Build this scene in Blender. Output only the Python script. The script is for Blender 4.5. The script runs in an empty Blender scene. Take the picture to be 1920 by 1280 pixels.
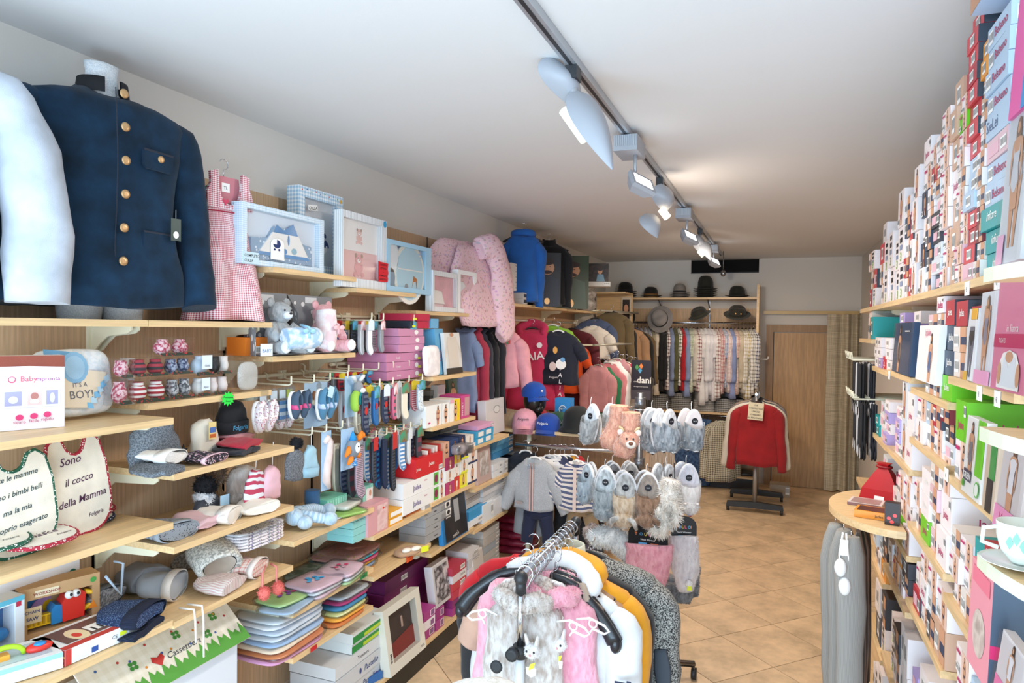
import bpy,math,random

from mathutils import Vector,Matrix,noise
R_=random.Random(7)
PI=math.pi
scn=bpy.context.scene
COL=scn.collection

# ------------------------------------------------------------------ camera
F_PX,PITCH,YAW,ROLL,CAM_H=1288.95,-0.0196938,-0.3722004,0.0132377,1.9352
_w=Vector((math.sin(YAW)*math.cos(PITCH),math.cos(YAW)*math.cos(PITCH),math.sin(PITCH)))
_r0=Vector((math.cos(YAW),-math.sin(YAW),0));_u0=_r0.cross(_w)
_r=math.cos(ROLL)*_r0+math.sin(ROLL)*_u0
_u=-math.sin(ROLL)*_r0+math.cos(ROLL)*_u0
CAM=Vector((0,0,CAM_H))
cd=bpy.data.cameras.new('camera');cam=bpy.data.objects.new('camera',cd);COL.objects.link(cam)
cd.sensor_width=36;cd.lens=F_PX/1920*36;cd.clip_start=0.05;cd.clip_end=60
mw=Matrix(((_r.x,_u.x,-_w.x,0),(_r.y,_u.y,-_w.y,0),(_r.z,_u.z,-_w.z,CAM_H),(0,0,0,1)))
cam.matrix_world=mw
scn.camera=cam

# ------------------------------------------------------------------ light and exposure
scn.view_settings.view_transform='Standard';scn.view_settings.look='None'
scn.view_settings.gamma=1;scn.view_settings.use_curve_mapping=False
scn.view_settings.exposure=-0.16
wd=bpy.data.worlds.new('world');scn.world=wd;wd.use_nodes=True
wd.node_tree.nodes['Background'].inputs[0].default_value=(0.62,0.80,1.0,1)
wd.node_tree.nodes['Background'].inputs[1].default_value=1.3

def area(name,loc,target,sx,sy,power,col,spread=None):
 l=bpy.data.lights.new(name,'AREA');l.shape='RECTANGLE';l.size=sx;l.size_y=sy
 l.energy=power;l.color=col
 if spread:l.spread=spread
 o=bpy.data.objects.new(name,l);COL.objects.link(o);o.location=loc
 o.rotation_euler=(Vector(target)-Vector(loc)).to_track_quat('-Z','Y').to_euler()
 return o
def spot(name,loc,target,power,col,ang=1.6,blend=0.6,size=0.05):
 l=bpy.data.lights.new(name,'SPOT');l.energy=power;l.color=col;l.spot_size=ang;l.spot_blend=blend
 l.shadow_soft_size=size
 o=bpy.data.objects.new(name,l);COL.objects.link(o);o.location=loc
 o.rotation_euler=(Vector(target)-Vector(loc)).to_track_quat('-Z','Y').to_euler()
 return o
 # daylight through the shop front behind the camera
area('shopfront_daylight',(-0.6,-0.95,1.5),(-0.6,4,1.5),3.0,2.5,92,(0.70,0.86,1.0))
area('ceiling_fill_light',(-0.6,-0.9,.5),(-0.5,2.2,2.85),3.0,.8,100,(0.54,0.78,1.0))  # added fill aimed upward to brighten the front ceiling, not an actual source

# ------------------------------------------------------------------ pixel <-> place helpers (photograph is 1920 x 1280)
def px(p):
 d=Vector(p)-CAM;z=d.dot(_w)
 return 960+F_PX*d.dot(_r)/z,640-F_PX*d.dot(_u)/z
def ray(x,y):return(x-960)/F_PX*_r-(y-640)/F_PX*_u+_w
def onX(x,y,X):d=ray(x,y);return CAM+d*(X/d.x)
def onY(x,y,Y):d=ray(x,y);return CAM+d*(Y/d.y)
def onZ(x,y,Z):d=ray(x,y);return CAM+d*((Z-CAM_H)/d.z)
def Yat(x,X,z):
 a,b=0.3,14.0
 for _ in range(40):
  m=(a+b)/2;q=px((X,m,z))[0]
  # left wall: px grows with Y ; right wall: px falls with Y
  if(q<x)==(X<0):a=m
  else:b=m
 return(a+b)/2
def Xat(x,Y,z):
 a,b=-3.0,2.0
 for _ in range(40):
  m=(a+b)/2
  if px((m,Y,z))[0]<x:a=m
  else:b=m
 return(a+b)/2
def Zat(y,X,Y):
 d=ray(960,y)
 a,b=-1.0,4.0
 for _ in range(40):
  m=(a+b)/2
  if px((X,Y,m))[1]>y:a=m
  else:b=m
 return(a+b)/2

 # ------------------------------------------------------------------ materials
def lin(h):
 h=h.lstrip('#');c=[int(h[i:i+2],16)/255 for i in(0,2,4)]
 return tuple(x/12.92 if x<=0.04045 else((x+0.055)/1.055)**2.4 for x in c)+(1,)
_MC={}
def nodes(name):
 m=bpy.data.materials.new(name);m.use_nodes=True
 nt=m.node_tree;return m,nt,nt.nodes['Principled BSDF']
def M(c,rough=0.55,kind='plain',c2=None,s=1.0,metal=0,bump=0.0,emit=0):
 key=(c,rough,kind,c2,s,metal,bump,emit)
 if key in _MC:return _MC[key]
 m,nt,b=nodes(kind+'_'+c.strip('#'));N=nt.nodes;L=nt.links
 b.inputs['Base Color'].default_value=lin(c);b.inputs['Roughness'].default_value=rough
 b.inputs['Metallic'].default_value=metal
 m.diffuse_color=lin(c)
 def tc(out='Object'):
  t=N.new('ShaderNodeTexCoord');return t.outputs[out]
 def mp(src,sc):
  q=N.new('ShaderNodeMapping');q.inputs['Scale'].default_value=sc;L.new(src,q.inputs[0]);return q.outputs[0]
 def noi(src,scale,det=2):
  n=N.new('ShaderNodeTexNoise');n.inputs['Scale'].default_value=scale;n.inputs['Detail'].default_value=det
  L.new(src,n.inputs['Vector']);return n.outputs['Fac']
 def ramp(src,stops,interp='LINEAR'):
  r=N.new('ShaderNodeValToRGB');r.color_ramp.interpolation=interp
  el=r.color_ramp.elements
  while len(el)<len(stops):el.new(0.5)
  for e,(p,cc)in zip(el,stops):e.position=p;e.color=lin(cc)if isinstance(cc,str)else cc
  L.new(src,r.inputs[0]);return r.outputs[0]
 def bmp(src,st,dist=0.002):
  n=N.new('ShaderNodeBump');n.inputs['Strength'].default_value=st;n.inputs['Distance'].default_value=dist
  L.new(src,n.inputs['Height']);L.new(n.outputs[0],b.inputs['Normal'])
 def math_(op,a,bb=None,v=None):
  n=N.new('ShaderNodeMath');n.operation=op;L.new(a,n.inputs[0])
  if bb is not None:L.new(bb,n.inputs[1])
  elif v is not None:n.inputs[1].default_value=v
  return n.outputs[0]
 def mix(fac,a,bb):
  n=N.new('ShaderNodeMix');n.data_type='RGBA'
  if isinstance(fac,float):n.inputs[0].default_value=fac
  else:L.new(fac,n.inputs[0])
  for i,v in((6,a),(7,bb)):
   if isinstance(v,str):n.inputs[i].default_value=lin(v)
   else:L.new(v,n.inputs[i])
  return n.outputs[2]
 def shade(c,k):
  h=c.lstrip('#');return '#%02x%02x%02x'%tuple(max(0,min(255,int(int(h[i:i+2],16)*k)))for i in(0,2,4))
 if kind=='wood':
  v=mp(tc(),(3,3,60)if s==1 else(3,60,60)if s==2 else(60,3,60))
  f=noi(v,1.5,4);L.new(ramp(f,[(0.3,shade(c,.93)),(0.7,shade(c,1.05))]),b.inputs['Base Color'])
 elif kind=='veneer':
  v=mp(tc('Object'),(30,60,2.2));f=noi(v,2.0,5)
  L.new(ramp(f,[(0.3,shade(c,.90)),(0.72,shade(c,1.06))]),b.inputs['Base Color']);bmp(f,.1)
 elif kind=='fabric':
  o=tc('Object');f=noi(o,9*s,3);g=noi(o,500*s,2)
  L.new(ramp(f,[(0.3,shade(c,.93)),(0.7,shade(c,1.05))]),b.inputs['Base Color'])
  bmp(g,0.35,0.003);b.inputs['Sheen Weight'].default_value=0.15
 elif kind=='velvet':
  o=tc('Object');f=noi(o,14,6)
  L.new(ramp(f,[(0.25,shade(c,.7)),(0.75,shade(c,1.3))]),b.inputs['Base Color'])
  b.inputs['Sheen Weight'].default_value=0.08;b.inputs['Specular IOR Level'].default_value=.2;bmp(noi(o,300),.3)
 elif kind=='melange':
  o=tc('Object');f=noi(o,220*s,3)
  L.new(ramp(f,[(0.42,c),(0.58,c2)]),b.inputs['Base Color']);bmp(f,.6,.004)
 elif kind=='fur':
  o=tc('Object');f=noi(mp(o,(1,1,.45)),60*s,6)
  L.new(ramp(f,[(0.33,c2 or shade(c,.7)),(0.6,c)]),b.inputs['Base Color']);bmp(f,.9,.012)
  b.inputs['Sheen Weight'].default_value=0.4
 elif kind=='knit':
  u=tc('UV');w=N.new('ShaderNodeTexWave');w.inputs['Scale'].default_value=40*s;w.bands_direction='X'
  w.inputs['Distortion'].default_value=1.0;L.new(u,w.inputs[0])
  L.new(ramp(w.outputs['Fac'],[(0,shade(c,.72)),(0.7,shade(c,1.06))]),b.inputs['Base Color']);bmp(w.outputs['Fac'],.6,.006)
 elif kind in('gingham','plaid','stripeh','stripev','dots','flowers'):
  u=tc('UV');sp=N.new('ShaderNodeSeparateXYZ');L.new(u,sp.inputs[0])
  def sq(o,per,duty=.5):
   a=math_('MULTIPLY',o,v=1/per);a=math_('FRACT',a);return math_('LESS_THAN',a,v=duty)
  if kind=='gingham':
   a=sq(sp.outputs[0],.012*s);bb=sq(sp.outputs[1],.012*s)
   t=math_('MULTIPLY',math_('ADD',a,bb),v=.5)
   L.new(ramp(t,[(0,c2 or '#ffffff'),(1,c)]),b.inputs['Base Color'])
  elif kind=='plaid':
   a=sq(sp.outputs[0],.045*s,.35);bb=sq(sp.outputs[1],.045*s,.35)
   t=math_('MULTIPLY',math_('ADD',a,bb),v=.5)
   L.new(ramp(t,[(0,c2 or '#ffffff'),(1,c)]),b.inputs['Base Color'])
  elif kind in('stripeh','stripev'):
   t=sq(sp.outputs[1 if kind=='stripeh' else 0],.035*s)
   L.new(mix(t,c2 or '#ffffff',c),b.inputs['Base Color'])
  else:
   vo=N.new('ShaderNodeTexVoronoi');vo.inputs['Scale'].default_value=60/s;L.new(u,vo.inputs['Vector'])
   t=math_('LESS_THAN',vo.outputs['Distance'],v=.3 if kind=='dots' else .38)
   if kind=='flowers':
    hs=N.new('ShaderNodeHueSaturation');hs.inputs['Saturation'].default_value=.6;hs.inputs['Value'].default_value=.9
    L.new(vo.outputs['Color'],hs.inputs['Color'])
    L.new(mix(t,c,mix(.65,hs.outputs[0],c2)),b.inputs['Base Color'])
   else:L.new(mix(t,c,c2 or '#ffffff'),b.inputs['Base Color'])
  bmp(noi(u,900),.25)
 elif kind=='clear':
  N.remove(b);out=N['Material Output']
  tr=N.new('ShaderNodeBsdfTransparent');tr.inputs[0].default_value=lin(c)
  gl=N.new('ShaderNodeBsdfGlossy');gl.inputs['Roughness'].default_value=rough
  lw=N.new('ShaderNodeLayerWeight');lw.inputs[0].default_value=.25
  mm=N.new('ShaderNodeMixShader')
  k=math_('MULTIPLY',lw.outputs['Fresnel'],v=.4);k2=math_('ADD',k,v=.03*s)
  L.new(k2,mm.inputs[0]);L.new(tr.outputs[0],mm.inputs[1]);L.new(gl.outputs[0],mm.inputs[2])
  L.new(mm.outputs[0],out.inputs[0])
 elif kind=='photo':  # printed picture: soft blotches between colours
  o=tc('Object');f=noi(o,14*s,3)
  L.new(ramp(f,[(0.35,c),(0.47,c2),(0.6,shade(c,1.1))]),b.inputs['Base Color'])
 elif kind=='tile':
  o=tc('Object');oi=N.new('ShaderNodeObjectInfo');ad=N.new('ShaderNodeVectorMath');ad.operation='ADD'
  L.new(o,ad.inputs[0]);mu=math_('MULTIPLY',oi.outputs['Random'],v=37.0);L.new(mu,ad.inputs[1])
  f=noi(ad.outputs[0],5,7);g=noi(ad.outputs[0],26,4)
  h=math_('ADD',f,math_('MULTIPLY',g,v=.35))
  L.new(ramp(h,[(0.45,shade(c,.87)),(0.75,shade(c,1.04)),(.95,shade(c,1.12))]),b.inputs['Base Color'])
  bmp(g,.12);b.inputs['Roughness'].default_value=rough
 elif kind=='plaster':
  o=tc('Object');f=noi(o,120,4);bmp(f,.15,.002)
 elif kind=='linen':
  o=tc('Object');a=noi(mp(o,(4,4,160)),1,2);g=noi(mp(o,(160,160,4)),1,2);h=math_('MULTIPLY',a,g)
  L.new(ramp(h,[(0.15,shade(c,.84)),(0.36,shade(c,1.08))]),b.inputs['Base Color']);bmp(h,.4)
 if emit:
  b.inputs['Emission Color'].default_value=lin(c);b.inputs['Emission Strength'].default_value=emit
 _MC[key]=m
 return m

WOOD=M('#e2c190',.42,'wood',s=3);WOODX=M('#e2c190',.42,'wood',s=2)
VENEER=M('#c9a886',.5,'veneer')
CREAM=M('#e6dfc4',.35);WHITE=M('#f1f1f1',.5);BLACK=M('#17181a',.5);CHROME=M('#c9cbd0',.18,metal=1)
STEEL=M('#8d9096',.3,metal=1);DARKPL=M('#26282b',.45);CLEAR=M('#ffffff',.08,'clear')
CLEARM=M('#f4f8fa',.2,'clear',s=2)
SKIN=M('#cf9a78',.6);SKIN2=M('#a8714f',.6);HAIR=M('#33221a',.5);PAPER=M('#f6f4f0',.5);INK=M('#1b1d25',.5)
MAG=M('#c2256b',.45);YEL=M('#e8f032',.5)

# ------------------------------------------------------------------ mesh building
class B:
 def __init__(s):s.v=[];s.f=[];s.m=[];s.uv=[];s.sm=[];s.mats=[];s.T=None
 def mi(s,mat):
  if mat not in s.mats:s.mats.append(mat)
  return s.mats.index(mat)
 def av(s,p):
  p=Vector(p)
  if s.T is not None:p=s.T@p
  s.v.append(p);return len(s.v)-1
 def face(s,idx,mat,uv=None,sm=False):
  s.f.append(tuple(idx));s.m.append(s.mi(mat));s.uv.append(uv);s.sm.append(sm)
 def box(s,a,b,mat,mats=None):
  x0,y0,z0=a;x1,y1,z1=b
  i=[s.av(p)for p in((x0,y0,z0),(x1,y0,z0),(x1,y1,z0),(x0,y1,z0),(x0,y0,z1),(x1,y0,z1),(x1,y1,z1),(x0,y1,z1))]
  W,D,H=abs(x1-x0),abs(y1-y0),abs(z1-z0)
  fs=(((0,1,5,4),W,H),((1,2,6,5),D,H),((2,3,7,6),W,H),((3,0,4,7),D,H),((4,5,6,7),W,D),((3,2,1,0),W,D))
  for k,(q,w,h)in enumerate(fs):
   s.face([i[j]for j in q],(mats or{}).get(k,mat),[(0,0),(w,0),(w,h),(0,h)])
  return s
 def loft(s,rings,mat,caps=(True,True),closed=True,vs=None,sm=True):
  n=len(rings[0]);ids=[[s.av(p)for p in r]for r in rings]
  per=0;U=[0]
  mid=rings[len(rings)//2]
  for j in range(n):per+=(Vector(mid[(j+1)%n])-Vector(mid[j])).length;U.append(per)
  V=[0]
  for k in range(1,len(rings)):V.append(V[-1]+(Vector(rings[k][0])-Vector(rings[k-1][0])).length)
  for k in range(len(rings)-1):
   for j in range(n if closed else n-1):
    j2=(j+1)%n
    s.face((ids[k][j],ids[k][j2],ids[k+1][j2],ids[k+1][j]),mat,
    [(U[j],V[k]),(U[j+1],V[k]),(U[j+1],V[k+1]),(U[j],V[k+1])],sm)
  if caps[0]:s.face(ids[0][::-1],mat)
  if caps[1]:s.face(ids[-1],mat)
  return s
 def lathe(s,prof,mat,n=24,sx=1,sy=1,c=(0,0,0),fn=None,caps=(True,True)):
  rings=[]
  for r,z in prof:
   ring=[]
   for j in range(n):
    a=2*PI*j/n;p=Vector((c[0]+r*sx*math.cos(a),c[1]+r*sy*math.sin(a),c[2]+z))
    ring.append(fn(p,a,r,z)if fn else p)
   rings.append(ring)
  return s.loft(rings,mat,caps)
 def ell(s,c,r,mat,n=14,rot=None,k=8,fn=None):
  if not hasattr(r,'__len__'):r=(r,r,r)
  rings=[];rm=rot.to_matrix()if rot is not None and hasattr(rot,'to_matrix')else None
  for i in range(k+1):
   t=-PI/2+PI*max(.04,min(k-.04,i))/k if 0<i<k else(-PI/2+.12 if i==0 else PI/2-.12)
   ring=[]
   for j in range(n):
    a=2*PI*j/n;p=Vector((r[0]*math.cos(t)*math.cos(a),r[1]*math.cos(t)*math.sin(a),r[2]*math.sin(t)))
    if fn:p=fn(p)
    if rm:p=rm@p
    ring.append(p+Vector(c))
   rings.append(ring)
  return s.loft(rings,mat)
 def sweep(s,path,rad,mat,n=8,up=(0,0,1),caps=(True,True)):
  path=[Vector(p)for p in path];rings=[]
  if n>=10 and 3<=len(path)<=9:  # round the path off
   rr=[(tuple(q)if hasattr(q,'__len__')else(q,q))for q in(rad if hasattr(rad,'__len__')and len(rad)==len(path)else[rad]*len(path))];P,R2=[],[]
   for i in range(len(path)-1):
    a,b_,c,d=path[max(i-1,0)],path[i],path[i+1],path[min(i+2,len(path)-1)]
    for k in range(3):
     u=k/3;P.append(.5*((2*b_)+(c-a)*u+(2*a-5*b_+4*c-d)*u*u+(3*b_-a-3*c+d)*u**3));R2.append(tuple(rr[i][m]*(1-u)+rr[i+1][m]*u for m in(0,1)))
   path,rad=P+[path[-1]],R2+[rr[-1]]
  N_=len(path)
  prev=None
  for i,p in enumerate(path):
   t=(path[min(i+1,N_-1)]-path[max(i-1,0)]).normalized()
   if prev is None:
    a=Vector(up)
    if abs(a.dot(t))>.9:a=Vector((1,0,0))if abs(t.x)<.9 else Vector((0,1,0))
    x=a.cross(t).normalized()
   else:x=(prev-prev.dot(t)*t).normalized()
   prev=x;y=t.cross(x)
   r=rad[i]if hasattr(rad,'__len__')else rad
   rx,ry=r if hasattr(r,'__len__')else(r,r)
   rings.append([p+x*rx*math.cos(2*PI*j/n)+y*ry*math.sin(2*PI*j/n)for j in range(n)])
  return s.loft(rings,mat,caps)
 def prism(s,out,y0,y1,mat,sm=False,edge=None):  # outline in (x, z), extruded along y
  a=[s.av((x,y0,z))for x,z in out];b=[s.av((x,y1,z))for x,z in out];n=len(out)
  s.face(a,mat,[(x,z)for x,z in out]);s.face(b[::-1],mat,[(x,z)for x,z in out][::-1])
  for i in range(n):s.face((a[i],b[i],b[(i+1)%n],a[(i+1)%n]),edge or mat,None,sm)
  return s
 def slab(s,out,z0,z1,mat,edge=None):  # outline in (x, y), extruded along z
  a=[s.av((x,y,z0))for x,y in out];b=[s.av((x,y,z1))for x,y in out];n=len(out)
  s.face(a[::-1],mat,[(x,y)for x,y in out][::-1]);s.face(b,mat,[(x,y)for x,y in out])
  for i in range(n):s.face((a[i],a[(i+1)%n],b[(i+1)%n],b[i]),edge or mat)
  return s
 def dec(s,out,y,mat):  # flat print on a front (x, z)
  s.face([s.av((x,y,z))for x,z in out],mat,[(x,z)for x,z in out]);return s
 def rect(s,x0,z0,x1,z1,y,mat):return s.dec([(x0,z0),(x1,z0),(x1,z1),(x0,z1)],y,mat)
 def text(s,t,x,z,h,y,mat,shear=0,align='LEFT',rot=0,bold=0,top=False,sx=1):
  vs,fs=glyphs(t,shear,align,bold)
  i0=len(s.v);c_,s_=math.cos(rot),math.sin(rot)
  for(a,b_)in vs:
   a*=h*sx;b_*=h;a,b_=a*c_-b_*s_,a*s_+b_*c_
   s.av((x+a,z+b_,y)if top else(x+a,y,z+b_))
  for f in fs:s.face([i0+k for k in f],mat)
  return s
 def wrinkle(s,amp,sc,i0=0,seed=0,damp=None):
  for i in range(i0,len(s.v)):
   p=s.v[i];q=p*sc+Vector((seed*7.3,seed*3.1,seed))
   d=noise.noise_vector(q)+.5*noise.noise_vector(q*2.1)
   s.v[i]=p+d*amp*(damp(p)if damp else 1)
  return s
 def fuzz(s,n,ln,mat,w=.004,i0=0,f0=0,down=.3,rnd=None):  # short tufts standing on faces f0..
  rnd=rnd or R_;fs=[f for f in s.f[f0:]if len(f)==4]
  if not fs:return s
  T=s.T;s.T=None
  for _ in range(n):
   f=rnd.choice(fs);a,b_,c,d=(s.v[k]for k in f)
   u,v_=rnd.random(),rnd.random();p=(a*(1-u)+b_*u)*(1-v_)+(d*(1-u)+c*u)*v_
   nn=(b_-a).cross(d-a)
   if nn.length<1e-12:continue
   nn.normalize();t=Vector((rnd.uniform(-1,1),rnd.uniform(-1,1),rnd.uniform(-1,1)))
   dr=(nn+t*.5+Vector((0,0,-down))).normalized()*ln*rnd.uniform(.6,1.3);sd=nn.cross(t).normalized()*w*.5
   i=len(s.v);s.v+=[p-sd-nn*.001,p+sd-nn*.001,p+dr];s.face((i,i+1,i+2),mat)
  s.T=T;return s
 def mesh(s,name):
  me=bpy.data.meshes.new(name);me.from_pydata([tuple(p)for p in s.v],[],s.f)
  for m in s.mats:me.materials.append(m)
  me.polygons.foreach_set('material_index',s.m);me.polygons.foreach_set('use_smooth',s.sm)
  ul=me.uv_layers.new(name='UVMap');co=[]
  for f,uv in zip(s.f,s.uv):co+=[c for p in(uv or[(s.v[k].x,s.v[k].z)for k in f])for c in p]
  ul.data.foreach_set('uv',co);me.update();return me
 def put(s,name,parent=None,loc=None,label=None,cat=None,group=None,kind=None,rz=None):
  return link(name,s.mesh(name),parent,loc,label,cat,group,kind,rz)
_GL={}
def glyphs(t,shear,align,bold):
 k=(t,shear,align,bold)
 if k not in _GL:
  cu=bpy.data.curves.new('t','FONT');cu.body=t;cu.shear=shear;cu.align_x=align;cu.offset=bold;cu.resolution_u=2
  o=bpy.data.objects.new('t',cu);me=bpy.data.meshes.new_from_object(o)
  _GL[k]=([(v.co.x,v.co.y)for v in me.vertices],[tuple(p.vertices)for p in me.polygons])
  bpy.data.objects.remove(o);bpy.data.curves.remove(cu);bpy.data.meshes.remove(me)
 return _GL[k]
def link(name,me,parent=None,loc=None,label=None,cat=None,group=None,kind=None,rz=None):
 o=bpy.data.objects.new(name,me);COL.objects.link(o)
 if parent:o.parent=parent
 if loc is not None:o.location=loc
 if rz is not None:o.rotation_euler=rz if hasattr(rz,'__len__')else(0,0,rz)
 if label:o['label']=label
 if cat:o['category']=cat
 if group:o['group']=group
 if kind:o['kind']=kind
 return o
def thing(name,label,cat,loc=(0,0,0),rz=0,group=None):return link(name,None,None,loc,label,cat,group,None,rz)
def dup(o,loc=None,rz=None,label=None,group=None,mats=None,scale=None):
 kids={}
 for c in bpy.data.objects:
  if c.parent:kids.setdefault(c.parent.name,[]).append(c)
 def cp(q,par):
  c=q.copy();COL.objects.link(c);c.parent=par
  if mats and q.type=='MESH':
   for sl in c.material_slots:
    if sl.material in mats:mt=mats[sl.material];sl.link='OBJECT';sl.material=mt
  for k in kids.get(q.name,[]):cp(k,c)
  return c
 r=cp(o,None)
 if loc is not None:r.location=loc
 if rz is not None:r.rotation_euler=rz if hasattr(rz,'__len__')else(0,0,rz)
 if scale is not None:r.scale=scale if hasattr(scale,'__len__')else(scale,)*3
 if label:r['label']=label
 if group:r['group']=group
 return r
LZ,RZ=PI/2,-PI/2  # things facing out of the left wall / the right wall
ORD=['lowest','second','third','fourth','fifth','sixth','seventh','eighth','ninth','tenth','eleventh','twelfth','thirteenth','fourteenth','fifteenth','sixteenth','seventeenth','eighteenth','nineteenth','twentieth']
NTH=['first']+ORD[1:]
# ================================================================== room shell
XW,XR,YB,YF,ZC=-2.25,0.90,9.28,-1.0,2.855
PLAS=M('#dcd8d2',.9,'plaster');CEIL=M('#e3e3e3',.92,'plaster')
b=B();b.box((XW-.1,YF,0),(XW,YB+.1,ZC),PLAS);b.put('wall_left',kind='structure')
b=B();b.box((XR,YF,0),(XR+.1,YB+.1,ZC),PLAS);b.put('wall_right',kind='structure')
# back wall with a dark recessed vent opening up under the ceiling
v0=onY(1296,488,YB);v1=onY(1423,511,YB);VX0,VX1,VZ=v0.x,v1.x,v1.z
b=B();b.box((XW-.1,YB,0),(XR+.1,YB+.1,VZ),PLAS);b.box((XW-.1,YB,VZ),(VX0,YB+.1,ZC),PLAS)
b.box((VX1,YB,VZ),(XR+.1,YB+.1,ZC),PLAS);b.put('wall_back',kind='structure')
b=B();b.box((XW-.1,YF,ZC),(XR+.1,YB+.1,ZC+.1),CEIL);b.put('ceiling',kind='structure')
b=B();b.box((VX0,YB+.06,VZ),(VX1,YB+.1,ZC),M('#07080b',.9));b.box((VX0,YB-.01,VZ),(VX1,YB+.06,VZ+.012),M('#3a3b40',.5))
b.put('window_1',kind='structure')
# floor: slab (grout) and individual tiles laid on the diagonal
GR=M('#6e6257',.9);TILE=M('#dcbf9a',.36,'tile')
b=B();b.box((XW-.1,YF,-.1),(XR+.1,YB+.1,-.006),GR);floor=b.put('floor',kind='structure')
TS,TH=.44,.8038590
def clip(poly):
 for ax,lim,sg in((0,XW,1),(0,XR,-1),(1,0.2,1),(1,YB,-1)):
  out=[]
  for i in range(len(poly)):
   p,q=poly[i],poly[(i+1)%len(poly)];dp,dq=sg*(p[ax]-lim),sg*(q[ax]-lim)
   if dp>=0:out.append(p)
   if(dp>=0)!=(dq>=0):
    t=dp/(dp-dq);out.append((p[0]+t*(q[0]-p[0]),p[1]+t*(q[1]-p[1])))
  poly=out
  if len(poly)<3:return None
 return poly
c_,s_=math.cos(TH),math.sin(TH);g=.0022
def tmesh(out):
 b=B();b.slab(out,-.008,0,TILE);return b
full=None
for i in range(-14,15):
 for j in range(-18,19):
  def w(a,e):return((-.0001+c_*a-s_*e)*TS,(9.57903+s_*a+c_*e)*TS)
  q=[w(i+u,j+v_)for u,v_ in((g/TS,g/TS),(1-g/TS,g/TS),(1-g/TS,1-g/TS),(g/TS,1-g/TS))]
  k=clip(q)
  if not k:continue
  cx,cy=w(i+.5,j+.5)
  if len(k)==4 and all(abs(a[0]-e[0])<1e-6 and abs(a[1]-e[1])<1e-6 for a,e in zip(k,q)):
   if full is None:full=tmesh([(x-cx,y-cy)for x,y in q]).mesh('floor_tile')
   link('floor_tile',full,floor,(cx,cy,0))
  else:tmesh([(x-cx,y-cy)for x,y in k]).put('floor_tile',floor,(cx,cy,0))

  # ================================================================== shelving along the walls
Y0=1.691
def YM(k):return Y0+.6*(k-1)  # left/right boundary k
XU,XD=-1.96,-1.845  # fronts of the shallow and of the deep shelves
XBK=XW+.03
PLINTH=M('#1d1c1a',.5)
def bracket(parent,y,z,xf,xb,sg):  # pressed steel cantilever bracket
 b=B();L=abs(xf-xb)*.78;s=sg
 out=[(0,0),(s*L,0),(s*L,-.012),(s*(L-.02),-.024),(s*.09,-.034),(s*.055,-.06),(s*.03,-.085),(0,-.085)]
 if s<0:out=out[::-1]
 b.prism(out,-.003,.003,CREAM);b.prism([(0,.01),(0,-.10),(s*.012,-.10),(s*.012,.01)][::(1 if s>0 else-1)],-.012,.012,CREAM)
 b.put('bracket',parent,(0,y,z))
def unit(k,side,levels,label,ztop=2.535,base=True,n=1):
 y0,y1=YM(k),YM(k+n)if n>0 else YM(k+1)
 xb=XBK if side<0 else XR-.03;sg=1 if side<0 else-1
 t=thing('wall_shelving',label,'shelving',(xb,(y0+y1)/2,0),0,None)
 lo=lambda x,y,z:(x-xb,y-(y0+y1)/2,z)
 b=B();b.box(lo(min(xb,xb-sg*.028),y0+.002,.02),lo(max(xb,xb-sg*.028),y1-.002,ztop),VENEER);b.put('back_panel',t)
 if base:
  b=B();a,c=sorted((xb+sg*.01,XD-.012 if side<0 else .47));b.box(lo(a,y0,0),lo(c,y1,.118),PLINTH);b.put('plinth',t)
 for(z,xf)in levels:
  b=B();a,c=sorted((xb+sg*.001,xf));b.box(lo(a,y0+.0015,z-.022),lo(c,y1-.0015,z),WOOD)
  sh=b.put('shelf',t)
  if z>.3:
   for yy in(y0+.014,y1-.014):bracket(sh,yy-(y0+y1)/2,z-.022,xf,xb,sg)
 for yy in(y0,y1):
  b=B();b.box(lo(xb-.002 if side<0 else xb-.006,yy-.0035,.1),lo(xb+.006 if side<0 else xb+.002,yy+.0035,ztop),M('#5b5146',.6));b.put('slotted_upright',t)
 return t
BZ=.140
unit(0,-1,[(1.945,XU),(1.627,XD),(1.283,XD),(.960,XD),(BZ,XD)],'beech wall shelving section at the left edge with bibs and toys')
unit(1,-1,[(1.945,XU),(1.666,XU),(1.441,XD),(1.198,XD),(.950,XD),(BZ,XD)],'beech wall shelving section holding caps, sock boxes and knitted hats')
unit(2,-1,[(2.175,XU),(1.803,XU),(1.045,XD),(.750,XD),(.560,XD),(BZ,XD)],'beech wall shelving section with boxed soft toys above the shoe hooks')
unit(3,-1,[(2.125,XU),(.900,XD),(.697,XD),(BZ,XD)],'beech wall shelving section with sock hooks above bagged baby textiles')
unit(4,-1,[(2.028,XU),(1.647,XD),(1.358,XD),(.922,XD),(.63,XD),(BZ,XD)],"beech wall shelving section stacked with lingerie boxes")
unit(5,-1,[(2.028,XU),(1.158,XD),(.874,XD),(.60,XD),(BZ,XD)],'beech wall shelving section beside the low cap counter')
unit(6,-1,[(2.13,XU)],'beech wall panel section behind the hanging childrenswear',n=3,base=False)
unit(9,-1,[(2.13,XU)],'beech wall panel section in the far left corner behind the coats',n=2,base=False)
XS=.45
RT=2.075
unit(1,1,[(RT,XS),(1.815,XS),(1.537,XS),(1.19,XS),(.86,XS),(.5,XS),(BZ,XS)],'beech shelving section nearest on the right, full of lingerie boxes',ztop=2.6)
unit(2,1,[(RT,XS),(1.738,XS),(1.556,XS),(1.243,XS),(.96,XS),(.56,XS),(BZ,XS)],'beech shelving section on the right, second from the camera',ztop=2.6)
unit(3,1,[(RT,XS),(1.772,XS),(1.43,XS),(1.11,XS),(.90,XS),(.5,XS),(BZ,XS)],'beech shelving section on the right behind the rounded shelf',ztop=2.6)
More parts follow.
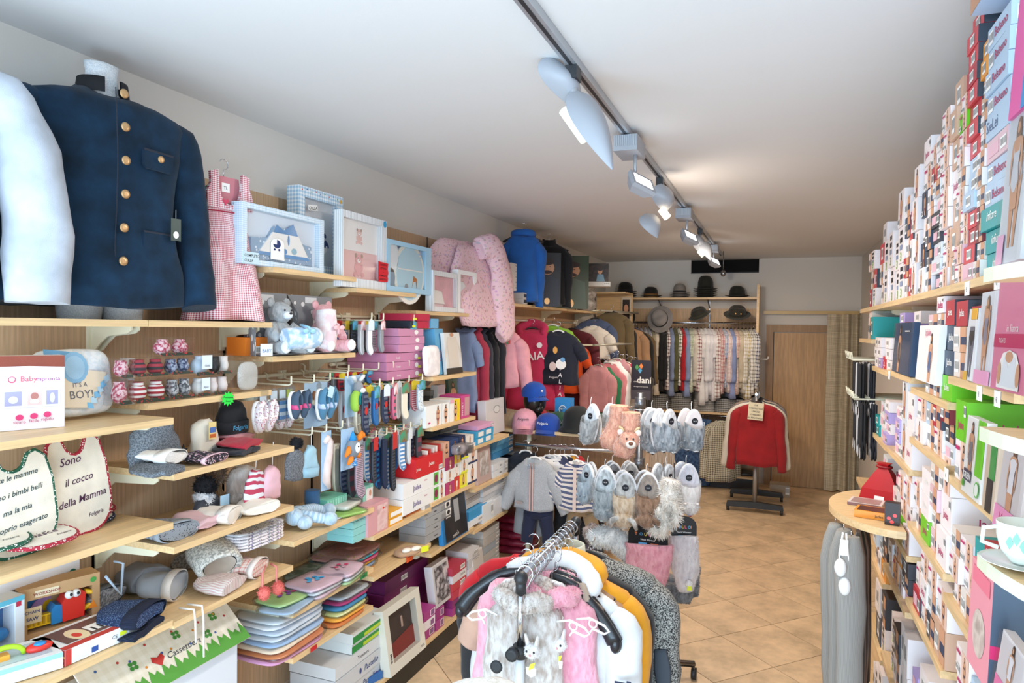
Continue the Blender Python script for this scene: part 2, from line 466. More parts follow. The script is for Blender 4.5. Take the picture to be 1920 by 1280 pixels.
unit(4,1,[(RT,XS),(1.762,XS),(1.425,XS),(1.13,XS),(.80,XS),(.45,XS),(BZ,XS)],'beech shelving section on the right, fourth from the camera',ztop=2.6)
unit(5,1,[(RT,XS),(1.90,XS),(1.40,XS),(1.05,XS),(.7,XS),(BZ,XS)],'farthest beech shelving section on the right beside the curtain',ztop=2.6)
# ================================================================== product builders
def ell2(cx,cz,rx,rz,n=14,a0=0,a1=2*PI):
 return[(cx+rx*math.cos(a0+(a1-a0)*i/(n if a1-a0>6.2 else n-1)),cz+rz*math.sin(a0+(a1-a0)*i/(n if a1-a0>6.2 else n-1)))for i in range(n)]
def figure(b,cx,z0,s,y,cloth,hair=HAIR,skin=SKIN,kind='body'):
 """printed model: head, hair, body and garment as flat shapes, s = height"""
 P=lambda pts:[(cx+x*s,z0+z*s)for x,z in pts]
 b.dec(P([(-.07,.70),(-.09,.85),(-.06,.96),(0,1),(.06,.97),(.09,.85),(.10,.66),(.05,.62),(-.04,.62)]),y,hair)
 b.dec(P([(-.17,.72),(-.13,.76),(-.03,.78),(.03,.78),(.13,.76),(.18,.70),(.20,.45),(.17,.28),(.14,.30),(.155,.46),(.12,.62),(.09,.48),(.13,.30),(.12,.0),(-.10,.0),(-.14,.30),(-.09,.48),(-.11,.62),(-.16,.47),(-.15,.30),(-.18,.28),(-.205,.47)][::-1]),y-.0003,skin)
 b.dec([(cx+x,z0+z)for x,z in ell2(0,.88*s,.045*s,.062*s,12)],y-.0005,skin)
 if kind=='body':b.dec(P([(-.10,.70),(-.07,.62),(.07,.62),(.10,.70),(.11,.58),(.08,.46),(.125,.30),(.04,.19),(-.04,.19),(-.135,.30),(-.085,.46),(-.105,.58)][::-1]),y-.0006,cloth)
 elif kind=='bra':
  b.dec(P([(-.10,.68),(-.08,.62),(0,.60),(.08,.62),(.10,.68),(.11,.57),(0,.54),(-.105,.57)][::-1]),y-.0006,cloth)
  b.dec(P([(-.135,.33),(.125,.33),(.04,.20),(-.04,.20)][::-1]),y-.0006,cloth)
 elif kind=='top':b.dec(P([(-.15,.70),(-.05,.74),(.05,.74),(.15,.70),(.10,.55),(.10,.25),(-.10,.25),(-.10,.55)][::-1]),y-.0006,cloth)
 elif kind=='brief':b.dec(P([(-.135,.33),(.125,.33),(.04,.18),(-.04,.18)][::-1]),y-.0006,cloth)
def legs(b,cx,z0,s,y,skin=SKIN,cloth=INK):
 P=lambda pts:[(cx+x*s,z0+z*s)for x,z in pts]
 b.dec(P([(-.16,1),(.16,1),(.2,.75),(.13,.3),(.1,0),(.03,0),(.01,.6),(-.01,.6),(-.05,0),(-.12,0),(-.16,.3),(-.2,.75)][::-1]),y,skin)
 b.dec(P([(-.17,.92),(.17,.92),(.2,.78),(.03,.62),(-.03,.62),(-.2,.78)][::-1]),y-.0003,cloth)
def deco(b,cm,w,h,x0=None,y=-.0009):
 """flat print on a front face w x h; commands in fractions of the face"""
 x0=-w/2 if x0 is None else x0;k=0
 for c in cm:
  o=c[0];yy=y-.00025*k;k+=1
  X=lambda u:x0+u*w
  if o=='r':b.rect(X(c[1]),c[2]*h,X(c[3]),c[4]*h,yy,c[5])
  elif o=='e':b.dec(ell2(X(c[1]),c[2]*h,c[3]*w,c[4]*h)[::1],yy,c[5])
  elif o=='t':
   e=c[6]if len(c)>6 else{}
   b.text(c[1],X(c[2]),c[3]*h,c[4],yy,c[5],e.get('sh',0),e.get('al','CENTER'),e.get('rot',0),e.get('b',0),sx=e.get('sx',1))
  elif o=='f':figure(b,X(c[1]),c[2]*h,c[3]*h,yy,c[4],c[5]if len(c)>5 else HAIR,c[6]if len(c)>6 else SKIN,c[7]if len(c)>7 else 'body');k+=4
  elif o=='l':legs(b,X(c[1]),c[2]*h,c[3]*h,yy,c[4],c[5]);k+=2
  elif o=='bar':  # barcode label u0 v0 u1 v1
   b.rect(X(c[1]),c[2]*h,X(c[3]),c[4]*h,yy,PAPER);n=7;wd_=(c[3]-c[1])*w
   for i in range(n):b.rect(X(c[1])+wd_*(i+.3)/(n+.2),(c[2]+(c[4]-c[2])*.25)*h,X(c[1])+wd_*(i+.75)/(n+.2),(c[2]+(c[4]-c[2])*.85)*h,yy-.0002,INK)
  elif o=='p':b.dec([(X(u),v*h)for u,v in c[1]],yy,c[2])
def carton(w,d,h,mat,front=(),side=(),mats=None,sidex=-1,lid=None,back=None,top=()):
 """closed carton; front print on -y face, side print on the end that faces the camera"""
 b=B();b.box((-w/2,0,0),(w/2,d,h),mat,mats)
 deco(b,front,w,h)
 if side:
  b.T=Matrix.Translation((sidex*w/2,0 if sidex>0 else d,0))@Matrix.Rotation(PI/2*(1 if sidex>0 else-1),4,'Z')
  deco(b,side,d,h,x0=0);b.T=None
 if top:
  b.T=Matrix.Translation((0,0,h))@Matrix.Rotation(-PI/2,4,'X');deco(b,top,w,d);b.T=None
 if lid:b.box((-w/2-.0015,-.0015,h*(1-lid)),(w/2+.0015,d+.0015,h+.002),mat)
 return b
def window_box(w,d,h,mat,wm=(.12,.12,.12,.12),depth=.03):
 """open-fronted presentation box: frame walls with a recessed tray"""
 b=B();l,r,bo,t=wm;x0,x1=-w/2,w/2;a,e,f,g_=x0+l*w,x1-r*w,bo*h,h-t*h
 for q in(((x0,0,0),(a,d,h)),((e,0,0),(x1,d,h)),((a,0,0),(e,d,f)),((a,0,g_),(e,d,h))):b.box(*q,mat)
 b.box((a,depth,f),(e,depth+.004,g_),mat);return b,(a,f,e,g_)
def pane(t,a,f,e,g_,y=.0015):
 b=B();b.rect(a,f,e,g_,y,CLEAR);b.put('window_film',t)
def soft(b,w,d,h,mat,p=3.6,n=28,c=(0,0,0),k=6,edge=.82):
 """soft folded slab / pillow lying in xy"""
 rings=[]
 for i in range(k+1):
  t=i/k;z=h*t;sc=edge+(1-edge)*math.sin(PI*t)**.6
  rings.append([Vector((c[0]+w/2*sc*math.copysign(abs(math.cos(a))**(2/p),math.cos(a)),c[1]+d/2*sc*math.copysign(abs(math.sin(a))**(2/p),math.sin(a)),c[2]+z))for a in(2*PI*j/n for j in range(n))])
  # cap with inner rings for wrinkling
 top=rings[-1];cc=Vector((c[0],c[1],c[2]+h*1.03))
 rings.append([q.lerp(cc,.45)+Vector((0,0,h*.04))for q in top]);rings.append([q.lerp(cc,.9)+Vector((0,0,h*.05))for q in top])
 return b.loft(rings,mat)
 # ---------- placing
def lface(px0,px1,X,z):a,c=Yat(px0,X,z),Yat(px1,X,z);return a,c
def LP(px0,px1,X,z):  # location and width of an item on the left wall
 a,c=lface(px0,px1,X,z);return(X,(a+c)/2,z),abs(c-a)
def HT(py,loc,dy=0):return Zat(py,loc[0],loc[1]+dy)-loc[2]
def G2(p0,p1,z):  # footprint from two base corners seen on a horizontal surface
 a,c=onZ(p0[0],p0[1],z),onZ(p1[0],p1[1],z);m=(a+c)/2;d=c-a
 return(m.x,m.y,z),d.length,math.atan2(d.y,d.x)
def one(name,b,label,cat,loc,rz=0,group=None):return b.put(name,None,loc,label,cat,group,None,rz)

def adopt(o,t):
 o.parent=t;o.matrix_parent_inverse=(Matrix.Translation(t.location)@t.rotation_euler.to_matrix().to_4x4()).inverted();return o
 # ---------- garments (origin at the neck, hanging down -z, front faces -y)
def garment(W=.42,L=.62,D=.10,mat=None,sleeve='long',flare=1.0,neck=.07,waist=.94,seed=0,ripple=.012,n=40,SL=None,collar=None,hood=None,cuff=None,open_=None,drop=.055,sw=.052,spread=.05,armfwd=0.0):
 b=B();st=[(0,neck,.45),(-.012,neck+.015,.55),(-drop*.6,W*.36,.8),(-drop,W*.46,.95),(-drop-.03,W*.5,1),(-drop-.10,W*.495,1.0)]
 m=9
 for i in range(1,m+1):
  t=i/m;st.append((-drop-.10-(L-drop-.10)*t,W*.49*((1-t)+t*flare)*(1-(1-waist)*math.sin(PI*min(1,t*1.2))if t<.83 else 1),1+.25*t))
 rings=[]
 for z,hw,dd in st:
  t=min(1,max(0,-z/L));ring=[]
  for j in range(n):
   a=2*PI*j/n;cx,sy=math.cos(a),math.sin(a)
   rr=1+ripple/max(.03,hw)*t*math.sin(a*5+seed*2.1+z*3)*1.2
   x=hw*math.copysign(abs(cx)**.9,cx)*rr;y=D/2*dd*math.copysign(abs(sy)**.75,sy)*rr
   zz=z-(.035 if sy<0 else .0)*max(0,1-abs(x)/(neck*1.2))*(1 if z>-.02 else 0)
   ring.append(Vector((x,y,zz+.006*math.sin(a*3+seed)*t)))
  rings.append(ring)
 b.loft(rings,mat,(True,True));i0=0
 if sleeve:
  SL=SL or(.56 if sleeve=='long' else .17)
  for sg in(-1,1):
   o=Vector((sg*(W*.5-.045),0,-drop-.045));pts=[o,o+Vector((sg*.045,0,-.06))]
   for i in range(1,6):t=i/5;pts.append(o+Vector((sg*(.045+spread*t),armfwd*t*t,-.06-(SL-.06)*t)))
   r=[(D*.42,.05),(min(D*.5,.06),sw*1.25)]+[(min(D*.5,.055)*(1-.2*i/5),sw*(1.2-.35*i/5))for i in range(1,6)]
   b.sweep(pts,[(q[1],q[0])for q in r],mat,14,up=(0,1,0))
   if cuff:e=pts[-1];b.sweep([e+Vector((0,0,.005)),e+Vector((sg*.004,0,-.035))],[(sw*.75,D*.4),(sw*.7,D*.38)],cuff,12,up=(0,1,0))
 b.wrinkle(.006+ripple*.35,9,0,seed)
 return b
def hood(b,neck,mat,D=.1,s=1.0):
 b.sweep([(-neck*1.15,-D*.35,-.05),(-neck*1.5,-.02,.0),(-neck*.9,D*.25,.05*s),(0,D*.45,.07*s),(neck*.9,D*.25,.05*s),(neck*1.5,-.02,0),(neck*1.15,-D*.35,-.05)],[.02,.036,.045,.05,.045,.036,.02],mat,10);return b
def collar(b,neck,mat,h=.035,D=.06):
 rs=[]
 for z,k in((-.012,1.05),(h,.95),(h,.85),(-.01,.9)):rs.append([Vector((neck*k*math.cos(a),D*k*math.sin(a)*.9+.0,z-.02*(math.sin(a)<-.6)))for a in(2*PI*j/20 for j in range(20))])
 b.loft(rs,mat,(False,False));return b
def hanger(parent,W=.38,mat=DARKPL,z=-.0,hook=True,r=.007,hk=CHROME):
 b=B();b.sweep([(-W/2,0,-.075),(-W*.28,0,-.035),(-.03,0,.005),(0,0,.01),(.03,0,.005),(W*.28,0,-.035),(W/2,0,-.075)],[(r*1.1,r*1.6),(r,r*1.2),r,r,r,(r,r*1.2),(r*1.1,r*1.6)],mat,8);o=b.put('hanger',parent,(0,0,z))
 b=B();pts=[(0,0,.008),(0,0,.045)]+[(.0+.02*math.sin(a),0,.065-.02*math.cos(a))for a in[0.2+4.1*i/9 for i in range(10)]]
 b.sweep(pts,.0016,hk,6);b.put('hook',o);return o
 # ---------- headwear
def felt_hat(mat,band,r=.085,brim=.14,h=.105,dent=True,tilt=None):
 b=B()
 def fn(p,a,rr,z):
  if z>h*.8 and dent:p.z-=.018*math.exp(-(p.y/.03)**2)
  p.y*=1.15
  if rr>r*1.2:p.z+=.012*abs(math.cos(a))**2-.006
  return p
 b.lathe([(brim,.004),(brim*.96,.001),(r*1.25,.002),(r*1.05,.008),(r,.02),(r*.98,h*.5),(r*.86,h*.85),(r*.66,h*.98),(r*.3,h),(.01,h),],mat,28,fn=fn)
 b2=B();b2.lathe([(r*1.04,.010),(r*1.035,.032),(r*.97,.032),(r*.98,.010)],band,28,sy=1.15,caps=(False,False));return b,b2
def hat_thing(label,loc,mat,band,rz=0,group=None,n=0,**k):
 t=thing('felt_hat',label,'hat',loc,rz,group);a,c=felt_hat(mat,band,**k);a.put('crown_and_brim',t);c.put('hat_band',t);return t
def cap(label,loc,mat,rz=0,text=None,group=None,rx=0):
 t=thing('baseball_cap',label,'cap',loc,(rx,0,rz),group)
 b=B();b.lathe([(.092,0),(.094,.03),(.088,.07),(.066,.10),(.035,.115),(.006,.118)],mat,22,sy=1.12,caps=(False,True));b.put('crown',t)
 b=B();rs=[]
 for i in range(7):
  u=i/6;rs.append([Vector((math.sin(a)*(.088+.0*u),-math.cos(a)*(.095+.075*u*math.cos(a)),.004-.018*u-.02*abs(math.sin(a))**2*u))for a in[-1.25+2.5*j/12 for j in range(13)]])
 b.loft(rs,mat,(False,False),closed=False);b2=[r[:]for r in rs];b.loft([[p+Vector((0,0,-.003))for p in r]for r in rs][::-1],mat,(False,False),closed=False);b.put('visor',t)
 b=B();b.ell((0,0,.119),(.007,.007,.004),mat,8,k=4);b.put('button',t)
 if text:
  b=B();b.T=Matrix.Translation((0,-.103,.042))@Matrix.Rotation(-.18,4,'X');b.text(text,0,0,.028,0,WHITE if text!='Folgaria ' else INK,.2,'CENTER',0,.01);b.put('embroidery',t)
 return t
def beanie(t,w,h,mat,cuffm=None,pom=None,seed=0,flat=True,th=.045,name='knit_body',cuff_h=.3):
 """beanie lying flat (crown away, +y) or standing (crown up)"""
 T=Matrix.Identity(4)if flat else Matrix.Rotation(PI/2,4,'X')@Matrix.Translation((0,0,-th/2))
 b=B();b.T=T;rs=[]
 for i in range(10):
  u=i/9;hw=w/2*(1 if u<.45 else math.sqrt(max(.02,1-((u-.45)/.56)**2)));y=u*h
  rs.append([Vector((hw*math.copysign(abs(math.cos(a))**.8,math.cos(a)),y,th/2+th/2*math.sin(a)*(.9 if u<.9 else .6)))for a in(2*PI*j/24 for j in range(24))])
 b.loft(rs,mat);b.wrinkle(.011,14,seed=seed);b.wrinkle(.004,40,seed=seed);o=b.put(name,t)
 if cuffm:
  b=B();b.T=T;rs=[]
  for u,k in((-.01,.97),(-.012,1.03),(cuff_h,1.04),(cuff_h,.98)):
   rs.append([Vector((w/2*k*math.copysign(abs(math.cos(a))**.8,math.cos(a)),u*h,th/2+(th/2+.004)*k*math.sin(a)))for a in(2*PI*j/24 for j in range(24))])
  b.loft(rs,cuffm,(False,False));b.wrinkle(.004,12,seed=seed);b.put('turned_cuff',t)
 if pom:
  b=B();b.T=T;pompom(b,(0,h+pom[1]*.7,th/2),pom[1],pom[0]);b.put('pompom',t)
 return t
def pompom(b,c,r,mat,n=420):
 f0=len(b.f);b.ell(c,r*.85,mat,12,k=8);b.fuzz(n,r*.3,mat,w=r*.12,f0=f0,down=0)
 # ---------- soft animals
def plush(t,fur,muzzle,s=1.0,sit=True,seed=0,ear=None,sole=None):
 """sitting teddy, about .26 m tall at s=1, faces -y, base z=0"""
 B_=lambda:B()
 ear=ear or fur;sole=sole or muzzle
 b=B_();b.ell((0,0,.085*s),(.07*s,.06*s,.085*s),fur,18,k=10);b.ell((0,-.01*s,.20*s),(.062*s,.058*s,.055*s),fur,18,k=10)
 for sg in(-1,1):
  b.sweep([(sg*.055*s,-.02*s,.135*s),(sg*.085*s,-.055*s,.10*s),(sg*.075*s,-.085*s,.07*s)],[.026*s,.026*s,.022*s],fur,10)
  b.sweep([(sg*.04*s,-.02*s,.035*s),(sg*.065*s,-.08*s,.032*s),(sg*.078*s,-.125*s,.034*s)],[.034*s,.032*s,.034*s],fur,10)
 b.put('body',t)
 for sg in(-1,1):
  b=B_();b.ell((sg*.05*s,0,.25*s),(.024*s,.011*s,.024*s),ear,10,k=6);b.put('ear',t)
  b=B_();b.ell((sg*.08*s,-.138*s,.036*s),(.026*s,.024*s,.032*s),sole,10,k=6);b.put('foot',t)
  b=B_();b.ell((sg*.022*s,-.066*s,.212*s),.0055*s,INK,8,k=4);b.put('eye',t)
 b=B_();b.ell((0,-.062*s,.187*s),(.027*s,.022*s,.02*s),muzzle,12,k=6);b.put('muzzle',t)
 b=B_();b.ell((0,-.084*s,.196*s),(.009*s,.006*s,.006*s),INK,8,k=4);b.put('nose',t)
 return t
 # ---------- socks, shoes, slippers (hang down from z = 0)
def sock_outline(w,h):return[(-w/2,0),(-w/2,-h*.62),(-w*.45,-h*.8),(-w*.1,-h*.98),(w*.35,-h*1.05),(w*.78,-h*1.0),(w*.82,-h*.9),(w*.62,-h*.8),(w*.5,-h*.68),(w*.5,0)]
def socks(w,h,mat,card=None,th=.012,toe=None,card_h=.35,motif=None):
 b=B()
 for k,(dx,dy)in enumerate(((0,0),(w*.22,.012))):
  o=[(x+dx,z-.01)for x,z in sock_outline(w,h)]
  r=[]
  for y,sc in((-.4,.88),(-.5,.96),(0,1),(.5,.96),(.4,.88)):
   c=Vector((dx+w*.1,0,-h*.5));r.append([Vector((c.x+(x-c.x)*sc,dy+y*th,c.z+(z-c.z)*sc))for x,z in o[::-1]])
  b.loft(r,mat)
  if toe and k==0:
   b.dec([(x+dx,z-.01)for x,z in((-w*.1,-h*.98),(w*.35,-h*1.04),(w*.76,-h*.99),(w*.78,-h*.91),(w*.55,-h*.8),(w*.1,-h*.84))],-th*.5-.001,toe)
 if motif:b.dec(ell2(w*.02,-h*.5,w*.3,h*.1),-th*.5-.0015,motif)
 if card:
  b.prism([(-w*.62,-h*card_h*.75),(w*.85,-h*card_h*.75),(w*.85,h*.04),(w*.2,h*.12),(-w*.62,h*.04)],-th*.5-.004,-th*.5-.0025,card)
 return b
def shoe(t,L,mat,sole,strap,T,lace=None):
 """baby shoe, length L along y (toe at -y)"""
 def ring(z,k,kl=1,dy=0):return[Vector((L*.2*k*math.sin(a)*(1-.12*math.cos(a)),dy-L*.5*kl*math.cos(a),z))for a in(2*PI*j/24 for j in range(24))]
 b=B();b.T=T;b.loft([ring(0,1),ring(.004,1.04,1.02),ring(.016,1.04,1.02),ring(.017,.98,.98)],sole);b.put('sole',t)
 b=B();b.T=T;b.loft([ring(.014,.98,.98),ring(.03,.95,.95),ring(.042,.82,.8,.02*L/.12),ring(.05,.7,.6,L*.13),ring(.053,.6,.5,L*.17),ring(.046,.5,.42,L*.17),ring(.02,.45,.4,L*.16)],mat);b.put('upper',t)
 b=B();b.T=T;b.sweep([(-L*.2,-L*.02,.018),(-L*.15,-L*.04,.042),(0,-L*.05,.053),(L*.15,-L*.04,.042),(L*.2,-L*.02,.018)],[(L*.09,.003)]*5,strap,8);b.put('strap' if not lace else 'laces',t)
def slipper_T(sg=0,tilt=0):return Matrix.Rotation(tilt,4,'Y')@Matrix.Rotation(PI/2,4,'X')
def slipper(t,fur,lining,accent,T,L=.25,head='dog',tag=True,seed=0,rnd=None):
 """animal slipper, lies with length on y (toe at -y), z up; T hangs it toe down"""
 def ring(z,k,kl=1,dy=0,f=0):return[Vector((L*.235*k*math.sin(a)*(1+.06*math.cos(a)),dy-L*.5*kl*math.cos(a),z))for a in(2*PI*j/26 for j in range(26))]
 b=B();b.T=T;b.loft([ring(0,.97,.98),ring(.003,1.02,1.01),ring(.014,1.03,1.02),ring(.018,.97,.97)],M('#e6e8ec',.6));b.put('sole',t)
 b=B();b.T=T;b.loft([ring(.017,.93,.94),ring(.021,.9,.92)],lining);b.put('insole',t)
 b=B();b.T=T;f0=0;rs=[]
 for i in range(9):
  u=i/8;y=-L*.5+u*L*.56;hw=L*.25*math.sqrt(max(.05,1-((y+L*.02)/(L*.52))**2));hz=.02+L*.19*math.sin(PI*(.18+.5*u))
  rs.append([Vector((hw*math.cos(a),y+.03*(abs(math.cos(a))**3)*u,.012+hz*max(0,math.sin(a))**.8))for a in(PI*j/12 for j in range(13))])
 b.loft(rs,fur,(True,False),closed=False);b.fuzz(500,.009,fur,w=.003,down=0);b.put('fur_upper',t)
 b=B();b.T=T;hc=(0,-L*.33,L*.2)
 f0=len(b.f);b.ell(hc,(L*.19,L*.18,L*.14),fur,14,k=8);b.fuzz(350,.009,fur,w=.003,f0=f0,down=0);hd=b.put('animal_head',t)
 b=B();b.T=T;b.ell((0,-L*.46,L*.21),(L*.085,L*.07,L*.07),lining if head!='husky' else WHITE,10,k=6);b.put('muzzle',hd)
 b=B();b.T=T;b.ell((0,-L*.52,L*.235),(L*.035,L*.025,L*.025),accent,8,k=5);b.put('nose',hd)
 for sg in(-1,1):
  b=B();b.T=T
  if head=='rabbit':b.sweep([(sg*L*.08,-L*.3,L*.28),(sg*L*.2,-L*.35,L*.3),(sg*L*.24,-L*.5,L*.25)],[L*.045,L*.06,L*.03],lining,8)
  elif head=='dog':b.sweep([(sg*L*.1,-L*.28,L*.27),(sg*L*.19,-L*.36,L*.25),(sg*L*.2,-L*.48,L*.2)],[L*.04,L*.055,L*.03],fur,8)
  else:b.ell((sg*L*.12,-L*.26,L*.3),(L*.05,L*.025,L*.05),fur,8,k=5)
  b.put('ear',hd)
  b=B();b.T=T;b.ell((sg*L*.065,-L*.43,L*.28),L*.014,INK,6,k=4);b.put('eye',hd)
 if tag:
  b=B();b.T=T;b.lathe([(.0165,.0),(.0165,.0015)],INK,16,c=(0,L*.22,.0225))
  b.text('36-39',0,L*.22-.003,.008,.0245,WHITE,0,'CENTER',0,top=True);b.put('size_sticker',t)
  # ================================================================== track lighting
ALU=M('#b9bec4',.38,metal=.6);ALUW=M('#a4a8b0',.45);GLOW=M('#ffffff',.5,emit=6);GLOWW=M('#ffe9c8',.5,emit=4)
TX=-.675
b=B();b.box((TX-.019,.4,ZC-.03),(TX+.019,8.55,ZC-.001),ALU)
t=one('lighting_track',b,'long aluminium ceiling track running down the shop','light track',(0,0,0))
b=B();b.box((TX-.006,.4,ZC-.032),(TX+.006,8.55,ZC-.0302),DARKPL);b.put('conductor_slot',t)
def leaf(b,p0,p1,wd,w,bend,mat,tip=.5,n=12,m=8,th=.002):
 p0,p1,wd=Vector(p0),Vector(p1),Vector(wd).normalized();ax=(p1-p0);nn=ax.cross(wd).normalized()
 for sgn in(0,1):
  rs=[]
  for i in range(n+1):
   u=i/n;ww=w*max(.02,math.sin(PI*u**tip))**.8;rs.append([p0+ax*u+wd*ww*v_+nn*(bend*(1-v_*v_)*math.sin(PI*u)+th*sgn)for v_ in(-1+2*j/m for j in range(m+1))])
  b.loft(rs if sgn==0 else rs[::-1],mat,(False,False),closed=False)
def paddle(mpx,a,c,k,label,tube):
 m=onZ(mpx[0],mpx[1],ZC-.035);Y=m.y;t=thing('ceiling_spotlight',label,'lamp',(TX,Y,ZC-.03))
 L=lambda p,dy=0:onY(p[0],p[1],Y+dy)-Vector((TX,Y,ZC-.03))
 b=B();b.box((-.02,-.03,-.045),(.02,.03,-.0005),DARKPL);b.put('track_adapter',t)
 b=B();b.lathe([(.014,-.14),(.014,-.04)],ALU,12);b.put('stem',t)
 b=B();leaf(b,L(a[0],-.03),L(a[1],.05),(_r*.9+Vector((0,.5,0))),.06*k,.05*k,ALUW,.8);b.put('upper_reflector',t)
 b=B();leaf(b,L(c[0],.0),L(c[1],-.02),(_r*.75+Vector((0,.5,.2))),.055*k,.03*k,ALUW,.6);b.put('lower_blade',t)
 b=B();p,q=L(tube[0]),L(tube[1]);b.sweep([p,q],.017*k,tube[2],10);b.put('lamp_tube',t);return m
def flood(mpx,fpx,k,label):
 m=onZ(mpx[0],mpx[1],ZC-.035);Y=m.y;t=thing('ceiling_floodlight',label,'lamp',(TX,Y,ZC-.03))
 b=B();b.box((-.055,-.10,-.075),(.055,.10,-.004),ALUW)
 b.put('ballast_box',t)
 b=B()
 for i in range(12):x=-.048+i*.0087;b.box((x,-.1035,-.055),(x+.004,-.1002,-.006),ALU)
 b.put('cooling_ribs',t,kind='stuff')
 h=onY(fpx[0],fpx[1],Y-.02)-Vector((TX,Y,ZC-.03))
 b=B();b.lathe([(.009,h.z+.03),(.009,-.06)],ALU,10,c=(h.x*.5,0,0));b.put('stem',t)
 T=Matrix.Translation(h)@Matrix.Rotation(.5,4,'Z')@Matrix.Rotation(-.75,4,'X')@Matrix.Rotation(.45,4,'Z')
 b=B();b.T=T;b.loft([[Vector(p)for p in((-.04,.035,-.03),(.04,.035,-.03),(.04,.035,.03),(-.04,.035,.03))],[Vector(p)for p in((-.065,-.005,-.05),(.065,-.005,-.05),(.065,-.005,.05),(-.065,-.005,.05))],[Vector(p)for p in((-.065,-.025,-.05),(.065,-.025,-.05),(.065,-.025,.05),(-.065,-.025,.05))]],ALUW,sm=False);b.put('lamp_head',t)
 b=B();b.T=T;b.rect(-.05,-.033,.05,.033,-.0262,GLOW);b.put('lit_glass',t)
 return Vector((TX,Y,ZC))+h,T
paddle((1083,128),((1030,106),(1074,202)),((1078,168),(1148,318)),1.25,'large leaf-shaped metal spotlight nearest on the ceiling track',((1058,206),(1098,262),M('#dfe8d6',.4,emit=.9)))
flood((1192,262),(1200,347),1,'nearest square floodlight hanging under a ribbed ballast box')
paddle((1243,335),((1240,344),(1246,398)),((1212,400),(1232,446)),1.35,'leaf-shaped spotlight with two glowing warm tubes between the floodlights',((1240,392),(1252,408),GLOWW))
flood((1288,394),(1291,446),1,'middle square floodlight hanging under a ribbed ballast box')
paddle((1313,430),((1308,440),(1312,474)),((1318,452),(1332,488)),1.2,'third leaf-shaped spotlight close to the dark vent',((1310,470),(1319,480),M('#dfe8d6',.4,emit=1.2)))
flood((1336,461),(1338,492),1,'farthest square floodlight in front of the dark vent')
p=onY(1356,512,8.3)
t=thing('hanging_bell','small silvery bell-like sensor hanging below the far end of the track','sensor',(p.x,8.3,p.z));b=B();b.ell((0,0,0),(.03,.03,.04),STEEL,12);b.put('globe',t);b=B();b.lathe([(.005,.03),(.005,ZC-p.z-.001)],STEEL,8);b.put('cord',t)
# their light: warm floods over the rear half, neutral ones nearer
for(y,e,c)in((2.6,13,(1,.93,.84)),(3.7,19,(1,.88,.75)),(5.2,19,(1,.85,.70)),(6.8,15,(1,.82,.66)),(8.0,6,(1,.82,.66))):
 area('track_lamp_light',(TX,y,2.44),(TX+(.15 if y<5 else 0),y+.2,0),.25,.25,e,c)
spot('spotlight_beam',(TX,2.35,2.55),(-2.1,2.3,1.5),20,(1,.95,.88),1.9,.7,.08)
spot('spotlight_beam',(TX,3.1,2.5),(.5,2.6,1.5),27,(1,.94,.88),2.0,.7,.08)
spot('spotlight_beam',(TX,5.6,2.5),(-.9,9.2,1.2),50,(1,.86,.70),1.5,.5,.06)
spot('uplight',(TX,4.2,2.45),(TX+.6,4.3,3),8,(1,.85,.7),2.4,.8,.1)
# ================================================================== left wall, top row
FAB=lambda c,s=1:M(c,.85,'fabric',s=s)
FUR=lambda c,c2=None:M(c,.95,'fur',c2)
KN=lambda c,s=1:M(c,.9,'knit',s=s)
MANN=M('#dfe1e2',.8,'melange','#c9ced4',s=1.2)
NAVY=M('#11283c',.85,'velvet');DNAVY=M('#151c2c',.8,'fabric');GOLD=M('#c9a274',.35,metal=.7)
def bust(t,s=1.0,leg=True):  # speckled foam torso: neck, chest, hips, cut thighs
 b=B();b.lathe([(.10,-.66),(.12,-.56),(.145,-.48),(.125,-.38),(.15,-.2),(.165,-.1),(.13,-.035),(.07,-.0),(.052,.03),(.050,.09),(.056,.115),(.02,.125)],MANN,22,sx=s,sy=.62*s)
 if leg:
  for sg in(-1,1):b.lathe([(.062,-.72),(.075,-.60),(.078,-.50)],MANN,16,c=(sg*.068,0,0),sy=.9)
 b.put('torso',t)
 # navy velvet jacket on a bust
ya,yc=Yat(75,-2.08,2.3),Yat(338,-2.08,2.3)
JY=(ya+yc)/2-.075;JZ=1.945+.755
t=thing('mannequin_bust','speckled white torso mannequin under the navy velvet jacket','mannequin',(-2.085,JY+.02,JZ-.04),math.radians(80));bust(t,1.0)
t=thing('velvet_jacket','navy blue velvet jacket with metal buttons worn by a bust on the top shelf','jacket',(-2.08,JY+.02,JZ-.01),math.radians(80))
b=garment(W=.53,L=.70,D=.235,mat=NAVY,sleeve=None,neck=.08,waist=.86,flare=1.0,seed=3,ripple=.006,drop=.06,n=52);b.put('body',t)
for sg in(-1,1):
 b=B();o=Vector((sg*.225,.0,-.10));pts=[o+Vector((-sg*.03,0,.01)),o+Vector((sg*.022,0,-.01)),o+Vector((sg*.05,0,-.09)),o+Vector((sg*.07,-.01,-.25)),o+Vector((sg*.075,-.03,-.38)),o+Vector((sg*.07,-.065,-.50)),o+Vector((sg*.065,-.09,-.60))]
 b.sweep(pts,[(.03,.07),(.07,.085),(.072,.08),(.068,.07),(.062,.066),(.06,.06),(.06,.058)],NAVY,18,up=(0,1,0));b.wrinkle(.009,9,seed=4+sg);b.put('sleeve',t)
b=B();rs=[]
for z,k in((-.02,1.0),(.03,.92),(.03,.84),(-.015,.9)):rs.append([Vector((.082*k*math.sin(a),-.07*k*math.cos(a),z))for a in[.35+5.6*j/22 for j in range(23)]])
b.loft(rs,M('#15161c',.8),(False,False),closed=False);b.put('stand_collar',t)
def frontY(x,z):return-(.1175*(1-(x/.25)**2*.55))-.022-.014*math.sin(max(0,min(1,-z/.5))*PI)
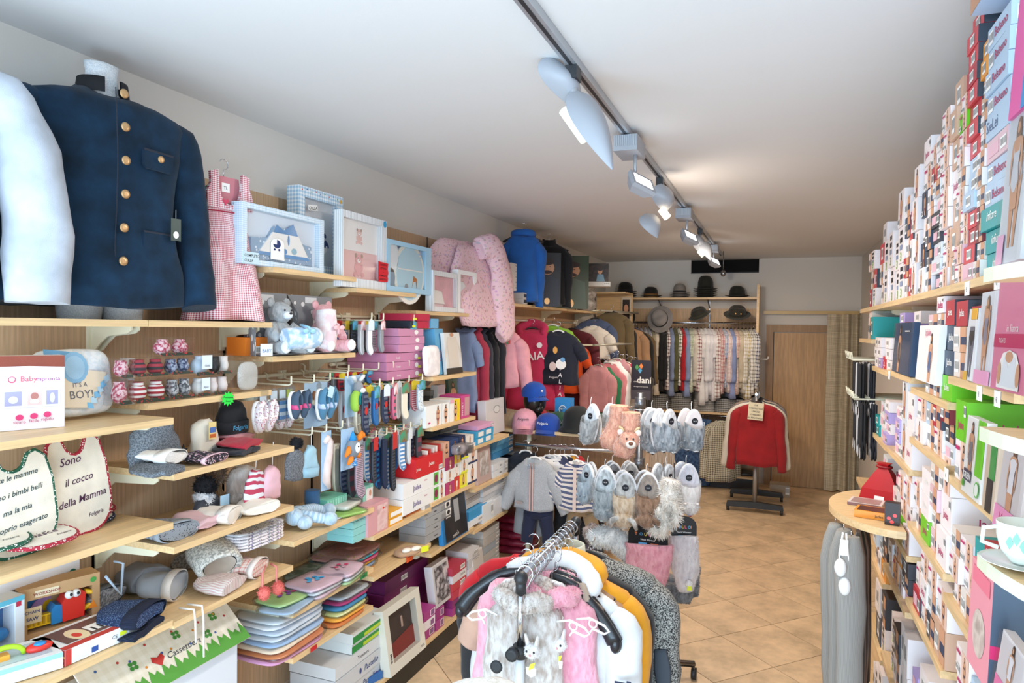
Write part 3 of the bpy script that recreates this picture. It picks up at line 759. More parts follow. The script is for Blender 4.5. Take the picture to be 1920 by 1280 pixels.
for k in range(6):
 z=-.035-.105*k;x=-.012-.004*k*0
 b=B();b.T=Matrix.Translation((x,frontY(x,z)-.004,z))@Matrix.Rotation(PI/2,4,'X');b.lathe([(.013,0),(.015,.002),(.013,.005),(.004,.004)],GOLD,14);b.put('button',t)
b=B();b.T=Matrix.Translation((.11,frontY(.11,-.2)-.006,-.215))@Matrix.Rotation(PI/2,4,'X');b.lathe([(.010,0),(.012,.002),(.010,.005),(.003,.004)],GOLD,12);b.put('button',t)
for(x0,z0,w_)in((.055,-.19,.12),(.06,-.455,.13)):
 b=B();yy=frontY(.12,z0)-.003;b.T=Matrix.Translation((x0,yy,z0))@Matrix.Rotation(.22,4,'Z');b.prism([(0,0),(0,-.05),(.01,-.06),(w_-.01,-.06),(w_,-.05),(w_,0)],-.003,.006,NAVY);b.box((0,-.004,-.003),(w_,0,.003),DNAVY);b.put('pocket_flap',t)
b=B();b.T=Matrix.Translation((.17,frontY(.17,-.42)-.02,-.40));b.prism([(-.018,0),(.018,0),(.018,-.075),(-.018,-.075)],-.001,.001,M('#10302c',.4));b.dec(ell2(0,-.055,.010,.012,10),-.0015,PAPER);b.sweep([(0,0,0),(0,.0,.03)],.0006,PAPER,4);b.put('hang_tag',t)
b=B();zz=[-.02-.02*i for i in range(30)];b.sweep([(-.035-.0*i,frontY(-.035,z)-.001,z)for i,z in enumerate(zz)],.0016,DNAVY,5);b.put('front_seam',t)
# white shirt on a second bust at the left edge
SHW=M('#bcc2cc',.7,'fabric',s=1.5)
t=thing('mannequin_bust','pale torso mannequin under the white shirt at the left edge','mannequin',(-2.08,JY-.60,JZ-.06),math.radians(72));bust(t,1.0)
t=thing('white_shirt','white long-sleeved shirt on a bust at the left edge of the top shelf','shirt',(-2.08,JY-.60,JZ-.07),math.radians(72))
garment(W=.50,L=.60,D=.26,mat=SHW,sleeve=None,neck=.07,waist=.95,seed=6,ripple=.012,n=52).put('body',t)
for sg in(-1,1):
 b=B();o=Vector((sg*.225,0,-.09));pts=[o+Vector((-sg*.03,0,.01)),o+Vector((sg*.03,-.02,-.01)),o+Vector((sg*.075,-.04,-.10)),o+Vector((sg*.105,-.05,-.26)),o+Vector((sg*.115,-.06,-.42)),o+Vector((sg*.11,-.07,-.555))]
 b.sweep(pts,[(.04,.08),(.075,.09),(.08,.085),(.08,.075),(.078,.07),(.078,.072)],SHW,18,up=(0,1,0));b.wrinkle(.014,8,seed=2+sg);b.put('sleeve',t)
b=B();collar(b,.075,SHW,.04,.07);b.put('collar',t)
b=B();b.T=Matrix.Translation((.335,-.118,-.245))@Matrix.Rotation(PI/2,4,'X');b.lathe([(.007,0),(.008,.002),(.003,.003)],M('#5a4436',.5),10);b.put('button',t)
# gingham dress
loc,w=LP(340,470,-2.13,2.2)
GING=M('#b02a45',.8,'gingham','#f6e9ec',s=.62)
t=thing('gingham_dress','red and white gingham pinafore dress on a green hanger beside the navy jacket','dress',(-2.06,loc[1]-.045,2.50),math.radians(80))
hanger(t,.24,M('#1d6b3f',.4),z=.0)
b=B();rs=[]
for i in range(16):
 u=i/15;z=-.10-.45*u;hw=.10+(.085*max(0,(u-.18)/.82)**.8);d_=.03+.05*u
 rs.append([Vector((hw*math.copysign(abs(math.cos(a))**.8,math.cos(a)),d_*math.sin(a)*(1+.35*u*math.sin(a*6+1))-.01,z-.0+.004*math.sin(3*a)))for a in(2*PI*j/48 for j in range(48))])
b.loft(rs,GING);b.wrinkle(.004,10,seed=2);b.put('skirt',t)
for sg in(-1,1):
 b=B();b.prism([(sg*.10,-.115),(sg*.102,-.06),(sg*.085,-.02),(sg*.088,.02),(sg*.055,.03),(sg*.05,-.03),(sg*.042,-.07),(sg*.02,-.095),(0,-.10),(0,-.115)][::-sg],-.045,-.03,GING);b.put('bodice',t)
b=B();b.prism([(-.075,-.11),(.075,-.11),(.06,.015),(-.06,.015)],-.012,-.005,M('#c97f88',.8));b.rect(-.018,-.045,.018,-.01,-.0135,PAPER);b.text('TL',0,-.035,.018,-.0142,INK,0,'CENTER');b.put('inner_back',t)
b=B();b.dec([(-.04,-.085),(-.025,-.105),(-.01,-.085),(-.014,-.078),(-.025,-.084),(-.036,-.078)],-.0475,M('#c9405c',.7));b.dec([(0,-.088),(.05,-.08),(.052,-.088),(.01,-.096)],-.0475,M('#8d94a3',.7));b.put('heart_embroidery',t)
b=B();b.sweep([(.102*math.cos(a),-.048*1*math.sin(a)-.0,-.128)for a in[PI+PI*-j/16 for j in range(17)]],.003,M('#a31f3c',.7),6)
b.put('waist_piping',t)
# presentation boxes on the stepped shelves
def giftbox(px0,px1,X,z,top,d,label,body,wm,tray,fn=None,name='gift_box',tilt=0,rz=LZ,yoff=0):
 loc,w=LP(px0,px1,X,z);h=HT(top,loc,-w/2);t=thing(name,label,'gift box',(loc[0],loc[1]+yoff,z+.001),(tilt,0,rz)if tilt else rz)
 b,q=window_box(w,d,h,body,wm);b.put('carton',t);a,f,e,g_=q
 b=B();b.rect(a,f,e,g_,.029,tray);b.put('inlay',t)
 if fn:fn(t,w,h,q)
 pane(t,a,f,e,g_);return t,w,h
BLUC=M('#b9d3e6',.6,'gingham','#e9f2f8',s=.7);BLU=M('#6f9fd0',.7,'fabric');LBLU=M('#bcd6ee',.8,'fabric');PNK=M('#eab6bf',.8,'fabric')
GREYSTRIPE=M('#c9cdd2',.6,'stripev','#f2f2f2',s=.28)
def f1(t,w,h,q):
 a,f,e,g_=q;cx=(a+e)/2;W=e-a;H=g_-f
 b=B();b.prism([(cx-W*.42,f+.004),(cx+W*.42,f+.004),(cx+W*.40,f+H*.45),(cx+W*.2,f+H*.5),(cx+W*.18,f+H*.75),(cx-W*.12,f+H*.75),(cx-W*.2,f+H*.5),(cx-W*.42,f+H*.45)],.012,.026,M('#9db4cb',.8,'dots','#e8eef4',s=1));b.put('folded_blanket',t)
 b=B();b.prism([(cx-W*.36,f+H*.12),(cx+W*.36,f+H*.12),(cx+W*.20,f+H*.62),(cx-W*.16,f+H*.62)],.006,.012,PAPER);b.dec([(cx-W*.36,f+H*.12),(cx+W*.36,f+H*.12),(cx+W*.34,f+H*.19),(cx-W*.34,f+H*.19)],.0055,BLU);b.put('folded_sheet',t)
 b=B();b.dec([(cx-W*.14,f+H*.62),(cx+W*.2,f+H*.62),(cx+W*.13,f+H*.88),(cx,f+H*.7),(cx-W*.1,f+H*.8)],.011,BLU);b.put('pillow_corner',t)
 b=B();b.dec(ell2(cx+W*.02,f+H*.38,W*.03,H*.09,10),.005,PAPER);b.dec(ell2(cx+W*.05,f+H*.5,W*.015,H*.12,8),.0048,BLU);b.dec(ell2(cx+W*.13,f+H*.28,W*.04,H*.07,10),.005,M('#9fc0d0',.7));b.dec(ell2(cx,f+H*.25,W*.03,H*.06,10),.0046,BLU);b.put('rabbit_embroidery',t)
 b=B();b.prism([(cx-W*.2,f+.01)]+ell2(cx-W*.11,f+H*.38,W*.09,H*.12,8,PI,0)+[(cx-W*.02,f+.01)],.001,.002,PAPER)
 nv=M('#25396b',.5);b.dec(ell2(cx-W*.12,f+H*.37,W*.05,H*.08,10,PI,2*PI),.0008,nv);b.dec([(cx-W*.12,f+H*.37)]+ell2(cx-W*.12,f+H*.37,W*.05,H*.1,6,0,PI/2),.0006,nv)
 for q_ in(-.15,-.09):b.dec(ell2(cx+W*q_,f+H*.26,W*.015,H*.025,8),.0007,nv)
 b.put('pram_card',t)
g0,w0,h0=giftbox(452,607,-1.975,2.175,376,.05,'blue gingham framed baby bedding gift box showing a pram card',BLUC,(.06,.06,.09,.09),M('#dfe8f2',.7),f1)
b=B();b.box((-w0/2+.01,-.004,.002),(-w0/2+.095,-.001,.048),M('#cfe6ee',.5));b.text('COMPLETO',-w0/2+.013,.028,.016,-.0045,INK,bold=.01);b.text('CULLA',-w0/2+.013,.008,.016,-.0045,INK,bold=.01);one('price_card',b,'handwritten card COMPLETO CULLA at the foot of the pram gift box','sign',(g0.location.x+.0,g0.location.y,2.176),LZ)
GRIDB=M('#9fc6e2',.6,'gingham','#f4f8fb',s=1.5)
def f2(t,w,h,q):
 a,f,e,g_=q;W=e-a;H=g_-f
 for k,(cx,cz,r)in enumerate(((.55,.45,.12),(.6,.30,.14))):
  b=B();b.prism([(a+W*cx+x,f+H*cz+z)for x,z in ell2(0,0,W*r*1.7,W*r*1.2,16,0,PI)],.018,.028,M('#2a4274',.7,'dots','#e6edf5',s=1.4));b.dec(ell2(a+W*cx,f+H*cz,W*r*1.3,W*r,12,PI,2*PI),.017,PAPER);b.put('sleepy_moon_applique',t)
 b=B();b.dec(ell2(a+W*.35,f+H*.28,W*.3,W*.12),.0275,M('#cfdba3',.7));b.put('cloud_embroidery',t)
 b=B();b.T=Matrix.Translation((a+W*.22,0,g_-H*.14))@Matrix.Rotation(-.12,4,'Y');b.box((-.035,-.004,-.013),(.035,-.002,.014),PAPER);b.text('CULLA',0,-.008,.021,-.0045,INK,.1,'CENTER',bold=.012);b.put('name_sticker',t)
 b=B();b.prism([(w/2-.075+x,.03+z)for x,z in ell2(.035,.02,.033,.03,14)],-.004,-.001,PAPER);b.prism([(w/2-.04+x,.085+z)for x,z in ell2(0,0,.022,.022,12)],-.004,-.001,PAPER);b.put('bear_cutout',t)
 b=B();b.dec(ell2(w/2-.02,h*.32,.012,.018,10),-.002,M('#d8442f',.5));b.dec(ell2(w/2-.02,h*.94,.010,.010,10),-.002,M('#f0b53c',.5))
 for i in range(9):b.dec(ell2(-w/2+.02+i*w*.1,h*(.955+.015*(i%2)),.004,.004,6),-.002,M(('#d8442f','#3f6fb0','#4f9a45')[i%3],.5))
 b.put('printed_balloons',t,kind='stuff')
giftbox(560,642,-2.09,2.176,346,.07,'tall white gridded cot blanket box with a CULLA sticker',GRIDB,(.12,.14,.12,.12),M('#d9dde2',.7),f2)
def bear(t,a,W,z,H,body,big):
 b=B();cx=a+W/2
 b.dec(ell2(cx,z+H*.3,H*.2,H*.26),.027,body);b.dec(ell2(cx,z+H*.7,H*.25,H*.2),.0265,body)
 for sg in(-1,1):b.dec(ell2(cx+sg*H*.2,z+H*.84,H*.08,H*.09,10),.0262,M('#b9a092',.7));b.dec(ell2(cx+sg*H*.25,z+H*.1,H*.1,H*.1,10),.0262,body);b.dec(ell2(cx+sg*H*.22,z+H*.38,H*.07,H*.14,10),.0262,body)
 b.dec(ell2(cx,z+H*.64,H*.12,H*.09,10),.0258,PAPER);b.dec(ell2(cx,z+H*.67,H*.035,H*.025,8),.0255,M('#c2203a',.5))
 for sg in(-1,1):b.dec(ell2(cx+sg*H*.08,z+H*.75,H*.018,H*.022,6),.0254,INK)
 b.put('printed_bear',t)
def f3(t,w,h,q):
 a,f,e,g_=q;W=e-a;H=g_-f
 b=B();b.rect(a,f+H*.48,e,g_,.0275,M('#f6f4f2',.7));b.put('towel_fold',t)
 bear(t,a,W,f+H*.6,H*.3,M('#ecc8c0',.7),0);bear(t,a,W,f+H*.04,H*.44,M('#eab4b4',.7),1)
 b=B();b.dec(ell2(w/2-.02,h-.02,.016,.018),-.002,M('#3c9fd0',.5));b.dec(ell2(w/2-.02,h*.3,.013,.016),-.002,M('#e46a8c',.5));b.put('printed_balloons',t,kind='stuff')
g3,w3,h3=giftbox(641,724,-1.975,2.126,392,.05,'grey striped cot blanket box with two pink teddy bear pictures',M('#cdd3d8',.6,'stripev','#f0f2f3',s=.35),(.03,.12,.12,.09),M('#f0c9c6',.7),f3)
b=B();b.prism([(-.045,.0),(.045,0),(.05,.02),(.045,.03),(.052,.05),(.045,.07),(.05,.10),(-.045,.105)],-.003,0,M('#d81f2e',.5))
for i,s_ in enumerate(('COPERTA','LETTINO','+','COMPLETO','LENZUOLA')):b.text(s_,0,.084-i*.019,.014,-.0035,INK,0,'CENTER',bold=.015)
t=one('price_card',b,'red handwritten card COPERTA LETTINO COMPLETO LENZUOLA on the teddy blanket box','sign',(g3.location.x+.006,g3.location.y+w3/2-.045,2.17),LZ)
def f4(t,w,h,q):
 a,f,e,g_=q;W=e-a;H=g_-f;cx,cz,r=a+W*.58,f+H*.36,W*.44
 def ring(r,y0,y1,m):b.prism([(cx+x,cz+z)for x,z in ell2(0,0,r,r,28)],y0,y1,m)
 b=B();ring(r,.012,.02,M('#f3f0e4',.4));ring(r*.86,.008,.012,M('#bfe0ee',.4));b.rect(cx-r*.8,cz+r*.1,cx+r*.8,cz+r*.14,.0075,PAPER);b.dec([(cx+r*.1,cz-r*.5),(cx+r*.2,cz-r*.05),(cx+r*.45,cz-r*.15),(cx+r*.42,cz-r*.5),(cx+r*.36,cz-r*.25),(cx+r*.2,cz-r*.25)][::-1],.0074,M('#c47b3f',.5));b.dec(ell2(cx-r*.25,cz-r*.45,r*.12,r*.12,10),.0074,M('#9aa3aa',.5));b.put('divided_plate',t)
 for k in range(2):b=B();b.prism([(a+W*.38,g_-H*(.13+.08*k)),(a+W*.9,g_-H*(.12+.08*k)),(a+W*.9,g_-H*(.09+.08*k)),(a+W*.38,g_-H*(.09+.08*k))],.01,.018,LBLU);b.put('cutlery',t)
 b=B();b.prism([(a+W*.08+x,f+H*.72+z)for x,z in ell2(0,0,W*.17,W*.22)],.008,.02,M('#e8eef2',.3));b.put('bowl',t)
 b=B();b.prism([(a+W*.06+x,f+H*.2+z)for x,z in ell2(0,0,W*.1,W*.14)],.008,.02,M('#8fa3b5',.4));b.put('cup',t)
giftbox(726,808,-1.975,2.126,447,.06,'pale blue feeding set box with a divided deer plate',M('#a9d2ea',.5),(.06,.14,.1,.09),M('#d5dcf0',.6),f4)
def f5(t,w,h,q):
 a,f,e,g_=q;W=e-a;H=g_-f
 b=B();b.dec([(a,g_),(e,g_),(e,f),(a+W*.62,f),(a+W*.5,f+H*.5),(a,f+H*.6)][::-1],.026,PNK);b.dec([(a+W*.05,f+H*.12),(a+W*.6,f+H*.1),(a+W*.45,f+H*.52),(a+W*.02,f+H*.56)],.022,PAPER);b.put('folded_sheet',t)
giftbox(811,857,-1.965,2.029,506,.05,'grey striped bedding box with a pink sheet inside',GREYSTRIPE,(.07,.04,.12,.12),M('#f4d9de',.7),f5)
def f6(t,w,h,q):
 a,f,e,g_=q;W=e-a;H=g_-f
 b=B();b.prism([(a,f+.002),(e-W*.15,f+.002),(e-W*.02,f+H*.35),(a+W*.3,f+H*.78),(a,f+H*.8)],.012,.024,M('#e9eef2',.7,'dots','#4b5a6b',s=2.2));b.put('dotted_cloth',t)
giftbox(858,893,-1.97,2.029,505,.045,'white box with a window over a dotted blue baby cloth',M('#f3f4f5',.5),(.14,.14,.1,.1),LBLU,f6)
# padded pink blanket draped over the shelf
PB_=M('#ecc8d0',.85,'flowers','#dba3b2',s=1.5)
ya,yc=Yat(840,-1.98,2.2),Yat(985,-1.93,2.0)
t=thing('quilted_blanket','padded pink printed baby blanket draped over the shelf edge','blanket',(-2.045,(ya+yc)/2-.1,2.035),LZ)
b=B();W_=yc-ya
for lay,(k,th,y0_)in enumerate(((1,.045,.02),(.8,.045,-.04))):
 rs=[]
 for i in range(15):
  u=i/14;hw=W_/2*k*(math.sin(PI*min(1,.16+.62*u))**.7);z=.50-.50*u-(.05 if lay else 0)*u-.04*lay
  rs.append([Vector((hw*math.copysign(abs(math.cos(a))**.8,math.cos(a))+(.07*lay),y0_+th*math.sin(a)*(1+.2*math.sin(4*a+u*3))+.05*(1-u)+(.0 if lay==0 else-.03*u),z))for a in(2*PI*j/30 for j in range(30))])
 b.loft(rs,PB_)
b.sweep([(-.06,-.05,.45),(.04,-.09,.48),(.14,-.11,.42),(.22,-.12,.25),(.25,-.13,.05),(.25,-.13,-.10),(.2,-.12,-.17)],[(.05,.07),(.06,.09),(.06,.11),(.055,.12),(.05,.13),(.045,.12),(.03,.06)],PB_,12)
b.wrinkle(.022,5,seed=9);b.put('quilt',t)
# ================================================================== left wall: goods on the shelves
TB=lambda s:M(s,.5)
# -- shelf A : print kit box, towel cushion
loc,w,rz=G2((-30,812),(121,800),1.627);h=HT(666,onZ(121,799,1.627))
b=carton(w,.055,h,M('#f6eef2',.35),[('r',0,.86,1,1,M('#8c4433',.8,'fabric')),('p',[(0,.84),(.3,.87),(1,.84),(1,.88),(0,.88)],M('#8c4433',.8,'fabric')),
('t','Baby',.43,.655,.021,M('#f06a7c',.4),{'al':'LEFT','b':.012}),('t','mpronta',.63,.655,.017,M('#a23b8c',.4),{'al':'LEFT'}),
('e',.33,.68,.05,.045,M('#ec5a7a',.4)),('e',.33,.685,.035,.03,M('#f6eef2',.4)),('r',.2,.30,.94,.56,M('#e3e0f2',.5)),
('r',.24,.33,.45,.52,M('#a9a5c4',.5)),('r',.52,.33,.70,.52,M('#e6c7c2',.5)),('r',.76,.33,.91,.52,M('#a9a5c4',.5)),('e',.345,.41,.06,.05,M('#d9d8ea',.5)),('e',.61,.45,.05,.05,M('#b97a72',.5)),('e',.61,.38,.06,.03,PAPER),('e',.835,.42,.035,.07,M('#d9d8ea',.5)),
('e',.42,.17,.05,.04,M('#e43f7c',.4)),('e',.60,.18,.05,.04,M('#e43f7c',.4)),('e',.77,.19,.05,.04,M('#e43f7c',.4)),('t','sicuro',.42,.09,.012,MAG),('t','facile',.60,.10,.012,MAG),('t','rapido',.77,.11,.012,MAG)])
one('print_kit_box',b,'pink and brown Babympronta baby print kit box on the upper left shelf','box',(loc[0],loc[1],1.628),rz)
ya,yc=Yat(42,-2.08,1.7),Yat(218,-2.02,1.7)
t=thing('towel_cushion',"blue and white terry cushion reading IT'S A BOY behind the print kit",'cushion',(-2.10,(ya+yc)/2+.03,1.635),(-.15,0,LZ))
b=B();b.T=Matrix.Translation((0,0,.105))@Matrix.Rotation(PI/2,4,'X');soft(b,yc-ya,.215,.055,M('#eef1f4',.9,'melange','#dfe9f0',s=.3),5,edge=.86,c=(0,0,0));b.wrinkle(.004,14);b.put('body',t)
b=B();W_=yc-ya;yy=-.0665
b.dec([(-W_*.42,.21),(-W_*.1,.2),(-W_*.25,.12),(-W_*.42,.1)],yy,M('#6ea6cc',.9,'fabric'));b.dec(ell2(-W_*.06,.15,.045,.05),yy-.0005,M('#8fbfe0',.9,'fabric'));b.dec(ell2(-W_*.06,.15,.033,.038),yy-.001,M('#a9d0ea',.9,'fabric'))
b.dec([(-W_*.3,.03),(.02,.02),(W_*.25,.06),(W_*.35,.13),(W_*.1,.14),(-W_*.3,.11)],yy-.0002,M('#ead9bf',.9))
for k in range(6):b.dec([(W_*(.05+.05*k),.02+.014*k),(W_*(.13+.05*k),.015+.018*k),(W_*(.12+.05*k),.034+.018*k),(W_*(.05+.05*k),.038+.015*k)],yy-.0012,M(('#7fbfe6','#bfe0f2')[k%2],.8))
b.text("IT'S A",.0-W_*.02,.088,.02,yy-.0016,M('#6b6a72',.6),0,'CENTER');b.text('BOY!',-W_*.01,.052,.036,yy-.0016,M('#6b6a72',.6),0,'CENTER');b.put('printed_front',t)
# -- shelf B : clear boxes of bootees
def clearbox(px0,px1,z,top,fill,label,lab=None):
 X=-1.975;loc,w=LP(px0,px1,X,z);h=HT(top,loc,-w/2);t=thing('clear_sock_box',label,'box',(loc[0],loc[1],z+.0015),LZ,'clear boxes of bootees')
 b=B();b.box((-w/2+.001,0,0),(w/2-.001,.07,h-.002),CLEAR);b.put('plastic_case',t)
 for i,m in enumerate(fill):
  b=B();x=-w/2+w*(i+.5)/len(fill)
  b.ell((x,.034,h*.42),(w/len(fill)*.42,.025,h*.38),m,12,k=6);b.sweep([(x,.034,h*.4),(x,.034,h*.86)],.018,m,10);b.put('bootee',t)
 b=B();b.rect(-w/2+.006,h*.02,w/2-.006,h*.17,.003,M('#2f4136',.6,'dots','#c23a3a',s=.7))
 if lab:b.box((-w*.22,-.0025,h*.3),(w*.3,-.001,h*.9),M('#dfeaf4',.4));b.text(lab,w*.04,h*.4,.011,-.003,INK,.3,'CENTER')
 b.put('printed_base',t);return h
MR=M('#b1405a',.95,'melange','#e7c9cf',s=.5);MB_=M('#3a4566',.95,'melange','#aab6cc',s=.5);MG=M('#5d6066',.95,'melange','#c9ccd0',s=.5);SR=M('#a82f3c',.9,'stripeh','#f2eeea',s=.5);SG=M('#b04450',.9,'stripeh','#3d3c42',s=.6)
h1=clearbox(222,252,1.666,711,(MR,),'clear box with a red bootee at the lower left of the sock boxes')
clearbox(254,322,1.666,712,(SR,SR),'clear box with red and white striped bootees on the shelf')
clearbox(324,369,1.666,708,(MG,MG),'clear box with grey marled bootees on the shelf')
clearbox(226,254,1.666+h1,672,(MR,),'clear box with a red bootee stacked on the lower left box')
h2=clearbox(256,320,1.666+h1,671,(SG,SG),'clear box with dark striped bootees, upper row')
clearbox(322,366,1.666+h1,670,(MB_,MB_),'clear box with blue marled bootees, upper row')
clearbox(300,366,1.666+h1+h2,632,(MR,MR),'clear box with raspberry bootees topmost of the pile')
h3=clearbox(370,398,1.666,706,(M('#f4f2ee',.9),),'clear box with white bootees under a Mafer card','Mafer')
clearbox(400,437,1.666,704,(M('#e9dedc',.9),M('#e9dedc',.9)),'clear box with pale pompom bootees')
clearbox(368,404,1.666+h3,663,(M('#cfe0f0',.9),),'clear box with a pale blue baby card, upper row','Giulia')
clearbox(406,438,1.666+h3,664,(BLACK,M('#ece6e2',.9)),'clear box with one black and one white bootee')
loc,w=LP(447,491,-1.98,1.667);t=thing('knit_mitten_pack','white knitted baby boots in a clear pack at the end of the shelf','socks',(loc[0],loc[1],1.668),LZ)
b=B();b.box((-w/2,0,0),(w/2,.03,.125),CLEAR);b.put('clear_pack',t);b=B();b.T=Matrix.Translation((0,.015,.06))@Matrix.Rotation(PI/2,4,'X')@Matrix.Translation((0,0,-.01));soft(b,w*.82,.115,.02,KN('#f2f0ea',2),3);b.put('knit',t)
b=B();star=[(math.cos(a)*(.034 if k%2==0 else .024),math.sin(a)*(.028 if k%2==0 else .018))for k,a in[(k,2*PI*k/24)for k in range(24)]]
b.prism(star,-.002,0,M('#2be04a',.5));b.text('Promozione',0,.002,.010,-.0025,INK,.1,'CENTER',bold=.01);b.text('Sconti',0,-.012,.010,-.0025,INK,.1,'CENTER',bold=.01)
p=onX(430,748,-1.945);one('star_price_tag',b,'green star-shaped handwritten price tag hanging from the shelf edge','sign',(-1.952,p.y,1.652),(0,.1,LZ))
# -- hat shelf 1.441
def hatat(px_,py_,z,label,w,h,mat,cuff=None,pom=None,seed=0,flat=True,rz=None,th=.045,name='knit_hat',dz=0,group=None,rx=0,cuff_h=.3):
 p=onZ(px_,py_,z);t=thing(name,label,'hat',(p.x,p.y,z+.0015+dz),(rx,0,LZ if rz is None else rz),group);beanie(t,w,h,mat,cuff,pom,seed,flat,th,cuff_h=cuff_h);return t
S1=1.441
GRYM=M('#50575f',.9,'melange','#7f868e',s=1.2)
p=onZ(243,866,S1);t=thing('grey_beanie','large charcoal beanie with a black star standing at the left of the hat shelf','hat',(-2.0,p.y-.02,S1+.002),LZ);beanie(t,.2,.165,GRYM,None,None,3,False,.09)
b=B();b.prism([(.075+.022*math.cos(PI/2+2*PI*k/10)*(1 if k%2==0 else .45),.045+.022*math.sin(PI/2+2*PI*k/10)*(1 if k%2==0 else .45))for k in range(10)],-.05,-.046,BLACK);b.put('star_patch',t)
p=onZ(325,850,S1);t=thing('cream_hat','cream baby bonnet with a printed paper tag behind the deer hat','hat',(-2.02,p.y+.03,S1+.002),LZ);beanie(t,.13,.125,FAB('#e6dccb'),None,None,5,False,.07)
b=B();b.box((-.018,-.042,.06),(.018,-.04,.125),M('#e5cf8c',.5));b.rect(-.015,.085,.015,.105,-.0425,M('#4a6fae',.5));b.rect(-.015,.066,.015,.08,-.0425,M('#c8642f',.5));b.put('paper_tag',t)
hatat(330,890,S1,'charcoal baby cap lying under the white deer hat',.13,.15,GRYM,seed=2,rz=1.9,th=.028)
hatat(330,882,S1,'white baby hat with a black deer print lying on the charcoal cap',.13,.14,M('#f2f0ea',.9,'melange','#f7f6f3'),M('#f4f3ef',.9),seed=8,rz=1.85,th=.035,dz=.03)
hatat(405,868,S1,'black floral baby cap with pink flowers beside the deer hat',.14,.13,M('#2c2c38',.85,'flowers','#e4b6c6',s=.5),M('#e8c3cd',.85),seed=4,rz=1.75,th=.03,cuff_h=.1)
q=onZ(405,835,S1);yb=q.y+.02
for i,(c,dz,dx,w_,lab)in enumerate((('#b81f35',.0,.0,.16,'red fleece cap at the bottom of the cap pile'),('#e7a3ac',.026,.02,.15,'pink fleece cap in the middle of the cap pile'))):
 t=thing('fleece_cap',lab,'hat',(-2.04+dx,yb+.02*i,S1+.002+dz),1.65+.1*i);beanie(t,w_,.13,FAB(c),None,None,i+11,True,.026)
t=thing('folgaria_beanie','black Folgaria beanie standing on the fleece caps','hat',(-2.07,yb-.0,S1+.056),LZ);beanie(t,.155,.13,FAB('#15181f'),FAB('#181b24'),None,21,False,.08,cuff_h=.36)
b=B();b.text('Folgaria',.0,.014,.026,-.0465,M('#58b4e6',.5),.1,'CENTER',bold=.01);b.put('embroidery',t)
for i,(c,lab)in enumerate((('#1c2029','black knitted hat lying at the end of the hat shelf'),('#b01c33','red knitted hat lying on the black one'))):
 hatat(470+6*i,852-2*i,S1,lab,.15,.14,FAB(c),seed=31+i,rz=1.9,th=.026,dz=.025*i)
 # -- cat-hat shelf 1.198
S2=1.198
p=onZ(250,955,S2);t=thing('pompom_hat','dark hat with a black pompom at the left of the cat hat','hat',(-2.02,p.y+.02,S2+.002),LZ);beanie(t,.13,.09,FAB('#3b3f4a'),None,(M('#15161c',.9),.045),3,False,.06)
b=B();b.box((.03,-.045,.02),(.075,-.043,.08),M('#a9cfe8',.5));b.put('blue_tag',t)
SB_=hatat(335,1012,S2,'grey spotted baby bonnet with folded ears on the shelf edge',.16,.16,M('#8e949b',.9,'dots','#3d4148',s=.45),M('#9aa2ac',.9,'fabric'),seed=41,rz=1.5,th=.055,cuff_h=.15)
p=onZ(345,950,S2);t=thing('fur_pompom_hat','brown fur pompom hat at the back of the shelf','hat',(-2.08,p.y,S2+.002),LZ);beanie(t,.13,.10,KN('#a08563'),KN('#b2946f'),(FUR('#8a6a4c','#33241a'),.06),5,False,.07)
p=onZ(352,975,S2);t=thing('white_pompom_hat','small white hat with a white fluffy pompom','hat',(-2.02,p.y+.04,S2+.002),LZ);beanie(t,.11,.055,KN('#f1efec'),None,(FUR('#f3f3f4','#dfe3e8'),.038),6,False,.06)
p=onZ(425,940,S2);t=thing('white_fur_hat','white fur hat with ear flaps behind the pink hats','hat',(-2.07,p.y+.02,S2+.002),LZ);beanie(t,.15,.15,FUR('#ece5e0','#d2c6c0'),FUR('#f3efec'),None,7,False,.09)
hatat(400,990,S2,'pale pink knitted hat lying on the shelf',.15,.17,FAB('#e2bcc2'),seed=51,rz=1.6,th=.045)
hatat(440,978,S2,'cream hat with a frilled edge lying beside the pale pink hat',.13,.15,FAB('#eee6dc'),M('#f4efe8',.9),seed=52,rz=1.9,th=.05)
hatat(497,965,S2,'cream fleece hat at the right end of the pink hats',.15,.12,FAB('#efe7da'),seed=53,rz=1.4,th=.05)
# -- bib shelf 1.283
def bib(label,loc,rz,w,h,trim,lines,ink,rx=-.28,lie=False):
 t=thing('bib',label,'bib',loc,(rx,0,rz));T=Matrix.Identity(4)if not lie else Matrix.Rotation(-PI/2,4,'X')
 out=[]
 for i in range(28):
  a=PI+PI*i/27;out.append((w/2*abs(math.cos(a))**.7*math.copysign(1,math.cos(a)),h*.36+h*.36*math.sin(a)*1.0))
 out+=[(w*.49,h*.7),(w*.42,h*.93),(w*.3,h),(w*.2,h*.97)]+[(w*.17*math.cos(a),h*.95-h*.14*math.sin(a))for a in[.3+2.54*i/6 for i in range(7)]]+[(-w*.2,h*.97),(-w*.3,h),(-w*.42,h*.93),(-w*.49,h*.7)]
 b=B();b.T=T;b.prism(out,-.005,.005,M('#ece3d3',.95,'fabric',s=1.3));b.put('terry_cloth',t)
 b=B();b.T=T;b.sweep([(x,-.0,z)for x,z in out]+[(out[0][0],0,out[0][1])],.0062,trim,6,up=(0,1,0));b.put('patterned_edging',t)
 b=B();b.T=T
 for i,(s_,u,v,hh)in enumerate(lines):b.text(s_,w*u,h*v,hh,-.0062,ink,.35,'CENTER',.12 if not lie else .0,.008)
 b.put('script_embroidery',t,kind='stuff');return t
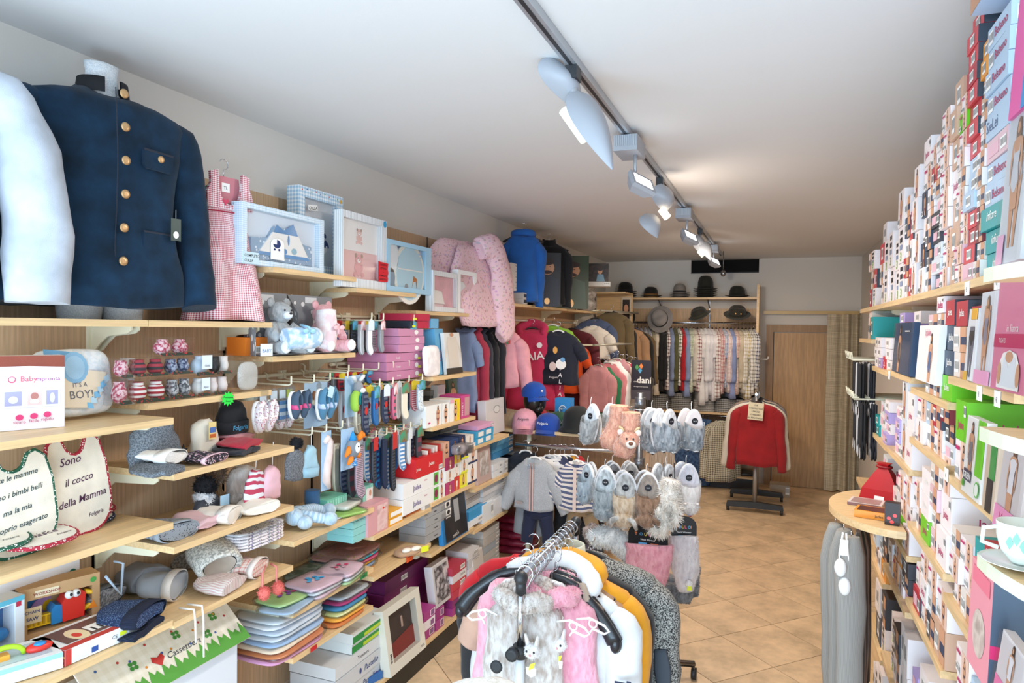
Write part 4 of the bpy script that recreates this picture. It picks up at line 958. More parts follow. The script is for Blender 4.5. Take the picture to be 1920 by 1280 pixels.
RT_=M('#a82237',.8,'dots','#f5efe8',s=.38);GT=M('#1f5a44',.8,'dots','#eef2ea',s=.38);NT=M('#1c2745',.8,'dots','#eef0f6',s=.38)
PUR=M('#4b1f45',.6);TEAL=M('#1d4048',.6)
z=1.285
loc,w=LP(76,203,-2.03,1.35);bib('upright red-edged bib reading Sono il cocco della Mamma',(-1.99,loc[1],z),LZ,.20,.30,RT_,[('Sono',-.1,.72,.034),('il cocco',0,.52,.030),('della Mamma',.02,.32,.030),('Folgaria',.2,.16,.016)],PUR,-.2)
loc,w=LP(-60,94,-1.98,1.35);bib('upright green-edged bib reading Tutte le mamme fanno i bimbi belli',(-1.955,loc[1]+.01,z),LZ,.22,.285,GT,[('Tutte le mamme',-.02,.74,.021),('fanno i bimbi belli',0,.58,.021),('ma la mia',.0,.42,.021),('proprio esagerato',.02,.27,.021),('Folgaria',.22,.14,.014)],TEAL,-.16)
def lying(px_,py_,lab,rz,w,h,trim,lines,ink,dz):
 p=onZ(px_,py_,z);bib(lab,(p.x,p.y,z+.007+dz),rz,w,h,trim,lines,ink,.07,True)
lying(185,984,'lying blue-edged bib under the red one at the right of the shelf',LZ+.05,.20,.25,NT,[],PUR,0)
lying(187,976,'lying red-edged bib reading Tutte le mamme at the right of the shelf',LZ+.05,.20,.25,RT_,[('Tutte le mamme',0,.78,.024),('fanno i bimbi belli',0,.62,.024),('ma la mia',0,.46,.024),('proprio esagerato',0,.30,.024)],PUR,.013)
lying(55,1010,"lying green-edged bib reading L'amore della Nonni at the back",LZ,.19,.24,GT,[("L'amore",0,.62,.03),('della Nonni',0,.42,.03)],TEAL,.013)
lying(112,1040,'lying red-edged bib reading Belli si nasce at the shelf edge',LZ+.08,.20,.24,RT_,[('Belli',-.05,.66,.036),('si',0,.50,.024),('nasce',.08,.30,.036),('Folgaria',.26,.18,.014)],PUR,.028)
lying(15,1062,'lying green-edged bib reading Nonna at the left edge',LZ,.19,.23,GT,[('della',.1,.6,.03),('Nonna',.12,.36,.034),('Folgaria',.2,.2,.014)],TEAL,.043)
# -- toy shelf .955
S3=.962
RED=M('#e0372c',.35);BLUE=M('#2a86c8',.35);YELP=M('#f2c21f',.35);KRAFT=M('#c29a6d',.7)
loc,w,rz=G2((-40,1150),(130,1118),S3);h=.125
t=thing('bath_toy_box','long grey box with a blue octopus toy tray behind the chainsaw toy','toy box',(-2.165,onX(60,1100,-2.16).y-.02,S3+.001),LZ)
b,q=window_box(.36,.045,.185,M('#e6e3e6',.5),(.1,.13,.12,.18));b.put('carton',t);a,f,e,g_=q
b=B();b.rect(a,f,e,g_,.028,M('#b8323c',.5));b.prism([(e-.15+x,f+.05+zz)for x,zz in ell2(0.07,0,.09,.055,20)],.006,.018,M('#2679b8',.35));b.prism([(e-.08+x,f+.045+zz)for x,zz in ell2(0.02,0,.055,.035,18)],.001,.006,M('#c59bd0',.4));b.dec(ell2(e-.06,f+.045,.018,.018),.0005,YELP);b.put('toy_tray',t);pane(t,a,f,e,g_)
b=B();b.dec(ell2(.155,.145,.013,.013),-.001,M('#1f6a5c',.5));b.put('round_logo',t)
loc,w,rz=G2((35,1205),(187,1160),S3);h=.155
t=thing('toy_chainsaw_box','kraft carton WORKSHOP chain saw with a red, blue and yellow toy','toy box',(loc[0],loc[1],S3+.001),rz)
b,q=window_box(w,.075,h,KRAFT,(.1,.1,.10,.24),.07);b.put('carton',t);a,f,e,g_=q;cx=(a+e)/2+.01
b=B();b.prism([(cx-.005,f+.01),(cx+.055,f+.012),(cx+.06,f+.085),(cx+.045,f+.10),(cx+.005,f+.09),(cx-.008,f+.07)],-.004,.045,RED);b.put('red_body',t)
b=B();b.prism([(cx-.035,f+.01),(cx-.006,f+.01),(cx-.006,f+.065),(cx-.025,f+.07),(cx-.036,f+.055)],.0,.045,BLUE);b.put('blue_guard',t)
b=B();b.box((cx-.10,.01,f+.012),(cx-.034,.03,f+.045),YELP)
for k in range(5):b.box((cx-.096+k*.013,.006,f+.018),(cx-.090+k*.013,.011,f+.04),M('#b88a10',.5))
b.put('yellow_blade',t)
b=B();b.sweep([(cx+.055,.01,f+.03),(cx+.085,.01,f+.04),(cx+.09,.01,f+.075),(cx+.06,.01,f+.085)],.009,YELP,8);b.put('handle',t)
for k in(0,1):
 b=B();b.ell((cx+.012+.02*k,-.004,f+.092),.013,WHITE,10);b.ell((cx+.014+.02*k,-.015,f+.094),.005,INK,8);b.put('eye',t)
b=B();b.rect(a+.02,h*.80,a+.085,h*.93,-.0012,M('#e9d8b8',.5));b.text('WORKSHOP',a+.052,h*.83,.013,-.0016,M('#8c2f28',.5),0,'CENTER',bold=.015);b.rect(-w/2+.01,h*.30,-w/2+.06,h*.62,-.0012,M('#d9bf94',.5));b.text('CHAIN',-w/2+.035,h*.5,.013,-.0018,M('#22386e',.5),0,'CENTER',bold=.02);b.text('SAW',-w/2+.035,h*.36,.015,-.0018,M('#22386e',.5),0,'CENTER',bold=.02)
b.dec([(w/2-.034,h*.28),(w/2-.008,h*.28),(w/2-.021,h*.46)],-.0016,M('#f08a2a',.5));b.dec(ell2(w/2-.02,h*.88,.009,.009),-.0016,M('#4c9a48',.5));b.rect(-w/2+.004,.01,-w/2+.012,.03,-.0016,YEL);b.put('printed_lettering',t,kind='stuff')
t=thing('toy_box','blue and white toy carton cut by the left edge of the picture','toy box',(onZ(10,1225,S3).x,onZ(10,1225,S3).y,S3+.001),LZ)
b,q=window_box(.11,.09,.155,M('#e8eef4',.5),(.1,.25,.12,.12),.06);b.put('carton',t);b=B();b.rect(q[0],q[1],q[2],q[3],.055,M('#2b6ea8',.5));b.ell((q[2]-.03,.03,q[1]+.03),(.03,.02,.02),BLUE,10);b.put('inside_toy',t);pane(t,*q)
b=B();b.rect(.03,.125,.045,.14,-.001,M('#c8324a',.5));b.rect(-.055,.14,.055,.155,-.001,M('#5fb4cc',.5));b.put('red_logo',t)
# flat boxes in front
loc,w,rz=G2((122,1250),(258,1190),S3)
t=thing('toy_piano_box','flat red and white carton with a toy piano under a film window','toy box',(loc[0],loc[1],S3+.001),rz)
b=carton(w,.16,.045,M('#eef0f2',.45),[('r',0,0,.08,1,M('#c23a34',.5)),('r',.08,.1,.3,.9,M('#dfe5ec',.5)),('r',.34,.15,.43,.5,M('#2c4f9c',.5)),('t','CE',.66,.42,.015,INK),('r',.73,.45,.83,.72,YEL),('bar',.86,.2,.98,.85)],[('r',0,0,1,1,M('#c23a34',.6,'dots','#f0c83c',s=.6))],
top=[('r',.0,.0,1,.16,M('#c23a34',.5)),('r',.12,.2,.9,.9,M('#6b4c48',.4)),('e',.36,.45,.12,.3,M('#f0dcb4',.4)),('e',.34,.42,.05,.12,RED),('r',.5,.3,.85,.62,PAPER),('r',.55,.3,.58,.5,INK),('r',.64,.3,.67,.5,INK),('r',.74,.3,.77,.5,INK),('e',.88,.25,.12,.14,M('#5da03c',.5))]);b.put('carton',t)
loc,w,rz=G2((-35,1300),(118,1252),S3)
t=thing('rattle_box','flat pale blue carton with a rattle and coloured toys at the left edge','toy box',(loc[0],loc[1],S3+.001),rz)
b=carton(w,.15,.045,M('#eef3f6',.45),[('r',0,.7,1,1,M('#8fc6dc',.5)),('r',.55,.1,.95,.6,M('#dde2ea',.5))],(),top=[('r',.1,.15,.9,.85,M('#bcd3de',.4)),('p',[(.72,.45),(.95,.5),(.9,.75)],M('#c8243c',.5)),('p',[(.1,.95),(.45,.99),(.5,.8),(.2,.8)],M('#b8d23c',.5))]);b.put('carton',t)
b=B();b.sweep([(-.03+.045*math.cos(a),.06,.05+.03*math.sin(a))for a in[PI*k/8 for k in range(9)]],.007,M('#a8d82c',.35),8);b.put('green_handle',t)
b=B();b.ell((.05,.06,.055),(.035,.02,.014),RED,12);b.ell((.05,.05,.068),(.016,.012,.006),BLUE,10);b.put('red_button_toy',t)
b=B();b.box((-.06,.05,.046),(-.02,.08,.06),M('#f0a83c',.35));b.put('orange_block',t)
# hats on the toy shelf
S4=.952
def H(px_,py_,lab,w,h,m,**k):return hatat(px_,py_,S4,lab,w,h,m,**k)
H(200,1165,'salmon knitted hat under the grey deer hat',.15,.14,KN('#d68a80'),seed=61,rz=1.9,th=.03)
H(205,1152,'grey knitted hat with a deer motif and grey pompom',.15,.13,M('#6b7077',.9,'melange','#a9adb2',s=.6),cuff=KN('#7b8087',2),pom=(M('#6a7580',.9),.042),seed=62,rz=1.75,th=.06,dz=.03)
H(285,1115,'soft grey fleece hat leaning at the back of the toy shelf',.16,.15,FAB('#8f9298'),seed=63,rz=1.5,th=.10)
H(335,1120,'pale grey velour bonnet with white lining',.16,.14,FAB('#a9b0b8'),cuff=FAB('#e6dfd8'),seed=64,rz=2.0,th=.09,cuff_h=.2)
H(280,1188,'navy knitted hat under another navy one',.19,.16,KN('#16233f',2),seed=65,rz=1.95,th=.03)
H(283,1184,'navy dotted knitted hat with a light blue stripe at the shelf edge',.19,.16,M('#1b2f57',.9,'dots','#7fa0cc',s=.16),cuff=KN('#14203c',2),seed=66,rz=1.95,th=.05,dz=.032,cuff_h=.28)
H(350,1068,'brown marled pompom hat at the back of the toy shelf',.12,.10,M('#7d766e',.9,'melange','#b8b2a8',s=.5),pom=(M('#8d867c',.9),.04),seed=70,rz=1.4,th=.07)
H(440,1108,'pink and grey ribbed knitted cap under the cowl',.17,.14,M('#c9a9a6',.9,'stripev','#d9d4d0',s=.3),seed=67,rz=1.8,th=.05)
p=onZ(415,1092,S4);t=thing('knitted_cowl','thick grey white knitted neck warmer with its fleece opening facing the aisle','neck warmer',(p.x-.03,p.y,S4+.085),(.35,0,1.2))
b=B();CW=M('#a3a39c',.9,'melange','#e2dfd6',s=.55);rs=[]
for(y,k,q_)in((-.045,.78,.7),(-.06,.92,.88),(-.05,1.05,1.05),(0,1.12,1.15),(.06,1.08,1.1),(.09,.95,.9),(.095,.7,.6)):rs.append([Vector((.082*k*math.cos(a),y,.058*q_*math.sin(a)))for a in(2*PI*j/26 for j in range(26))][::-1])
b.loft(rs,CW,(False,True));b.wrinkle(.006,14);b.put('knit_tube',t)
b=B();b.loft([[Vector((.082*k*math.cos(a),y,.058*k*math.sin(a)))for a in(2*PI*j/26 for j in range(26))]for y,k in((-.046,.74),(.03,.6),(.032,.1))][::-1],FAB('#d8c8b8'),(True,False));b.put('fleece_lining',t)
t=H(488,1078,'coral and white patterned knitted bonnet with two hanging pompoms',.15,.13,M('#d98c82',.9,'plaid','#f0e4de',s=.4),cuff=FAB('#efe6de'),seed=68,rz=1.9,th=.06,pom=(M('#cf5f58',.9),.022),cuff_h=.18)
for k,(ex,ey)in enumerate(((495,1112),(521,1102))):
 p=onX(ex,ey,XD+.02)-Vector(t.location);Mi=Matrix.Rotation(-t.rotation_euler.z,4,'Z');p=Mi@p
 a_=Mi@(Vector((XD-.03,t.location.y+p.y*0+(.02+.03*k),S4+.03))-Vector(t.location)+Vector((0,0,0)))
 e_=Mi@(Vector((XD+.012,onX(ex,ey,XD+.02).y,S4+.03))-Vector(t.location))
 b=B();b.sweep([a_,e_,(e_.x,e_.y,p.z+.03),tuple(p)],.0045,M('#d8837a',.9),6);b.put('braided_cord',t);b=B();pompom(b,p,.027,M('#dc6f66',.9),300);b.put('pompom',t)
for ex,ey in((366,1205),(381,1232)):
 q0=onX(ex-4,1140,XD-.03);b=B();e_=onX(ex,ey,XD+.012);b.sweep([(XD-.05,e_.y-.01,S4+.012),(XD+.006,e_.y,S4+.012),(XD+.012,e_.y,S4-.03),(XD+.012,e_.y+.003,e_.z)],.0035,PAPER,6)
 one('cotton_cord',b,'white cotton cord hanging over the toy shelf edge, %s'%('nearer one' if ey==1205 else 'longer one ending in a knot'),'cord',(0,0,0))
b=B();e_=onX(198,1080,XD+.01);b.sweep([(XD-.03,e_.y+.06,S2+.012),(XD+.008,e_.y+.06,S2+.01),(XD+.010,e_.y+.05,S2-.08),tuple(e_)],.004,M('#8d98a4',.9),6);adopt(b.put('tie_cord'),SB_)
# -- under the toy shelf: large printed carton, blanket
loc,w,rz=G2((235,1420),(468,1250),.142)
CART=M('#dfe5ee',.55)
t=thing('play_carton','large white carton with a grass-edged heart and clover lid under the toy shelf','box',(-1.92,onX(350,1250,-1.9).y,.142),LZ)
b=B();b.box((-.30,0,0),(.26,.26,.60),CART);b.put('carton',t)
LM=M('#e4ddc9',.6,'gingham','#efe9da',s=3)
b=B();x0,x1=-.33,.29;
b.T=Matrix.Translation((0,-.02,.60))@Matrix.Rotation(-PI/2+.75,4,'X')
b.prism([(x0,-.02),(x1,-.02),(x1,.19),(x0,.19)],-.004,0,LM);edge=[];n=46
for i in range(n+1):edge.append((x0+(x1-x0)*i/n,.018+(.028 if i%2 else 0)+.012*math.sin(i*1.7)))
b.dec([(x0,-.02),(x1,-.02)]+edge[::-1],-.0052,M('#4f9a34',.6))
b.dec([(-.10,.07),(-.075,.045),(-.05,.07),(-.055,.088),(-.075,.078),(-.095,.088)],-.0055,M('#c2302c',.6));b.text('Cassettiera',-.045,.055,.032,-.0055,M('#3a3f4a',.6),.35,bold=.004)
for cx,cz in((.14,.07),(-.16,.09),(.20,.12),(.03,.12)):
 for k in range(4):b.dec(ell2(cx+.011*math.cos(k*PI/2+.7),cz+.011*math.sin(k*PI/2+.7),.008,.008,8),-.0055,M('#3f8a3a',.6))
for i in range(16):cx=x0+.02+.037*i;b.dec(ell2(cx,.10+.04*math.sin(i*2.3),.005,.005,6),-.0056,M(('#b83a34','#3f5f9a','#d88a2c')[i%3],.6))
b.put('printed_flap',t)
b=B();b.dec([(-.29,.05),(-.05,.05),(-.05,.47),(-.29,.52)],-.001,M('#3a86bf',.5));b.dec([(-.28,.07),(-.07,.07),(-.07,.44),(-.28,.49)],-.0015,M('#d3cfae',.5));b.put('side_picture',t)
p=onX(190,1262,-1.9);t=thing('folded_blanket','rosy folded fleece at the bottom edge under the toy shelf','blanket',(-1.98,p.y,.142),LZ)
b=B();[soft(b,.30,.22,.07,FAB('#dcb9bd'),4,c=(0,.0,.07*k))for k in range(5)];b.wrinkle(.012,9);b.put('fleece',t)
# ================================================================== left wall: hooks and hanging goods
def hook_rail(label,px0,px1,z,tips,xt=-1.93):
 y0,y1=Yat(px0,-2.2,z),Yat(px1,-2.2,z);t=thing('hook_rail',label,'hook rail',(-2.2,(y0+y1)/2,z));ys=[]
 b=B();b.sweep([(0,-(y1-y0)/2,0),(0,(y1-y0)/2,0)],.009,CREAM,8);b.box((-.02,-.02,-.02),(0,.02,.02),CREAM);b.put('rail',t)
 for tp in tips:
  y=Yat(tp,xt,z)-(y0+y1)/2;ys.append(y+(y0+y1)/2);L=xt+2.2
  b=B();b.sweep([(-.012,y,.012),(.0,y,.014),(.014,y,.004),(.012,y,-.016),(.03,y,-.02),(L-.012,y,-.02),(L,y,-.014),(L,y,.018)],.0042,CREAM,6);b.put('hook',t)
 return ys
z1=1.700
hy=hook_rail('cream hook rail with baby shoes beside the sock boxes',452,600,z1,(546,589,619,652))
z2=1.475
hy2=hook_rail('cream hook rail with baby hats and dolls under the shoe hooks',500,625,z2,(585,612,642,676),-1.90)
z3=1.985
hy3=hook_rail('cream hook rail with sock cards under the teddy box shelf',600,700,z3,(697,719,776),-1.93)
z4=1.73
hy4=hook_rail('upper cream hook rail over the patterned socks',620,720,z4,(654,681,710,737,767),-1.93)
z5=1.655
hy5=hook_rail('lower cream hook rail carrying the patterned socks',660,728,z5,(712,737,767,792),-1.86)
z6=1.395
hy6=hook_rail('cream hook rail carrying striped and dark socks',640,745,z6,(705,725,741,757,770,789),-1.88)
def hang(name,label,cat,y,x,z,group=None,rz=LZ):return thing(name,label,cat,(x,y,z-.026),rz,group)
ST_=[M('#2b3f7e',.8,'stripeh','#2a9ad8',s=.8),M('#26304e',.8,'stripeh','#5b6273',s=.7),M('#2f6fae',.8),M('#d96a8a',.8,'stripeh','#5a5f6a',s=1),M('#e8e0cc',.8),M('#e4f1f8',.8,'dots','#2a86b8',s=.7),M('#b02c3a',.8,'stripeh','#3c3f4a',s=.6),M('#f1eff2',.8),M('#f0c9d0',.8,'stripeh','#b8525f',s=.35),M('#9aa0a6',.8),M('#dfe4e8',.8),M('#3f6e96',.8,'stripeh','#2a4a68',s=.3),M('#c4a3b4',.8,'stripeh','#6e6a72',s=.25),M('#23262e',.85,'stripeh','#454a55',s=.45),M('#1f2c48',.85),M('#3d4046',.9,'stripeh','#7b3a48',s=1.5),M('#5c90c4',.8,'stripeh','#e9ecef',s=.6)]
CARD=[M('#5aa3c8',.5,'photo','#3f8a4c'),M('#e8cf3a',.5),M('#c8322f',.5),M('#3f8a6a',.5,'photo','#8c5a3c'),M('#dfeaf2',.5),M('#f0d8dc',.5,'photo','#c84a5a')]
def sockset(ys,z,xt,spec,n,gname,step=.034):
 cache={}
 for i,(y,(a,c,w,h,lab))in enumerate(zip(ys,spec)):
  for k in range(n):
   m=ST_[a]if k==0 else ST_[(a+3*k)%len(ST_)];key=(m.name,c,w,h)
   if key not in cache:cache[key]=socks(w,h,m,CARD[(c+(k>0)*k)%6]if c is not None else None,motif=M('#c8322f',.5)if a in(1,2)else None).mesh('sock_card')
   col=lab if k==0 else '%s card behind the %s'%(NTH[k-1],lab)
   link('sock_card',cache[key],None,(xt-.012-step*k,y+.002*k,z-.032),col,'socks',gname,None,LZ+(-.12,.1,-.05,.14)[(i+k)%4])
sockset(hy3,z3,-1.93,[(7,4,.03,.15,'white ankle socks with a mouse motif on the top hook rail'),(9,5,.032,.14,'grey rabbit socks on the top hook rail'),(8,0,.045,.13,'pink striped socks under a monkey picture card')],5,'sock cards on the top hook rail',.05)
sockset([hy4[0]+.02]+hy4[1:3],z4,-1.98,[(6,1,.03,.07,'short socks with a yellow card on the upper rail'),(1,1,.03,.06,'short socks with a yellow label beside the upper rail hooks'),(2,0,.03,.05,'short socks with a jungle picture card')],3,'short socks on the upper rail')
sockset([hy5[0]-.11,hy5[0]-.02,hy5[0]+.07,hy5[1]+.03,hy5[2]-.03,hy5[3]],z5,-1.86,[(1,None,.036,.2,'navy striped socks with a red bus'),(2,0,.04,.17,'bright blue socks with a red bus'),(1,4,.036,.17,'dark grey socks with a red bus motif'),(3,5,.032,.16,'pink and grey girls socks'),(4,3,.045,.17,'cream socks with a dog motif'),(5,0,.055,.15,'white and blue monkey print socks')],4,'patterned socks on the middle rail',.045)
sockset([hy6[0]-.13]+hy6,z6,-1.88,[(12,None,.055,.25,'brown and grey striped knee socks in front'),(13,2,.032,.2,'dark socks with a red card'),(14,None,.034,.25,'navy long socks on the lowest hooks'),(13,2,.04,.28,'black striped socks with a red label'),(16,3,.045,.19,'blue and white striped socks'),(10,4,.034,.17,'pale socks between the striped ones'),(15,3,.045,.18,'dark green socks with a green card')],4,'socks on the lowest hook rail',.045)
# shoes
def shoepair(label,y,x,z,m,sole,strap,L=.125,tiltz=0,lace=None,card=None):
 t=hang('baby_shoes',label,'shoes',y,x,z,None,LZ+tiltz)
 b=B();b.prism([(-.018,-.035),(.018,-.035),(.018,-.005),(0,.01),(-.018,-.005)],-.002,0,CLEARM);b.put('hanging_tab',t)
 for sg in(-1,1):
  s_=thing('shoe',None,None);s_.parent=t;T=Matrix.Translation((sg*.029,-.02,-.02-L/2))@Matrix.Rotation(sg*.06,4,'Y')@Matrix.Rotation(PI/2,4,'X')
  s_.name='shoe';shoe(s_,L,m,sole,strap,T,lace)
 if card:b=B();b.T=Matrix.Rotation(.35,4,'Y');b.prism([(-.018,-.06),(.018,-.06),(.018,-.01),(-.018,-.01)],-.075,-.073,card);b.put('price_card',t)
FLO=M('#f0e6e8',.8,'flowers','#b8425a',s=.5)
shoepair('white floral soft baby shoes leftmost on the shoe rail',Yat(482,-2.0,1.58),-2.0,z1-.03,FLO,M('#e9e4e0',.6),FLO,.13)
shoepair('second pair of white floral baby shoes behind the blue packs',Yat(520,-2.04,1.58),-2.04,z1-.05,FLO,M('#e9e4e0',.6),FLO,.12)
shoepair('navy baby sneakers with pink laces and white toes',hy[0]+.03,-1.95,z1,M('#44566a',.8),M('#f1f0ee',.5),M('#d94f86',.6),.12,lace=1)
shoepair('blue strap baby shoes with white rims and a pale blue card',hy[1]+.035,-1.93,z1,M('#4d7f9e',.8,'fabric'),M('#f4f3f0',.5),M('#b9c9e6',.7),.14,card=M('#bfe0ea',.5))
for k,px_ in enumerate((492,512,528,541)):
 y=Yat(px_,-1.97,1.62);t=hang('sock_pack','clear pack of pale blue baby socks, %s from the left on the shoe rail'%ORD[k].replace('lowest','first'),'socks',y,-1.97,z1,'clear packs of blue baby socks')
 b=B();b.box((-.022,-.012,-.15),(.022,.004,-.005),CLEARM);b.put('clear_bag',t);b=B();b.box((-.018,-.008,-.14),(.018,.0,-.06),M('#6f9fd4',.8,'stripeh','#e9f0f6',s=.9));b.box((-.018,-.006,-.05),(.018,-.002,-.015),M('#d8dc5a' if k==3 else '#dfe8f0',.5));b.put('folded_socks',t)
 # dolls on blue cards
BC=M('#a8c8e4',.5)
def doll(label,y,x,z,w,h,fn):
 t=hang('comforter_toy',label,'toy',y,x,z);b=B();b.box((-w/2,0,-h),(w/2,.003,0),BC);b.put('backing_card',t);fn(t)
def lion(t):
 b=B();b.ell((-.03,-.02,-.08),(.028,.018,.025),M('#e9d9bc',.9),12);b.ell((.035,-.02,-.12),(.03,.018,.028),M('#f0e6da',.9,'stripeh','#6a6460',s=.4),12);b.put('soft_heads',t)
 b=B();b.sweep([(-.05,-.02,-.08),(-.035,-.02,-.05),(.0,-.02,-.06),(-.005,-.02,-.1)],.012,M('#8a5a36',.9),8);b.put('mane',t)
 b=B();b.sweep([(-.02,-.02,-.11),(.01,-.02,-.15),(.04,-.02,-.16)],.016,M('#2d4a80',.9),8);b.put('scarf',t)
doll('soft toy comforter with a cream lion on a pale blue card',hy[2]-.01,-2.0,z1,.17,.21,lion)
def donkey(t):
 GG=M('#8d9095',.9,'fabric')
 b=B();b.ell((0,-.03,-.055),(.026,.024,.03),GG,12);b.put('head',t);b=B();b.ell((.006,-.052,-.07),(.018,.014,.013),M('#ecebea',.9),10);b.put('muzzle',t)
 for sg in(-1,1):b=B();b.sweep([(sg*.015,-.025,-.03),(sg*.04,-.03,-.005),(sg*.055,-.03,.0)],[.008,.011,.004],M('#dfe2e4',.9),8);b.put('ear',t)
 b=B();b.sweep([(0,-.025,-.08),(-.03,-.03,-.10),(-.035,-.035,-.15),(-.02,-.04,-.16)],[.018,.02,.02,.012],M('#9cc84c',.9),10);b.sweep([(.0,-.025,-.08),(.03,-.03,-.10),(.02,-.035,-.14)],[.018,.02,.012],M('#3fb8c0',.9),10);b.put('legs',t)
doll('grey donkey rattle with green and turquoise legs on a blue card',hy[3]+.045,-1.93,z1+.02,.13,.20,donkey)
def octo(t):
 GG=M('#7f8790',.9,'fabric');OR=M('#f08426',.9)
 b=B();b.ell((0,-.03,-.09),(.04,.03,.045),GG,14);b.put('body',t)
 for q in((-.06,-.12,-.03,-.08),(.07,-.02,.03,-.06),(-.04,-.16,-.01,-.12),(.05,-.14,.02,-.11),(.085,-.03,.06,-.045)):b=B();b.sweep([(q[2],-.03,q[3]),((q[0]+q[2])/2,-.035,(q[1]+q[3])/2),(q[0],-.03,q[1])],[.011,.014,.006],OR,8);b.put('leg',t)
 b=B();b.ell((0,-.056,-.085),(.02,.008,.024),WHITE,10);b.put('face',t)
 for sg in(-1,1):b=B();b.ell((sg*.008,-.064,-.078),.0035,INK,6,k=4);b.put('eye',t)
 b=B();b.sweep([(0,-.03,-.05),(-.005,-.03,-.01)],[.02,.003],M('#2d8fd0',.9),8);b.sweep([(.01,-.035,-.13),(.0,-.04,-.17)],[.006,.012],M('#3f8ac8',.9,'dots',s=.3),8);b.put('hair_tuft',t)
doll('grey octopus plush toy with orange legs on a clear blue card',Yat(652,-1.86,z2-.08),-1.86,z2+.01,.10,.19,octo)
for k,(px_,py_,lab,m,pom)in enumerate(((562,835,'dark grey knitted hat with a black pompom hanging from the rail',M('#565a60',.9,'melange','#7c8086'),(M('#17181c',.9),.03)),(591,832,'pale blue baby beanie hanging from the rail',FAB('#a6cfe2'),None),(487,872,'striped red, white and blue knitted hat hanging above the pink hats',M('#b8405a',.9,'stripeh','#dfe4ee',s=.9),None),(518,868,'pink fleece hat hanging beside the striped one',FAB('#e9bcc8'),None))):
 y=Yat(px_,-1.9,1.40);zt=Zat(py_,-1.9,y);t=thing('baby_hat',lab,'hat',(-1.93,y,zt-.145),(0,.1,LZ));beanie(t,.11,.13,m,FAB('#9fc9de')if k==1 else None,pom,80+k,False,.035)
 b=B();b.sweep([(0,0,.12),(0,.005,z2-zt+.145-.02)],.0015,PAPER,5);b.put('hanging_loop',t)
y=Yat(617,-1.9,1.3);t=thing('bunny_comforter','cream bunny comforter hanging in a clear blue pack','toy',(-1.92,y,z2-.02),LZ)
b=B();b.sweep([(-.02,-.01,-.05),(.0,-.01,-.03),(.02,-.01,-.05),(.015,-.01,-.1),(.0,-.01,-.15),(-.01,-.01,-.22),(.015,-.01,-.26)],[.01,.014,.016,.018,.02,.022,.01],M('#e9d4cc',.9,'fabric'),8);b.put('body',t);b=B();b.box((-.035,-.005,-.27),(.035,-.002,0),BC);b.put('backing_card',t)
# -- boxed teddies on the plush shelf
STAR=M('#8d9095',.6,'dots','#f4f4f4',s=2.2)
def teddy(px0,px1,label,fur,muz,roll,rollm,extra):
 loc,w=LP(px0,px1,-1.98,1.805);t=thing('boxed_teddy',label,'soft toy',(-1.985,loc[1],1.806),(0,0,LZ-.12))
 b=B();b.box((-w/2-.01,.12,0),(w/2+.01,.125,.27),STAR);b.box((-w/2-.01,.0,0),(w/2+.01,.125,.006),STAR);b.loft([[Vector(p)for p in((-w/2-.01,.12,0),(-w/2-.01,.125,0),(-w/2-.01,.125,.27),(-w/2-.01,.12,.27))],[Vector(p)for p in((-w/2-.07,-.02,0),(-w/2-.068,-.018,0),(-w/2-.03,.03,.18),(-w/2-.032,.028,.18))]],STAR,sm=False);b.rect(-.035,.235,.04,.262,.1195,M('#e3e6ea',.5));b.put('star_carton',t)
 p=thing('teddy',None,None);p.parent=t;p.location=(.01,.055,.006);plush(p,fur,muz,.88)
 b=B();b.sweep(roll,[.045,.048,.048,.045],rollm,14);b.wrinkle(.004,12);b.put('rolled_blanket',t)
 b=B();b.sweep([(roll[1][0]+.02,roll[1][1]-.05,roll[1][2]+.0),(roll[1][0]+.02,roll[1][1]-.05,roll[1][2]+.045),(roll[1][0]+.02,roll[1][1],roll[1][2]+.055)],.006,extra,8)
 for sg in(-1,1):b.ell((roll[1][0]+.02+sg*.02,roll[1][1]-.055,roll[1][2]+.03),(.02,.006,.011),extra,8,k=4)
 b.put('satin_bow',t);return t
BM=M('#a9cbe8',.95,'melange','#eef4fa',s=.12)
t=teddy(505,568,'grey teddy in a star carton hugging a pale blue rolled blanket',FUR('#b2b6b8','#9aa0a3'),M('#e9eef4',.9),[(-.07,-.07,.07),(-.02,-.085,.075),(.04,-.09,.075),(.085,-.085,.075)],BM,M('#9fd0e8',.5))
b=B();b.box((-.16,-.03,.0),(-.10,-.025,.05),M('#e9edf1',.5));b.text('BABY',-.155,.015,.02,-.0305,M('#4a78a8',.5));b.put('printed_flap',t)
t=teddy(584,650,'pink teddy in a star carton with a white rolled blanket',FUR('#f0b9c0','#e3a3ac'),M('#f6eeee',.9),[(-.05,-.03,.03),(-.055,-.04,.09),(-.055,-.035,.15),(-.055,-.03,.2)],M('#f3eef0',.95,'melange','#eccfd4',s=.1),M('#f0bfc4',.5))
loc,w=LP(460,508,-2.05,1.806);one('orange_box',carton(w,.1,.075,M('#ee8228',.5),[('bar',.35,.1,.7,.5),('t','L',.3,.7,.02,PAPER)]),'small orange carton behind the teddy carton','box',loc,LZ)

